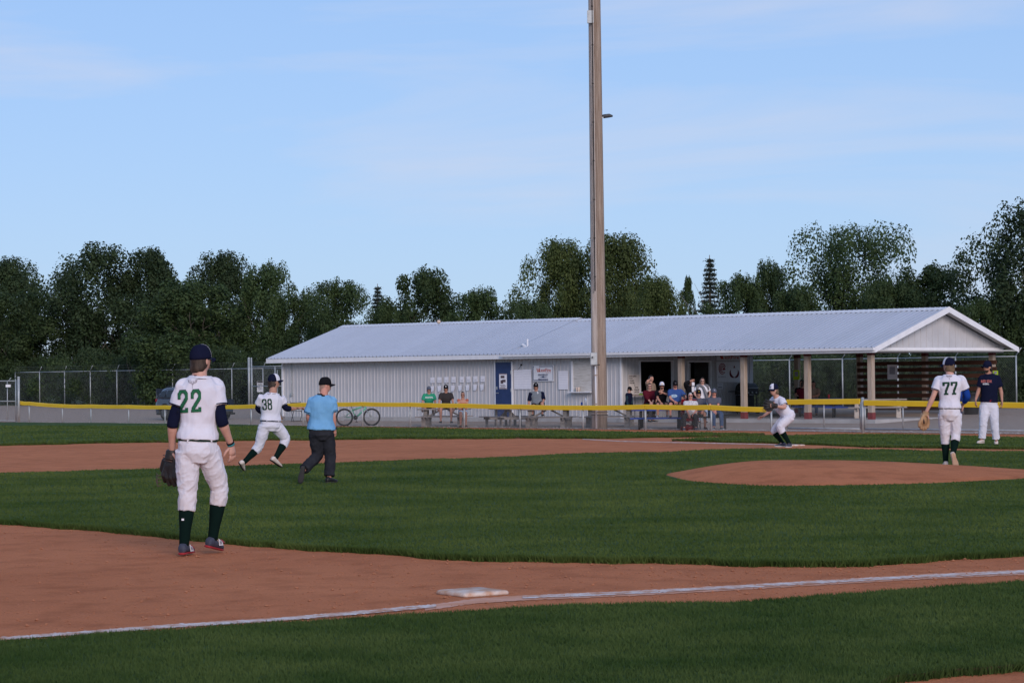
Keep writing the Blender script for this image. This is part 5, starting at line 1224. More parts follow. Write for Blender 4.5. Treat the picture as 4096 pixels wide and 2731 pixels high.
def back_number(out_, digits, c, ux, uy, nrm, w, h, gap, m, org, cell):
    tot = len(digits) * w + (len(digits) - 1) * gap
    for i, dch in enumerate(digits):
        o = c + ux * (-tot / 2 + w / 2 + i * (w + gap)); decal(out_, 'number_edge', raster(DIG[dch], w, h, w * .165, cell), o, ux, uy, nrm, M_NUMEDGE, org, .005); decal(out_, 'number', raster(DIG[dch], w, h, w * .135, cell), o, ux, uy, nrm, m, org, .009)
def back_emblem(out_, c, ux, uy, nrm, w, h, org, cell): decal(out_, 'antler_emblem', raster(ANT, w, h, w * .028, cell), c, ux, uy, nrm, M_GREYP, org, .006)
def mitt(name, c, d, pn, k, m, parent, org, side=1, lace=None):
    """leather glove: c heel, d towards the finger tips, pn the open palm side"""
    d = Vector(d).normalized(); pn = Vector(pn); pn = (pn - d * pn.dot(d)).normalized(); l = d.cross(pn).normalized() * side; b = B()
    b.ell(c + (d * .09) * k, d * .105 * k, l * .095 * k, pn * .040 * k, 14, 9)
    for off, ln, sp in ((.055, .16, .28), (.018, .18, .10), (-.022, .175, -.08), (-.060, .15, -.26)):
        p = c + (d * .10 + l * off) * k; dd = (d + l * sp).normalized(); pts_ = [p, p + (dd * ln * .5 - pn * .012) * k, p + (dd * ln * .9 + pn * .02) * k]; b.tube(pts_, [.032 * k, .030 * k, .022 * k], 9)
    p = c + (d * .05 + l * .08) * k; pts_ = [p, p + (d * .08 + l * .045 + pn * .01) * k, p + (d * .15 + l * .03 + pn * .03) * k]; b.tube(pts_, [.034 * k, .030 * k, .020 * k], 9)
    b.add([c + (d * .12 + l * .06) * k, c + (d * .21 + l * .10 + pn * .012) * k, c + (d * .24 + l * .075 + pn * .01) * k, c + (d * .13 + l * .045) * k, c + (d * .12 + l * .06 - pn * .02) * k, c + (d * .21 + l * .10 - pn * .01) * k, c + (d * .24 + l * .075 - pn * .012) * k, c + (d * .13 + l * .045 - pn * .02) * k], [(0, 1, 2, 3), (7, 6, 5, 4), (0, 4, 5, 1), (1, 5, 6, 2), (2, 6, 7, 3), (3, 7, 4, 0)])
    b.tube([c - d * .05 * k, c + d * .03 * k], [.050 * k, .062 * k], 12)
    V, F, N = fuse(b, .007 * k, 2); o = put(name, V, F, m, parent, org)
    b = B(); lm = lace
    if lm:
        for q in range(4): a = c + (d * (.17 + .03 * q) + l * .09 - pn * .03) * k; b.tube([a, a + (l * .03 + d * .02 - pn * .01) * k, a + (l * .07 - d * .01 * q) * k], .004 * k, 5)
        for q in range(3): a = c + (d * .02 * q - l * .06 - pn * .045) * k; b.tube([a, a + l * .12 * k], .004 * k, 5)
        putb('lacing', b, lm, o, org)
    return o
# ------------------------------------------------------------------ players on the field
def pj(D, spec):                                                       # photo pixel joints with depth offsets -> world joints
    return {n: P(v[0], v[1], D + (v[2] if len(v) > 2 else 0)) for n, v in spec.items()}
M_CLEAT = mat('grey navy cleat', (.035, .04, .065), (.06, .065, .09), .7, scale=9); M_CLEATW = mat('cream cleat', (.55, .46, .40), (.66, .58, .52), .75, scale=9); M_SOLE_R = plain('red sole', (.30, .02, .025), .6); M_CREDW = plain('white shoe panel', (.66, .62, .62), .6)
M_MITTB = mat('black mitt leather', (.014, .013, .014), (.03, .028, .028), .55, scale=12, bump=.3); M_MITTT = mat('tan mitt leather', (.30, .17, .085), (.42, .26, .14), .6, scale=8, bump=.3); M_LACE = plain('pale lace', (.55, .46, .38), .7); M_LACED = plain('dark lace', (.10, .06, .05), .7)
M_MITTDK = plain('dark mitt leather', (.03, .02, .02), .6)
# --- nearest infielder, number 22
D = 23.0
J = pj(D, dict(hd=(803, 1441, .04), nk=(796, 1500, 0), sl=(739, 1545, 0), sr=(861, 1545, .05), el=(690, 1690, -.02), wl=(688, 1800, .10), er=(884, 1675, 0), wr=(925, 1780, .14),
             hl=(748, 1800, 0), hr=(829, 1800, .05), kl=(752, 1962, .05), al=(736, 2180, 0), tl=(778, 2206, .30), kr=(880, 1952, .22), ar=(850, 2157, .22), tr=(902, 2200, .50)))
org = (J['al'].x, J['al'].y, ztop(J['al'].x, J['al'].y))
o22 = person(J, org, 'nearest player, number 22 on his back, standing on the clay with a black mitt', 'light', 1.04, .0075,
  dict(m=M_WHITE, name='jersey', t0=.17, inf=.022, sleeve=.36, blouse=.014, under=M_NAVYC, under_end=.66, trim=M_NAVYC, collar=M_NAVYC, ch=-.004, wr=.006),
  dict(m=M_WPANT, kind='base', sock=M_GREEN_SOCK, belt=cloth('dark green belt', (.008, .022, .016)), loose=.012, wr=.007, top=.20),
  dict(m=M_CLEAT, sole=M_SOLE_R, upr=(.22, .10, .95)), dict(hair=M_HAIR, cap=M_NAVYC, front=M_WHITE, fa=(40, 140), glasses=M_GLASS, back=.62), wid=.98, fw=((.55, .83, .02), (0, 0, 1)),
  hands=(dict(d=(0, .25, -1), pn=(1, .3, 0)), dict(d=(.12, .15, -1), pn=(-.8, .6, 0), curl=.5)))
U_, Z_, N_ = Vector((1, .12, -.010)).normalized(), Vector((.0, 0, 1)), Vector((.12, -1, 0)); c_ = P(760.5, 1602, D) 
back_number(o22, '22', P(758, 1604, D - .1), Vector((1, .1, 0.045)).normalized(), Vector((-.01, 0, 1)), N_, .095, .215, .024, M_NUM, org, .0055)
back_emblem(o22, P(770.5, 1534, D - .1), Vector((1, 0, 0)), Z_, N_, .095, .085, org, .004)
b = B(); b.ell(P(781, 1501, D - .13), Vector((.016, 0, 0)), Vector((0, .004, 0)), Vector((0, 0, .006)), 10, 5); putb('collar_badge', b, plain('dark red badge', (.10, .02, .03), .7), o22['shirt'], org)
mitt('baseball_mitt', J['wl'] + Vector((-.005, .02, -.05)), (-.06, .12, -1), (.55, .6, 0), 1.08, M_MITTB, o22['root'], org, -1, M_LACED)
b = B(); w_ = J['wr']; d_ = (J['wr'] - J['er']).normalized(); b.tube([w_ - d_ * .035, w_ - d_ * .02], .036, 12); putb('dark_wristband', b, M_BLKC, o22['root'], org)
b = B(); b.tube([w_ - d_ * .018, w_ - d_ * .003], .036, 12); putb('teal_wristband', b, plain('teal band', (.03, .20, .22), .6), o22['root'], org)
for s in 'lr':                                                          # shoe panels and letters
    a_, t_ = J['a' + s], J['t' + s]; f_ = (t_ - a_); f_.z = 0; f_.normalize(); rr_ = f_.cross(Vector((0, 0, 1))).normalized(); base_ = a_ - Vector((0, 0, .075)); out_s = rr_
    b = B(); q = base_ + f_ * .075 + rr_ * .047 + Vector((0, 0, .045)); V = [q - f_ * .03 + Vector((0, 0, -.028)), q + f_ * .055 + Vector((0, 0, -.03)), q + f_ * .045 + Vector((0, 0, .005)) - rr_ * .006, q - f_ * .02 + Vector((0, 0, .035)) - rr_ * .012]
    b.prism(V, rr_ * .004); putb('shoe_panel', b, M_CREDW, o22['root'], org, False)
    b = B(); V = [base_ + f_ * x + Vector((0, 0, z)) + rr_ * y for x, y, z in ((.14, .046, .035), (.185, .040, .032), (.175, .022, .055), (.13, .024, .068))]; b.prism(V, Vector((0, 0, .004)) + rr_ * .004); putb('toe_panel', b, plain('red mesh', (.32, .03, .04), .7), o22['root'], org, False)
    b = B(); V, F = text_geo('N', 1, .03); b.add([q + f_ * (v[0] * .05 - .0) + Vector((0, 0, v[1] * .05 - .002)) + rr_ * .006 for v in V], F); putb('shoe_letter', b, plain('grey letter', (.20, .18, .22), .7), o22['root'], org, False)
pk, ak = J['kl'], J['al']; q = pk.lerp(ak, .52); b = B(); b.box(q + Vector((-.02, -.066, .0)), .022, .006, .018); putb('sock_badge', b, M_SIGNW, o22['root'], org, False)
pk, ak = J['kr'], J['ar']; q = pk.lerp(ak, .30); b = B(); b.box(q + Vector((.045, -.056, .0)), .012, .006, .018); putb('sock_badge', b, M_SIGNW, o22['root'], org, False)
# rear pocket seams
# --- running infielder, number 38
D = 43.2
J = pj(D, dict(hd=(1096, 1527, .05), nk=(1091, 1562, 0), sl=(1052, 1587, -.05), sr=(1121, 1590, .10), el=(1030, 1634, .05), wl=(1066, 1660, .28), er=(1144, 1634, .14), wr=(1183, 1634, .30),
             hl=(1060, 1702, -.02), hr=(1102, 1702, .06), kl=(1034, 1790, .02), al=(974, 1850, -.12), tl=(970, 1885, .06), kr=(1147, 1755, .22), ar=(1101, 1833, .05), tr=(1124, 1872, .18)))
org = (J['tl'].x, J['tl'].y, ztop(J['tl'].x, J['tl'].y))
o38 = person(J, org, 'running player, number 38 on his back, sprinting right across the infield', 'tan', 1.0, .010,
  dict(m=M_WHITE, name='jersey', t0=.17, inf=.022, sleeve=.34, blouse=.014, under=M_NAVYC, under_end=.72, trim=M_NAVYC, collar=M_NAVYC, ch=-.004),
  dict(m=M_WHITE, kind='base', sock=M_GREEN_SOCK, belt=M_NAVYC, loose=.011, wr=.007, top=.20),
  dict(m=M_CLEATW, sole=M_MITTDK, upl=(.72, .15, .50), upr=(.42, .2, .8)), dict(hair=M_HAIR, cap=M_NAVYC, front=M_WHITE, back=.8, thick=1.14), fw=((.88, .45, .06), (.02, 0, 1)),
  hands=(dict(curl=.5), dict(d=(.9, .3, .15), pn=(.2, -.2, -1), curl=.55)))
back_number(o38, '38', P(1069, 1617, D - .15), Vector((1, .15, .01)).normalized(), Vector((-.06, 0, 1)), Vector((.15, -1, .05)), .078, .20, .012, M_NUMD, org, .007)
back_emblem(o38, P(1076, 1577, D - .15), Vector((1, 0, 0)), Z_, Vector((.1, -1, 0)), .07, .07, org, .006)
mitt('baseball_mitt', J['wl'] + Vector((.05, .02, -.02)), (.8, .2, -.55), (0, 1, .2), .9, M_MITTT, o38['root'], org, 1, M_LACED)
# --- umpire
D = 38.0
M_UMP = cloth('light blue umpire shirt', (.15, .34, .56), (.18, .39, .62)); M_UMPP = cloth('charcoal umpire trousers', (.020, .021, .027), (.030, .031, .037))
J = pj(D, dict(hd=(1301, 1541, .05), nk=(1294, 1572, 0), sl=(1254, 1602, 0), sr=(1324, 1600, .06), el=(1232, 1664, 0), wl=(1242, 1708, .18), er=(1333, 1662, .03), wr=(1338, 1716, .10),
             hl=(1263, 1735, 0), hr=(1307, 1735, .04), kl=(1272, 1822, .12), al=(1212, 1880, -.22), tl=(1204, 1938, -.14), kr=(1322, 1825, .10), ar=(1316, 1911, 0), tr=(1346, 1925, .16)))
org = (J['ar'].x, J['ar'].y, ztop(J['ar'].x, J['ar'].y))
ou = person(J, org, 'umpire in a light blue shirt and charcoal trousers walking away on the grass', 'red', .92, .010,
  dict(m=M_UMP, t0=.12, inf=.026, sleeve=.44, trim=M_NAVYC, collar=M_BLKC, ch=.03, blouse=.010, wr=.006),
  dict(m=M_UMPP, kind='long', belt=M_BLKC, loose=.022, wr=.008, top=.18), dict(m=mat('black leather', (.010, .010, .011), (.02, .02, .02), .45, scale=9), sole=plain('dark sole', (.035, .033, .033), .7), upl=(.1, .9, .12)),
  dict(hair=mat('shaved scalp', (.30, .18, .14), (.36, .22, .17), .7, scale=30), cap=M_BLKC, glasses=M_GLASS, thick=1.015, back=.5), wid=1.16, belly=.05, fw=((.92, .40, -.02), (0, 0, 1)),
  hands=(None, dict(d=(0, .1, -1), pn=(-.6, .6, 0), curl=.55)))
b = B(); w_ = J['wr']; d_ = (J['wr'] - J['er']).normalized(); b.tube([w_ - d_ * .03, w_ - d_ * .008], .036, 12); b.ell(w_ - d_ * .02 + Vector((.03, -.02, 0)), Vector((.006, 0, 0)), Vector((0, .02, 0)), Vector((0, 0, .024)), 10, 5); putb('wristwatch', b, M_BLACK, ou['root'], org)
# --- pitcher, number 77
D = 41.3
J = pj(D, dict(hd=(3795, 1463, .05), nk=(3801, 1497, 0), sl=(3756, 1520, .05), sr=(3842, 1518, -.02), el=(3733, 1585, .02), wl=(3704, 1650, .05), er=(3872, 1585, .02), wr=(3850, 1618, .26),
             hl=(3777, 1655, .02), hr=(3821, 1655, 0), kl=(3781, 1742, .12), al=(3783, 1848, .10), tl=(3779, 1862, .35), kr=(3824, 1738, .06), ar=(3811, 1822, -.12), tr=(3818, 1862, .0)))
org = (J['al'].x, J['al'].y, ztop(J['al'].x, J['al'].y))
M_ROYAL = cloth('royal blue sleeve', (.012, .05, .26))
o77 = person(J, org, 'pitcher, number 77 on his back, walking away behind the mound with a tan mitt', 'light', 1.0, .010,
  dict(m=M_WHITE, name='jersey', t0=.16, inf=.024, sleeve=.36, blouse=.014, under=M_ROYAL, under_sides='r', under_end=.86, trim=M_NAVYC, collar=M_NAVYC, ch=-.004),
  dict(m=M_WPANT, kind='base', sock=M_GREEN_SOCK, belt=cloth('dark green belt', (.008, .022, .016)), loose=.011, wr=.006, top=.19),
  dict(m=M_CLEATW, sole=mat('tan sole', (.42, .27, .17), (.50, .36, .26), .7, scale=8), upr=(-.1, .85, .30)), dict(hair=M_HAIRL, cap=M_NAVYC, front=M_WHITE, back=.75, thick=1.13), fw=((-.62, .78, .03), (0, 0, 1)),
  hands=(dict(d=(-.25, .1, -1), pn=(1, .4, 0), curl=.4), dict(curl=.5)))
back_number(o77, '77', P(3802, 1552, D - .15), Vector((1, -.03, .03)).normalized(), Vector((-.01, 0, 1)), Vector((-.05, -1, 0)), .115, .215, .014, M_NUMD, org, .007)
back_emblem(o77, P(3799, 1509, D - .15), Vector((1, 0, 0)), Z_, Vector((0, -1, 0)), .10, .08, org, .006)
mitt('baseball_mitt', J['wl'] + Vector((-.01, 0, -.03)), (-.30, -.05, -1), (.75, -.75, 0), 1.0, M_MITTT, o77['root'], org, -1, M_LACE)
b = B()                                                                  # dark panel on the mitt
w_ = J['wl'] + Vector((-.055, -.05, -.11)); b.tube([w_ + Vector((-.02, 0, .06)), w_, w_ + Vector((.015, -.005, -.07))], [.012, .018, .012], 8); putb('mitt_panel', b, M_MITTDK, o77['root'], org)
# --- first base coach
D = 55.3
J = pj(D, dict(hd=(3950, 1468, -.05), nk=(3954, 1495, 0), sr=(3930, 1512, 0), sl=(3987, 1512, 0), er=(3915, 1560, .02), wr=(3903, 1598, -.10), el=(4004, 1562, .02), wl=(4008, 1604, -.06),
             hr=(3939, 1624, 0), hl=(3972, 1624, 0), kr=(3934, 1686, -.05), ar=(3928, 1758, 0), tr=(3908, 1770, -.20), kl=(3978, 1688, -.04), al=(3985, 1761, .02), tl=(3984, 1770, -.30)))
org = (J['ar'].x, J['ar'].y, ztop(J['ar'].x, J['ar'].y))
oc = person(J, org, 'bearded base coach in navy shirt, red belt and white trousers at far right', 'tan', 1.0, .011,
  dict(m=M_NAVYC, t0=.14, inf=.022, sleeve=.42, wr=.005), dict(m=M_WHITE, kind='long', belt=cloth('red belt', (.28, .015, .02)), loose=.020, top=.20, wr=.006), dict(m=M_CLEATW, sole=M_CLEATW),
  dict(hair=M_HAIRB, cap=M_NAVYC, beard=M_HAIR, glasses=M_GLASS), wid=1.06, belly=.01, fw=((-.80, -.60, .0), (0, 0, 1)), hands=(dict(d=(0, -.1, -1), pn=(-1, 0, 0), curl=.6), dict(d=(-.1, -.1, -1), pn=(1, 0, 0), curl=.5)))
def chest_text(out_, name, body, px, py, D_, wpx, hpx, m, org, arc=0.0, nrm=(0, -1, 0), bold=.02):
    V, F = text_geo(body, 1.0, bold); V = np.array(V); V[:, 0] -= (V[:, 0].max() + V[:, 0].min()) / 2; V[:, 1] -= (V[:, 1].max() + V[:, 1].min()) / 2; s = FPX / D_
    V[:, 0] *= wpx / s / np.ptp(V[:, 0]); V[:, 1] *= hpx / s / np.ptp(V[:, 1]); V[:, 1] -= arc * V[:, 0] ** 2
    return decal(out_, name, [tuple((V[i, 0], V[i, 1]) for i in f) for f in F], P(px, py, D_ - .2), Vector((1, 0, 0)), Vector((0, 0, 1)), nrm, m, org, .008)
chest_text(oc, 'red_lettering', 'RED SOX', 3949, 1524, D, 41, 11, plain('pale red letters', (.55, .16, .14), .8), org, .5); chest_text(oc, 'white_lettering', 'BASEBALL', 3946, 1535, D, 23, 7, M_SIGNW, org)
# --- first baseman, crouching on the bag
D = 54.6
J = pj(D, dict(hd=(3096, 1559, -.12), nk=(3107, 1586, -.04), sr=(3094, 1599, .16), sl=(3128, 1604, -.20), er=(3083, 1640, .20), wr=(3053, 1664, .12), el=(3141, 1630, -.32), wl=(3104, 1624, -.42),
             hr=(3146, 1668, .10), hl=(3163, 1667, -.10), kr=(3093, 1722, .14), ar=(3131, 1772, .12), tr=(3102, 1786, .02), kl=(3116, 1704, -.20), al=(3158, 1774, -.14), tl=(3148, 1790, -.28)))
org = (J['ar'].x, J['ar'].y, ztop(J['ar'].x, J['ar'].y))
of = person(J, org, 'first baseman in white crouching on the bag with his black mitt held out', 'light', .98, .010,
  dict(m=M_WHITE, name='jersey', t0=.10, inf=.022, sleeve=.36, trim=M_NAVYC, collar=M_NAVYC, ch=-.004, wr=.007, blouse=.01), dict(m=M_WHITE, kind='base', sock=M_GREEN_SOCK, belt=M_GREEN_SOCK, loose=.014, wr=.008, top=.14), dict(m=M_CLEAT, sole=M_CREDW),
  dict(hair=M_HAIRL, cap=M_NAVYC, front=M_WHITE, fa=(32, 140), emblem=('KR', M_NAVY), glasses=M_GLASS, back=.75, thick=1.13), fw=((-.80, -.58, -.08), (-.05, -.03, 1)), hands=(dict(d=(-.8, -.3, .1), pn=(-.3, -.8, 0), curl=.3), dict(d=(-.9, -.2, -.15), pn=(.1, -.4, -1), curl=.65)))
mitt('baseball_mitt', J['wl'] + Vector((-.02, -.01, .01)), (-1, -.12, .16), (-.1, 1, .1), 1.0, M_MITTB, of['root'], org, 1, M_LACED)
# navy piping down the jersey front
Vg, Fg = of['shirt_geo']
# --- the ball in flight
bp_ = P(1755, 1287, 48.0); o = empty('baseball', bp_); tag(o, 'pale baseball in flight above the roof ridge', 'ball'); b = B(); b.ell((0, 0, 0), Vector((.037, 0, 0)), Vector((0, .037, 0)), Vector((0, 0, .037)), 16, 10); b.obj('cover', mat('scuffed ball leather', (.60, .46, .36), (.70, .58, .48), .7, scale=20), o, True)
b = B(); 
for s in (-1, 1): b.tube([(s * .034 * math.cos(t) * .55 + s * .016, .034 * math.sin(t) * .9 * .95, .037 * math.cos(t) * .6) for t in np.linspace(-1.2, 1.2, 7)], .0015, 4)
b.obj('stitching', M_RED, o)
# ------------------------------------------------------------------ tables, chairs and other things by the stands
def picnic(name, L_, m_top, m_leg, label, loc, rz, planks=5, steel=False, group=None):
    o = empty(name, loc, rz); tag(o, label, 'table', group); H = .68; bh = .40; pw = .74 / planks
    for i in range(planks): b = B(); b.box((0, -.37 + pw * (i + .5), H - .02), L_, pw - .012, .04); b.obj('table_plank', m_top, o, bev=.004)
    for s in (-1, 1):
        for q in range(2): b = B(); b.box((0, s * (.60 + .13 * q), bh - .02), L_, .12, .038); b.obj('bench_plank', m_top, o, bev=.004)
    for e in (-1, 1):
        x = e * (L_ / 2 - .30)
        if steel:
            b = B(); pts_ = [(x, -.72, bh - .05), (x, -.72, .05), (x, -.62, .02), (x, .62, .02), (x, .72, .05), (x, .72, bh - .05)]; b.tube(pts_, .032, 8); b.tube([(x, -.22, .02), (x, -.22, H - .05)], .032, 8); b.tube([(x, .22, .02), (x, .22, H - .05)], .032, 8); b.tube([(x, -.74, bh - .05), (x, .74, bh - .05)], .024, 8); b.obj('leg_frame', m_leg, o, True)
        else:
            for s in (-1, 1): b = B(); b.bar((x, s * .60, 0), (x, s * .60, bh - .04), .04, .16, (1, 0, 0)); b.obj('bench_leg', m_leg, o); b = B(); b.bar((x, s * .22, 0), (x, s * .20, H - .04), .04, .14, (1, 0, 0)); b.obj('leg', m_leg, o)
            b = B(); b.bar((x + .045, -.75, bh - .08), (x + .045, .75, bh - .08), .04, .09); b.obj('cross_beam', m_leg, o); b = B(); b.bar((x - e * .02, 0, .36), (x - e * .55, 0, H - .05), .05, .09, (0, 1, 0)); b.obj('brace', m_leg, o)
    return o
grp = 'grey picnic tables along the fence'
T1 = at_q(1777, 1.25); picnic('picnic_table', 2.0, M_GREYWOOD, M_GREYWOOD, 'grey picnic table under the three leftmost spectators', T1, R(-9), group=grp)
T2 = at_q(2032, 1.6); picnic('picnic_table', 1.75, M_GREYWOOD, M_GREYWOOD, 'empty grey picnic table in front of the blue door', T2, R(-62), group=grp)
T3 = at_q(2195, 1.35); picnic('picnic_table', 1.9, M_GREYWOOD, M_GREYWOOD, 'grey picnic table the man in the raglan shirt sits on', T3, R(-14), group=grp)
T4 = at_q(2440, 2.0); picnic('picnic_table', 2.0, M_GREYWOOD, M_GREYWOOD, 'grey picnic table half hidden behind the light pole', T4, R(-12), group=grp)
TB = at_q(2640, 1.15); picnic('picnic_table', 1.95, M_BLUE, M_BLACK, 'blue steel picnic table with three people sitting on its top', TB, R(-8), 6, True, 'blue picnic tables')
TB2 = at_q(2850, 1.25); 
M_GT = M_GREYWOOD
pB = bw(bl(ray_plane(3235, 1600, bw(0, 5.2, 0), bv)).x + .4, 5.2, 0); picnic('picnic_table', 1.9, M_BLUE, M_BLACK, 'blue picnic table inside the pavilion where three people sit', pB, R(-6), 6, True, 'blue picnic tables')
pC = bw(bl(ray_plane(3330, 1600, bw(0, 2.6, 0), bv)).x + .2, 3.4, 0); picnic('picnic_table', 1.8, M_BLUE, M_BLACK, 'empty blue picnic table in the middle of the pavilion', pC, R(-10), 6, True, 'blue picnic tables')
pD = bw(bl(ray_plane(3510, 1600, bw(0, 3.2, 0), bv)).x, 3.2, 0); picnic('picnic_table', 2.1, mat('pale worn wood', (.30, .26, .23), (.40, .36, .32), .9, scale=5, stretch=(.6, 3, 3)), mat('peeling white legs', (.50, .45, .40), (.34, .24, .17), .9, scale=4, lo=.5, hi=.7), 'pale worn picnic table with peeling legs at the pavilion corner', pD, R(-8))
# bottles and cups
def bottle(loc, h, r, m, label, name='bottle', cap=None):
    o = empty(name, loc); tag(o, label, name.split('_')[-1]); b = B(); b.tube([(0, 0, 0), (0, 0, h * .72), (0, 0, h * .80), (0, 0, h * .9)], [r, r, r * .75, r * .42], 12); b.obj('flask', m, o, True); b = B(); b.tube([(0, 0, h * .9), (0, 0, h)], r * .45, 10); b.obj('lid', cap or m, o, True); return o
def on_q(px, q, py, h=0): g = at_q(px, q); s = P(px, py, g.y); return Vector((g.x, g.y, s.z))
tp = Vector((T4.x, T4.y, T4.z + .68))
p_ = on_q(2343, 1.75, 1620); bottle(p_, .28, .045, M_SIGNW, 'white drink bottle on the table left of the pole', 'bottle', M_TRIM)
p_ = on_q(2327, 1.75, 1621); o = empty('drink_can', p_); tag(o, 'small blue can beside the white bottle', 'can'); b = B(); b.tube([(0, 0, 0), (0, 0, .01), (0, 0, .11), (0, 0, .12)], [.028, .033, .033, .026], 12); b.obj('can_body', M_BLUE, o, True)
p_ = on_q(1824, 1.2, 1611); bottle(on_q(1824, 1.2, 1636), .25, .045, plain('green glass', (.02, .10, .07), .3), 'green bottle standing between the man and woman at the left table', 'bottle', M_BLACK)
for px_, lab in ((2307, 'left cream cup on the boarded hatch shelf'), (2314, 'right cream cup on the boarded hatch shelf')):
    w_ = wallpt(px_, 1564, .36); o = empty('paper_cup', bw(w_.x, .36, hz0)); tag(o, lab, 'cup', 'cups on the hatch shelf'); b = B(); b.tube([(0, 0, 0), (0, 0, .16), (0, 0, .17)], [.035, .05, .05], 12); b.obj('cup', mat('cream cup', (.62, .50, .42), (.70, .58, .5), .7, scale=8), o, True)
p_ = Vector((pB.x, pB.y, pB.z + .68)) + bu * .55; o = empty('drink_cup', p_); tag(o, 'red cup on the blue pavilion table', 'cup'); b = B(); b.tube([(0, 0, 0), (0, 0, .15)], [.03, .045], 12); b.obj('cup', plain('red plastic', (.55, .06, .08), .5), o, True)
# condiment table under the serving window
q0 = endpt(2535, 1577); tt = bw(XE + .45, (endpt(2525, 1577).y + endpt(2570, 1577).y) / 2, 0); o = empty('condiment_table', tt, BA + math.pi / 2); tag(o, 'small folding table with condiments below the menu board', 'table'); b = B(); b.box((0, 0, .86), .95, .55, .035); b.obj('table_top', mat('brown table top', (.36, .25, .17), (.42, .30, .21), .7, scale=5), o)
for s in (-1, 1):
    b = B(); b.tube([(s * .4, -.22, 0), (s * .4, -.20, .84)], .014, 6); b.obj('leg', M_BLACK, o); b = B(); b.tube([(s * .4, .22, 0), (s * .4, .20, .84)], .014, 6); b.obj('leg', M_BLACK, o)
b = B(); b.tube([(-.4, -.2, .84), (0, -.2, .6), (.25, -.2, .15)], .012, 5); b.obj('brace', M_BLACK, o)
bottle(tt + bv * .08 + Vector((0, 0, .88)), .21, .035, plain('mustard yellow', (.55, .34, .03), .5), 'yellow mustard bottle on the condiment table')
bottle(tt + bv * .30 + Vector((0, 0, .88)), .19, .05, plain('pale jar', (.50, .48, .45), .4), 'pale jar at the right of the condiment table', 'jar', M_TRIM)
o = empty('napkin_pack', tt - bv * .12 + Vector((0, 0, .878)), BA + math.pi / 2); tag(o, 'flat lime green packet lying on the condiment table', 'packet'); b = B(); b.box((0, 0, .025), .38, .18, .05); b.obj('packet', plain('lime packet', (.25, .45, .06), .6), o, bev=.012)
# barbecue against the end wall
gq = endpt(2935, 1600); bb = bw(XE + .55, gq.y + .15, 0); o = empty('barbecue', bb, BA + math.pi / 2); tag(o, 'black gas barbecue against the pavilion end wall', 'barbecue')
b = B(); rings = []
for t in np.linspace(0, math.pi, 8): rings.append([Vector((x, -.26 * math.cos(t), .98 + .30 * math.sin(t))) for x in (-.42, .42)])
V = [p for r_ in rings for p in r_]; F = [(2 * i, 2 * i + 1, 2 * i + 3, 2 * i + 2) for i in range(7)] + [tuple(2 * i for i in range(8)), tuple(reversed([2 * i + 1 for i in range(8)])), (0, 14, 15, 1)]; b.add(V, F); hood = b.obj('hood', M_BLACK, o)
b = B(); b.tube([(-.3, -.28, 1.08), (-.3, -.33, 1.08), (.3, -.33, 1.08), (.3, -.28, 1.08)], .012, 6); b.obj('handle', M_GALV, hood)
b = B(); b.box((0, 0, .90), .86, .52, .16); fb = b.obj('firebox', M_BLACK, o)
for x in (-.25, 0, .25): b = B(); b.tube([(x, -.26, .90), (x, -.30, .90)], .035, 10); b.obj('knob', M_GALV, fb)
for s in (-1, 1): b = B(); b.box((s * .66, 0, .95), .44, .46, .03); b.obj('side_shelf', M_BLACK, o)
b = B(); b.box((0, .1, .45), .8, .3, .7); b.obj('cabinet', M_BLACK, o)
for x in (-.36, .36):
    for y in (-.2, .2): b = B(); b.tube([(x, y, 0), (x, y, .84)], .022, 6); b.obj('leg', M_BLACK, o)
for s in (-1, 1): b = B(); b.tube([(s * .40, -.2, .09), (s * .46, -.2, .09)], .09, 12); b.obj('wheel', M_BLACK, o)
# blue bin by the rear right post
g = bw(BL - 1.9, 7.6, 0); o = empty('litter_bin', g); tag(o, "blue litter bin in the pavilion behind the pitcher's arm", 'bin'); b = B(); b.tube([(0, 0, 0), (0, 0, .1), (0, 0, 1.0), (0, 0, 1.06)], [.27, .28, .31, .28], 16); b.obj('drum', M_BLUE, o, True); b = B(); b.tube([(0, 0, 1.04), (0, 0, 1.12), (0, 0, 1.28)], [.32, .32, .2], 16); b.obj('lid', M_BLUE, o, True)
g = bw(BL - .9, 7.2, 0); o = empty('litter_bin', g); tag(o, 'black bin beside the blue one behind the coach', 'bin'); b = B(); b.tube([(0, 0, 0), (0, 0, .8)], [.26, .31], 16); b.obj('drum', M_BLACK, o, True); b = B(); b.tube([(0, 0, .80), (0, 0, .85)], .33, 16); b.obj('rim', M_BLACK, o, True)
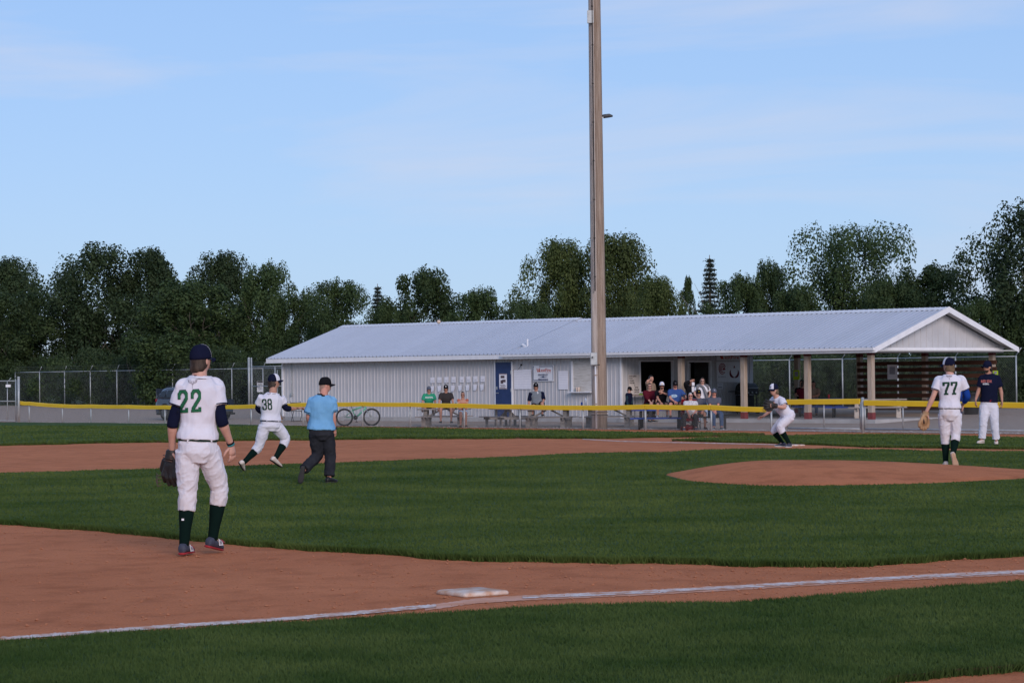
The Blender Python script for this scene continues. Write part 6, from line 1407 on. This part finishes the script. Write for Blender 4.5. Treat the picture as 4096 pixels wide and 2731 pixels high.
# bicycle leaning behind the fence
g = at_q(1430, .75); bk = empty('bicycle', g, R(-8)); tag(bk, 'mint green mountain bicycle parked behind the low fence', 'bicycle'); M_MINT = mat('mint frame paint', (.10, .42, .27), (.13, .48, .31), .4, scale=5, spec=.5); M_TYRE = mat('tyre rubber', (.018, .018, .018), (.03, .03, .03), .85, scale=20)
WR = .345; xr, xf = -.53, .57
for x in (xr, xf):
    b = B(); b.tube([(x + WR * .93 * math.cos(t), 0, WR + WR * .93 * math.sin(t)) for t in np.linspace(0, 2 * math.pi, 33)], .034, 8, caps=False); w_ = b.obj('tyre', M_TYRE, bk, True)
    b = B(); b.tube([(x + WR * .85 * math.cos(t), 0, WR + WR * .85 * math.sin(t)) for t in np.linspace(0, 2 * math.pi, 33)], .012, 6, caps=False); b.tube([(x, -.05, WR), (x, .05, WR)], .03, 8); b.obj('rim', M_BLACK, w_, True)
    b = B()
    for q in range(14): a = 2 * math.pi * q / 14; b.tube([(x, 0, WR), (x + WR * .85 * math.cos(a), 0, WR + WR * .85 * math.sin(a))], .0018, 3)
    b.obj('spokes', M_GALV, w_)
    b = B(); b.tube([(x, -.055, WR), (x, -.06, WR)], .085, 14); b.obj('brake_disc', M_GALV, w_)
bbk, ht, hb_, st = Vector((-.07, 0, .33)), Vector((.30, 0, .80)), Vector((.34, 0, .70)), Vector((-.20, 0, .62))
b = B(); b.tube([bbk, hb_], .036, 8); b.tube([ht, st], .034, 8); b.tube([bbk, st + Vector((-.02, 0, .04))], .02, 8); b.tube([ht + Vector((-.01, 0, .03)), hb_ + Vector((.01, 0, -.03))], .028, 8)
for y in (-.05, .05): b.tube([bbk, Vector((xr, y, WR))], .014, 6); b.tube([st, Vector((xr, y, WR))], .012, 6)
b.obj('frame', M_MINT, bk, True)
b = B(); 
for y in (-.06, .06): b.tube([hb_ + Vector((.02, y, -.05)), Vector((xf, y, WR))], .016, 7)
b.tube([hb_ + Vector((.02, -.06, -.05)), hb_ + Vector((.02, .06, -.05))], .02, 7); b.obj('fork', M_GALV, bk, True)
b = B(); b.tube([st, st + Vector((-.07, 0, .22))], .014, 7); b.obj('seat_post', M_BLACK, bk, True)
b = B(); p_ = st + Vector((-.08, 0, .235)); b.loft([[p_ + Vector((x, w * math.cos(a), .022 * math.sin(a))) for a in np.linspace(0, 2 * math.pi, 10, endpoint=False)] for x, w in ((-.13, .05), (-.10, .075), (-.02, .05), (.12, .022), (.15, .012))]); b.obj('saddle', M_BLACK, bk, True)
b = B(); hp = ht + Vector((-.03, 0, .10)); b.tube([ht, hp, hp + Vector((.06, 0, .01))], .016, 7); b.tube([hp + Vector((.0, -.33, .03)), hp + Vector((.06, -.05, .01)), hp + Vector((.06, .05, .01)), hp + Vector((0, .33, .03))], .014, 7); b.obj('handlebar', M_BLACK, bk, True)
b = B(); b.tube([bbk + Vector((0, -.05, 0)), bbk + Vector((0, -.06, 0))], .09, 14); b.tube([bbk + Vector((0, -.08, 0)), bbk + Vector((.05, -.08, -.16))], .012, 6); b.box(bbk + Vector((.06, -.13, -.17)), .09, .08, .02); b.tube([bbk + Vector((0, .08, 0)), bbk + Vector((-.05, .08, .16))], .012, 6); b.tube([(xr, -.06, WR), (bbk.x, -.06, bbk.z + .08)], .006, 4); b.tube([(xr, -.06, WR - .1), (bbk.x, -.06, bbk.z - .08)], .006, 4); b.obj('crankset', M_BLACK, bk, True)
# folding chair by the clubhouse wall
g = at_q(1188, 3.4); fc = empty('folding_chair', g, R(20)); tag(fc, "black folding chair by the clubhouse wall under the runner's hand", 'chair')
for s in (-1, 1):
    b = B(); b.tube([(s * .2, .25, 0), (s * .2, -.22, .46)], .012, 6); b.obj('leg', M_BLACK, fc); b = B(); b.tube([(s * .22, -.28, 0), (s * .22, .12, .44), (s * .22, .26, .86)], .012, 6); b.obj('leg', M_BLACK, fc)
b = B(); b.box((0, -.03, .45), .44, .40, .025); b.obj('seat', M_BLACK, fc); b = B(); b.box((0, .24, .74), .42, .015, .16, Matrix.Rotation(R(-18), 3, 'X')); b.obj('backrest', M_BLACK, fc); b = B(); b.tube([(-.2, .22, .03), (.2, .22, .03)], .01, 5); b.tube([(-.22, -.26, .03), (.22, -.26, .03)], .01, 5); b.obj('stretcher', M_BLACK, fc)
# grey SUV parked in the gravel lot
g = at_q(782, 4.2); suv = empty('parked_car', g, R(-43)); suv.scale = (.9, .9, .92); tag(suv, 'grey compact SUV parked beyond the fence behind the nearest player', 'car')
M_PAINT = mat('grey blue car paint', (.040, .055, .080), (.046, .062, .09), .32, scale=2, spec=.5, coat=.5); M_CGL = mat('tinted glass', (.010, .011, .013), None, .08, spec=.7); M_PLAST = mat('black plastic', (.02, .02, .021), (.03, .03, .03), .7, scale=20)
# side profile: x forward (to the right), half width per section
def section(x, zb, zt, hw, hr, n=12):
    pts_ = []
    for y, z in ((-hw * .96, zb), (-hw, zb + .25), (-hw, zb + (zt - zb) * .55), (-hr, zt - .06), (-hr * .85, zt), (hr * .85, zt), (hr, zt - .06), (hw, zb + (zt - zb) * .55), (hw, zb + .25), (hw * .96, zb)): pts_.append(Vector((x, y, z)))
    return pts_
b = B(); b.loft([section(*q) for q in ((-2.17, .42, .86, .72, .70), (-2.13, .34, 1.02, .84, .80), (-1.95, .30, 1.08, .89, .86), (-1.2, .28, 1.06, .91, .88), (0, .27, 1.04, .91, .88), (.85, .27, 1.02, .91, .86), (1.5, .30, .98, .88, .80), (1.95, .32, .90, .82, .70), (2.10, .40, .78, .70, .60))]); body = b.obj('body', M_PAINT, suv, False, .02)
b = B(); b.loft([section(*q) for q in ((-2.10, .98, 1.06, .80, .76), (-1.88, .98, 1.50, .80, .64), (-1.60, .98, 1.59, .82, .62), (-.6, .98, 1.62, .84, .62), (.25, .98, 1.57, .84, .62), (.62, .98, 1.36, .84, .70), (1.05, .98, 1.04, .84, .80))]); b.obj('cabin', M_PAINT, suv, False, .02)
for s in (-1, 1):
    for pl in (((-1.78, 1.13), (-1.62, 1.42), (-1.28, 1.44), (-1.36, 1.12)), ((-1.24, 1.12), (-1.18, 1.46), (-.34, 1.48), (-.30, 1.11)), ((-.22, 1.11), (-.24, 1.48), (.22, 1.46), (.74, 1.10))):
        b = B(); b.prism([Vector((x, s * (.865 - .45 * (z - 1.1) ** 1.0 * .55), z)) for x, z in pl], (0, s * .02, 0)); b.obj('window', M_CGL, suv)
    b = B(); b.box((.70, s * .97, 1.10), .12, .18, .14); b.obj('mirror', M_PAINT, suv, False, .02)
    b = B(); b.box((-.9, s * .915, .90), .2, .03, .03); b.box((.1, s * .915, .90), .2, .03, .03); b.obj('door_handle', M_PLAST, suv)
    b = B(); b.box((-2.06, s * .74, .96), .2, .22, .15); b.obj('taillight', plain('red lamp', (.25, .01, .01), .25), suv, False, .02)
    b = B(); b.box((1.96, s * .62, .80), .2, .26, .12); b.obj('headlight', plain('clear lamp', (.55, .57, .6), .15), suv, False, .02)
    b = B(); b.tube([(-1.6, s * .56, 1.64), (-.6, s * .58, 1.68), (.1, s * .56, 1.64)], .02, 6); b.obj('roof_rail', M_BLACK, suv, True)
    for x in (-1.32, 1.30):
        b = B(); b.tube([(x, s * .70, .35), (x, s * .74, .35), (x, s * .91, .35), (x, s * .935, .35)], [.30, .355, .355, .30], 22); wh = b.obj('tyre', M_TYRE, suv, True)
        b = B(); b.tube([(x, s * .92, .35), (x, s * .945, .35)], [.25, .22], 20)
        for q in range(5): a = 2 * math.pi * q / 5; b.bar((x, s * .95, .35), (x + .22 * math.cos(a), s * .95, .35 + .22 * math.sin(a)), .045, .02, (0, 1, 0))
        b.obj('rim', mat('dark alloy', (.10, .105, .11), (.16, .165, .17), .4, scale=8, metal=.4), wh)
        b = B(); pts_ = [Vector((x + .42 * math.cos(t), s * .90, .36 + .42 * math.sin(t))) for t in np.linspace(-.1, math.pi + .1, 12)]; b.tube(pts_, .045, 6); b.obj('wheel_arch', M_PLAST, suv)
b = B(); b.box((0, 0, .30), 4.1, 1.78, .10); b.obj('sill', M_PLAST, suv, False, .03); b = B(); b.box((-2.12, 0, .48), .14, 1.6, .22); b.obj('rear_bumper', M_PLAST, suv, False, .03)
# ------------------------------------------------------------------ spectators
def ik(S, T, l1, l2, pole):
    d = T - S; L_ = min(d.length, (l1 + l2) * .995); d.normalize(); T2 = S + d * L_; a = (l1 * l1 - l2 * l2 + L_ * L_) / (2 * L_); h = math.sqrt(max(0, l1 * l1 - a * a)); p = Vector(pole); p = (p - d * p.dot(d)).normalized(); return S + d * a + p * h, T2
def figure(px, y_seat, q, yaw=0.0, h=1.72, lean=.12, side=0.0, sit=True, thigh=.12, shin=.12, spread=(.14, .14), hl=None, hr=None, turn=0.0, nod=0.0, legs=None, base=None, stride=0.0, dd=0.0, foot=None):
    """seated or standing pose, facing the camera at yaw 0; hand targets are (right, forward, up) from the mid shoulders"""
    k = h / 1.75
    if not sit and base is None:                                       # stand where the ground shows at that pixel row
        q = min((abs(proj(*at_q(px, qq))[1] - y_seat), qq) for qq in [q + .1 * i for i in range(-12, 28)])[1]
    g = at_q(px, q) if base is None else base
    pos = P(px, y_seat, g.y + dd); f = Vector((math.sin(yaw), -math.cos(yaw), 0)); up = Vector((0, 0, 1)); r = f.cross(up).normalized(); J = {}
    pel = pos + up * (.10 * k) if sit else pos + up * (.90 * k)
    J['hr'] = pel + r * .095 * k; J['hl'] = pel - r * .095 * k; tu = (up * math.cos(lean) + f * math.sin(lean) + r * side).normalized(); sc = pel + tu * (.46 * k)
    J['sr'] = sc + r * .182 * k - up * .0; J['sl'] = sc - r * .182 * k; J['nk'] = sc + tu * .075 * k; hdir = (tu * .55 + up * .45 + f * .08).normalized(); J['hd'] = J['nk'] + hdir * (.155 * k) + f * .012
    for n, s in (('r', 1), ('l', -1)):
        if sit:
            sp = spread[0 if s > 0 else 1]; lg = (legs or {}).get(n, {}); th = lg.get('thigh', thigh); shn = lg.get('shin', shin); d = (f * math.cos(th) - up * math.sin(th) + r * s * sp).normalized(); K = J['h' + n] + d * .43 * k; A = K + (f * math.sin(shn) * 1.0 - up * math.cos(shn) + r * s * lg.get('out', 0)).normalized() * .42 * k
        else:
            st = stride * s; K = J['h' + n] + (f * (.14 + st * .45) - up * 1.0 + r * s * .04).normalized() * .42 * k; A = K + (f * (-.12 + st * .35) - up).normalized() * .41 * k
        J['k' + n], J['a' + n] = K, A; J['t' + n] = A + f * .17 * k - up * .055 * k + r * s * .03
        tgt = hr if s > 0 else hl
        if tgt is None: tgt = (.20 * s, .34, -.42) if sit else (.24 * s, .06, -.52)
        pole = r * s * .7 - up * .6 - f * .35
        if tgt[2] > -.1: pole = r * s * 1.0 - up * .5
        J['e' + n], J['w' + n] = ik(J['s' + n], sc + r * tgt[0] * k + f * tgt[1] * k + up * tgt[2] * k, .27 * k, .25 * k, pole)
    if not sit:
        sh_ = g.z + .086 * k - min(J['al'].z, J['ar'].z)
        for n in J: J[n].z += sh_
    elif foot is not None:
        for n in 'lr': dz_ = foot + .086 * k - J['a' + n].z; J['a' + n].z += dz_; J['t' + n].z += dz_; J['k' + n].z += dz_ * .35
    fy = Vector((math.sin(yaw + turn), -math.cos(yaw + turn), nod)); return J, (g.x, g.y, g.z), (fy, up + r * .0), k
SHB = dict(m=mat('black sneaker', (.014, .014, .015), (.03, .03, .03), .7, scale=9), sole=plain('pale sole', (.45, .44, .43), .7)); SHG = dict(m=mat('grey sneaker', (.16, .16, .17), (.22, .22, .23), .8, scale=9), sole=M_SIGNW); SHT = dict(m=plain('brown sandal', (.10, .06, .045), .8), sole=M_BLACK); SHN = dict(m=plain('navy shoe', (.03, .04, .07), .8), sole=plain('grey sole', (.3, .3, .32), .7))
def spect(fig, label, **kw): J, org, fw, k = fig; return person(J, org, label, k=k, vox=.017, fw=fw, group='spectators by the stands', **kw)
def shorts(m, **k): d = dict(m=m, kind='short', name='shorts', loose=.020, wr=.004, top=.16); d.update(k); return d
def longp(m, **k): d = dict(m=m, kind='long', loose=.010, wr=.004, top=.16); d.update(k); return d
def tee(m, **k): d = dict(m=m, t0=.05, inf=.018, sleeve=.40, wr=.004); d.update(k); return d
C_TEAL = cloth('teal green tee', (.03, .26, .15)); C_GREYC = cloth('grey cap cloth', (.10, .11, .14)); C_GREY = cloth('slate grey tee', (.085, .09, .115)); C_MAROON = cloth('maroon knit', (.085, .010, .018)); C_BLUET = cloth('blue tee', (.035, .075, .22)); C_DENIM = cloth('light denim', (.26, .34, .45), (.36, .44, .55)); C_JEANS = cloth('blue jeans', (.045, .075, .14), (.08, .12, .20)); C_TAN = cloth('tan shirt', (.26, .19, .14)); C_KHAKI = cloth('grey shorts', (.20, .20, .20)); C_RAGL = cloth('grey raglan body', (.15, .17, .19)); C_DKTEE = cloth('dark charcoal tee', (.038, .034, .034)); C_PLAID = mat('white plaid shirt', (.60, .58, .58), (.40, .38, .40), .9, scale=26, detail=1, lo=.45, hi=.6); C_SHAWL = cloth('grey shawl', (.17, .165, .17)); C_WTOP = cloth('white top', (.66, .65, .68)); C_CORAL = cloth('coral strap', (.40, .12, .08)); C_DGREEN = cloth('dark green shorts', (.010, .022, .014)); C_CAMO = mat('dark teal camouflage', (.012, .05, .07), (.01, .015, .03), .9, scale=18, lo=.45, hi=.55)
# man in green
F_ = figure(1716, 1636, 1.35, .05, 1.74, .30, foot=.16, thigh=.10, shin=-.15, spread=(.16, .12), hl=(-.24, .10, -.50), hr=(.26, .10, -.50))
o = spect(F_, 'man in a teal green shirt and grey cap at the left end of the table', skin='tan', shirt=tee(C_TEAL), pants=shorts(M_CHAR), shoes=SHT, headopt=dict(hair=M_HAIR, cap=C_GREYC, glasses=M_GLASS), wid=1.05)
chest_text(o, 'shirt_lettering', 'MUNICIPAL', 1717, 1589, F_[1][1], 31, 7, M_SIGNW, F_[1])
# man in charcoal
F_ = figure(1785, 1636, 1.05, .0, 1.80, .22, foot=-.13, thigh=.05, shin=.10, spread=(.24, .24), hl=(-.28, .16, -.50), hr=(.28, .16, -.50))
o = spect(F_, 'man in a charcoal tee and black cap with bare knees at the left table', skin='tan', shirt=tee(C_DKTEE), pants=shorts(C_GREY), shoes=SHB, headopt=dict(hair=M_HAIRB, cap=M_BLKC, emblem=('S', M_SIGNW), glasses=M_GLASS), wid=1.02)
b = B(); g = P(1788, 1592, F_[1][1] - .35); b.box(g, .12, .004, .10); 
# woman on the bench
F_ = figure(1852, 1657, .70, .0, 1.66, .10, foot=-.25, thigh=.10, shin=-.05, spread=(-.02, .06), hl=(.05, .20, -.30), hr=(-.05, .22, -.30))
o = spect(F_, 'tanned woman in a coral tank top and denim shorts on the bench end', skin='tan', shirt=dict(m=C_CORAL, t0=.16, t1=.82, inf=.010, sleeve=0, wr=.003, name='tank_top'), pants=shorts(C_DENIM, loose=.012), shoes=SHT, headopt=dict(hair=M_HAIR, glasses=M_GLASS, thick=1.05))
# raglan man
F_ = figure(2153, 1635, 1.30, .05, 1.84, .10, foot=.15, side=.13, thigh=-.05, shin=.05, spread=(.30, .06), hl=(-.20, .34, -.36), hr=(.30, .10, -.52), legs={'l': dict(thigh=-.25, shin=.0), 'r': dict(thigh=.15, shin=-.2)})
o = spect(F_, 'big man in a grey and navy raglan shirt leaning on his knee', skin='tan', shirt=tee(C_RAGL, sleeve=.30, under=M_NAVYC, under_end=.60, t0=.0), pants=shorts(M_BLKC), shoes=SHB, headopt=dict(hair=M_HAIRB, cap=M_BLKC, emblem=('C', M_SIGNW), glasses=M_GLASS), wid=1.22, belly=.10)
J = F_[0]
for s in 'lr':
    b = B(); pts_, rad = bend(J['s' + s], J['e' + s], J['w' + s], [(0, .092), (.3, .083), (.5, .072), (1, .05)], 24); b.tube(pts_[:13], rad[:13], 12); putb('raglan_sleeve', b, M_NAVYC, o['root'], F_[1])
chest_text(o, 'chest_emblem', 'S', 2151, 1570, F_[1][1], 6, 8, M_SIGNW, F_[1])
# walking boy
F_ = figure(2513, 1688, 1.9, 1.05, 1.40, .10, sit=False, stride=.55, nod=-.25)
o = spect(F_, 'boy in a black cap and camouflage sleeves walking past the menu board', skin='light', shirt=dict(m=M_NAVYC, t0=-.02, inf=.020, sleeve=.2, under=C_CAMO, under_end=.98, wr=.004), pants=shorts(C_DGREEN, loose=.03), shoes=SHN, headopt=dict(hair=M_HAIRL, cap=M_BLKC))
J = F_[0]
for s in 'lr':
    b = B(); pts_, rad = bend(J['s' + s], J['e' + s], J['w' + s], [(0, .062), (.5, .050), (1, .036)], 24); b.tube(pts_[2:23], rad[2:23], 12); putb('camouflage_sleeve', b, C_CAMO, o['root'], F_[1])
# boy with his hand on his head
F_ = figure(2604, 1690, 3.0, .9, 1.80, .0, sit=False, hr=(.14, .10, .22), hl=None)
o = spect(F_, 'dark haired boy in a tan shirt with a hand on his head', skin='light', shirt=tee(C_TAN), pants=longp(M_CHAR), shoes=SHB, headopt=dict(hair=M_HAIRB, thick=1.14))
# three on the blue table
F_ = figure(2598, 1630, 1.30, .05, 1.68, .20, foot=.145, thigh=.05, shin=-.02, spread=(.10, .06), hl=(-.06, .34, -.36), hr=(.00, .36, -.36))
o = spect(F_, 'woman in a maroon sweater with clasped hands on the blue table', skin='light', shirt=dict(m=C_MAROON, t0=.0, inf=.030, sleeve=.78, wr=.006, name='sweater'), pants=longp(M_BLKC), shoes=SHT, headopt=dict(hair=M_HAIR, glasses=M_GLASS, thick=1.06), wid=1.12)
F_ = figure(2647, 1630, 1.25, .0, 1.76, .30, foot=.145, thigh=.0, shin=-.02, spread=(.16, .16), hl=(-.02, .28, -.02), hr=(.06, .34, -.36), nod=-.05)
o = spect(F_, 'man in black with a white cap holding his fist to his mouth', skin='tan', shirt=tee(M_BLKC), pants=shorts(M_CHAR), shoes=dict(m=mat('white black sneaker', (.5, .5, .5), (.03, .03, .03), .7, scale=22), sole=M_SIGNW), headopt=dict(hair=M_HAIRB, cap=M_WHITE, front=M_WHITE, brim=M_BLKC, emblem=('B', M_YEL), glasses=plain('orange lens', (.30, .04, .02), .2), beard=M_HAIR))
F_ = figure(2700, 1630, 1.20, .05, 1.82, .22, foot=.145, thigh=.0, shin=.02, spread=(.26, .26), hl=(-.26, .30, -.22), hr=(.06, .32, -.34), nod=-.25)
o = spect(F_, 'bearded man in a blue shirt looking at a phone on the blue table', skin='red', shirt=tee(C_BLUET, t0=.0), pants=shorts(M_CHAR), shoes=SHT, headopt=dict(hair=M_HAIRB, cap=M_BLKC, emblem=('O', M_GREYP), glasses=M_GLASS, beard=M_HAIR), wid=1.16, belly=.05)
cells = raster([[(.05, .5), (.3, .75), (.7, .8), (.95, .55), (.7, .3), (.3, .25), (.05, .5)], [(.2, .5), (.7, .55)]], .26, .15, .014, .012); decal(o, 'bird_emblem', cells, P(2695, 1584, F_[1][1] - .2), Vector((1, 0, 0)), Vector((0, 0, 1)), (0, -1, 0), plain('pale blue print', (.40, .55, .68), .8), F_[1], .01)
b = B(); J = F_[0]; ph = J['wl'] + Vector((.0, -.10, .06)); po = empty('phone', ph, R(10)); tag(po, 'dark phone held by the bearded man in blue', 'phone'); b.box((0, 0, 0), .075, .010, .15, Matrix.Rotation(R(-35), 3, 'X')); b.obj('phone_body', M_BLACK, po, False, .004)
# standing women behind
F_ = figure(2766, 1690, 3.2, .10, 1.66, .0, sit=False, hr=(.02, .17, .26), hl=(-.22, .05, -.5))
o = spect(F_, 'woman in a long black cardigan shading her eyes by the doorway', skin='tan', shirt=dict(m=M_BLKC, t0=-.35, inf=.030, sleeve=.92, wr=.004, name='cardigan'), pants=longp(M_BLKC), shoes=SHB, headopt=dict(hair=M_HAIRB, length=.16, thick=1.12))
cells = raster([[(.5, .1), (.5, .9)]], .10, .36, .045, .02); decal(o, 'white_top', cells, P(2773, 1548, F_[1][1] - .2), Vector((1, 0, 0)), Vector((0, 0, 1)), (0, -1, 0), C_WTOP, F_[1], .01)
F_ = figure(2811, 1694, 2.7, .08, 1.70, .0, sit=False, hl=(-.20, .12, -.42), hr=(.20, .14, -.40))
o = spect(F_, 'long haired woman in a white top with a grey shawl across her shoulder', skin='light', shirt=dict(m=C_WTOP, t0=-.02, inf=.022, sleeve=.34, wr=.004, name='top'), pants=longp(C_DENIM), shoes=SHB, headopt=dict(hair=M_HAIR, length=.30, glasses=M_GLASS, thick=1.10), wid=1.08)
J = F_[0]; b = B(); sc = (J['sl'] + J['sr']) / 2; b.tube([J['sr'] + Vector((-.04, -.02, .02)), J['sr'].lerp(sc, .5) + Vector((0, -.06, .07)), sc + Vector((.02, -.14, .0)), sc + Vector((.10, -.19, -.18)), sc + Vector((.16, -.19, -.38)), sc + Vector((.22, -.14, -.55))], [.07, .08, .075, .075, .075, .04], 10, .55); b.tube([sc + Vector((.05, .02, .09)), J['sl'] + Vector((.0, -.04, .05)), J['sl'] + Vector((.05, -.03, -.10))], [.06, .08, .06], 10, .7); b.tube([sc + Vector((-.05, .02, .09)), J['sr'] + Vector((.0, -.04, .05)), J['sr'] + Vector((-.05, -.03, -.16))], [.06, .09, .07], 10, .7); putb('shawl', b, C_SHAWL, o['root'], F_[1])
# old man in the camp chair
gch = at_q(2762, .55); ch = empty('camp_chair', gch, R(4)); tag(ch, 'red folding camp chair with the grey haired man in it', 'chair'); M_CRED = cloth('dark red canvas', (.14, .008, .014))
b = B(); b.box((0, 0, .40), .50, .46, .02); b.box((0, -.22, .36), .50, .02, .10); b.obj('seat', M_CRED, ch); b = B(); b.box((0, .27, .74), .54, .02, .62, Matrix.Rotation(R(-10), 3, 'X')); b.obj('backrest', M_CRED, ch)
for s in (-1, 1):
    b = B(); b.box((s * .30, -.02, .60), .09, .46, .02); b.obj('armrest', M_CRED, ch); b = B(); b.tube([(s * .30, -.24, 0), (s * .30, -.24, .60)], .011, 6); b.obj('leg', M_BLACK, ch); b = B(); b.tube([(s * .28, .26, 0), (s * .28, .30, 1.05)], .011, 6); b.obj('leg', M_BLACK, ch)
    b = B(); b.tube([(s * .29, -.25, .02), (-s * .29, -.25, .38)], .010, 6); b.obj('cross_brace', M_BLACK, ch); b = B(); b.tube([(s * .30, -.24, .02), (s * .29, .25, .38)], .010, 6); b.obj('cross_brace', M_BLACK, ch)
F_ = figure(2763, 1674, .58, .02, 1.70, -.10, foot=-.26, thigh=-.05, shin=.05, spread=(.45, .10), hl=(-.10, .30, -.38), hr=(.10, .32, -.40), legs={'r': dict(thigh=.0, shin=.15), 'l': dict(thigh=.05, shin=-.1)})
o = spect(F_, 'grey haired old man in a white plaid shirt in the camp chair', skin='red', shirt=dict(m=C_PLAID, t0=.0, inf=.024, sleeve=.44, wr=.005), pants=longp(M_CHAR, loose=.014), shoes=SHN, headopt=dict(hair=M_HAIRG, glasses=M_GLASS, thick=1.05), wid=1.15, belly=.07)
b = B(); b.box(P(2768, 1637, F_[1][1] - .35), .09, .02, .03); putb('pocket_case', b, M_BLACK, o['root'], F_[1], False)
g = at_q(2750, .40); o = empty('bag', g); tag(o, 'crumpled red bag on the gravel under the camp chair', 'bag'); b = B(); b.ell((0, 0, .09), Vector((.26, 0, 0)), Vector((0, .12, 0)), Vector((.03, 0, .10)), 14, 8); V, F, N = fuse(b, .02, 1); V = wrinkle(V, N, .02, 24, 2); put('canvas', V, F, M_CRED, o, (0, 0, 0))
# bench the two men sit on
gb = at_q(2835, 1.05); o = empty('bench', gb, R(-10)); tag(o, 'low black bench under the two men in grey shirts', 'bench'); b = B(); b.box((0, 0, .43), 1.35, .36, .05); b.obj('seat', M_BLACK, o)
for s in (-1, 1): b = B(); b.box((s * .55, 0, .20), .06, .30, .41); b.obj('leg', M_BLACK, o)
F_ = figure(2795, 1666, 1.10, .0, 1.78, .12, foot=-.25, thigh=-.05, shin=.0, spread=(.12, .20), hl=(-.12, .32, -.36), hr=(.12, .30, -.38), turn=.0)
o = spect(F_, 'smiling man in a dark cap and grey tee behind the camp chair', skin='tan', shirt=tee(C_GREY), pants=shorts(C_KHAKI), shoes=SHT, headopt=dict(hair=M_HAIRB, cap=M_BLKC, emblem=('C', M_YEL), glasses=M_GLASS, smile=True), wid=1.06)
F_ = figure(2856, 1664, 1.05, .05, 1.80, .14, foot=-.25, thigh=.0, shin=.12, spread=(-.05, .22), hl=(.02, .36, -.42), hr=(.06, .34, -.44))
o = spect(F_, 'man in a grey cap, grey tee and blue jeans at the bench end', skin='red', shirt=tee(C_GREY), pants=longp(C_JEANS), shoes=dict(m=mat('black white sneaker', (.02, .02, .02), (.4, .4, .4), .7, scale=30, lo=.5, hi=.55), sole=M_SIGNW), headopt=dict(hair=M_HAIR, cap=C_GREYC, emblem=('A', M_SIGNW), glasses=M_GLASS), wid=1.05)
b = B(); J = F_[0]; d_ = (J['wl'] - J['el']).normalized(); b.tube([J['wl'] - d_ * .04, J['wl'] - d_ * .015], .036, 10); putb('blue_wristband', b, M_BLUE, o['root'], F_[1])
# people at the pavilion table
def seat_px(base, px): return proj(base.x, base.y, base.z + .44)
def seated_at(base, yaw, label, **kw):
    h = kw.pop('h', 1.7); fk = kw.pop('fk', {}); sx, sy = proj(base.x, base.y, base.z + .46); F_ = figure(sx, sy, 0, yaw, h, .18, base=base, foot=0.0, thigh=.05, shin=.0, hl=(-.1, .38, -.24), hr=(.12, .36, -.24), **fk); return spect(F_, label, **kw)
def bpos(px, yl): return bw(bl(ray_plane(px, 1600, bw(0, yl, 0), bv)).x, yl, 0)
c0 = Vector((pB.x, pB.y, 0)); rzv = Vector((math.cos(R(-6)), math.sin(R(-6)), 0)); nyv = Vector((-rzv.y, rzv.x, 0))
seated_at(c0 - rzv * .55 - nyv * .64, 2.75, 'person in a maroon shirt with back turned at the pavilion table', skin='tan', shirt=tee(C_MAROON), pants=longp(C_JEANS), shoes=SHB, headopt=dict(hair=M_HAIR), fk=dict(turn=-1.2))
seated_at(c0 - rzv * .60 + nyv * .66, .15, 'dark haired boy in black facing out at the far side of the pavilion table', h=1.8, skin='tan', shirt=tee(M_BLKC), pants=longp(C_JEANS), shoes=SHB, headopt=dict(hair=M_HAIRB, thick=1.14))
seated_at(c0 - rzv * .10 + nyv * .66, -.3, 'dark haired youth half hidden by the pavilion post at the table', h=1.7, skin='tan', shirt=tee(C_TAN), pants=longp(C_JEANS), shoes=SHB, headopt=dict(hair=M_HAIRB, thick=1.12))
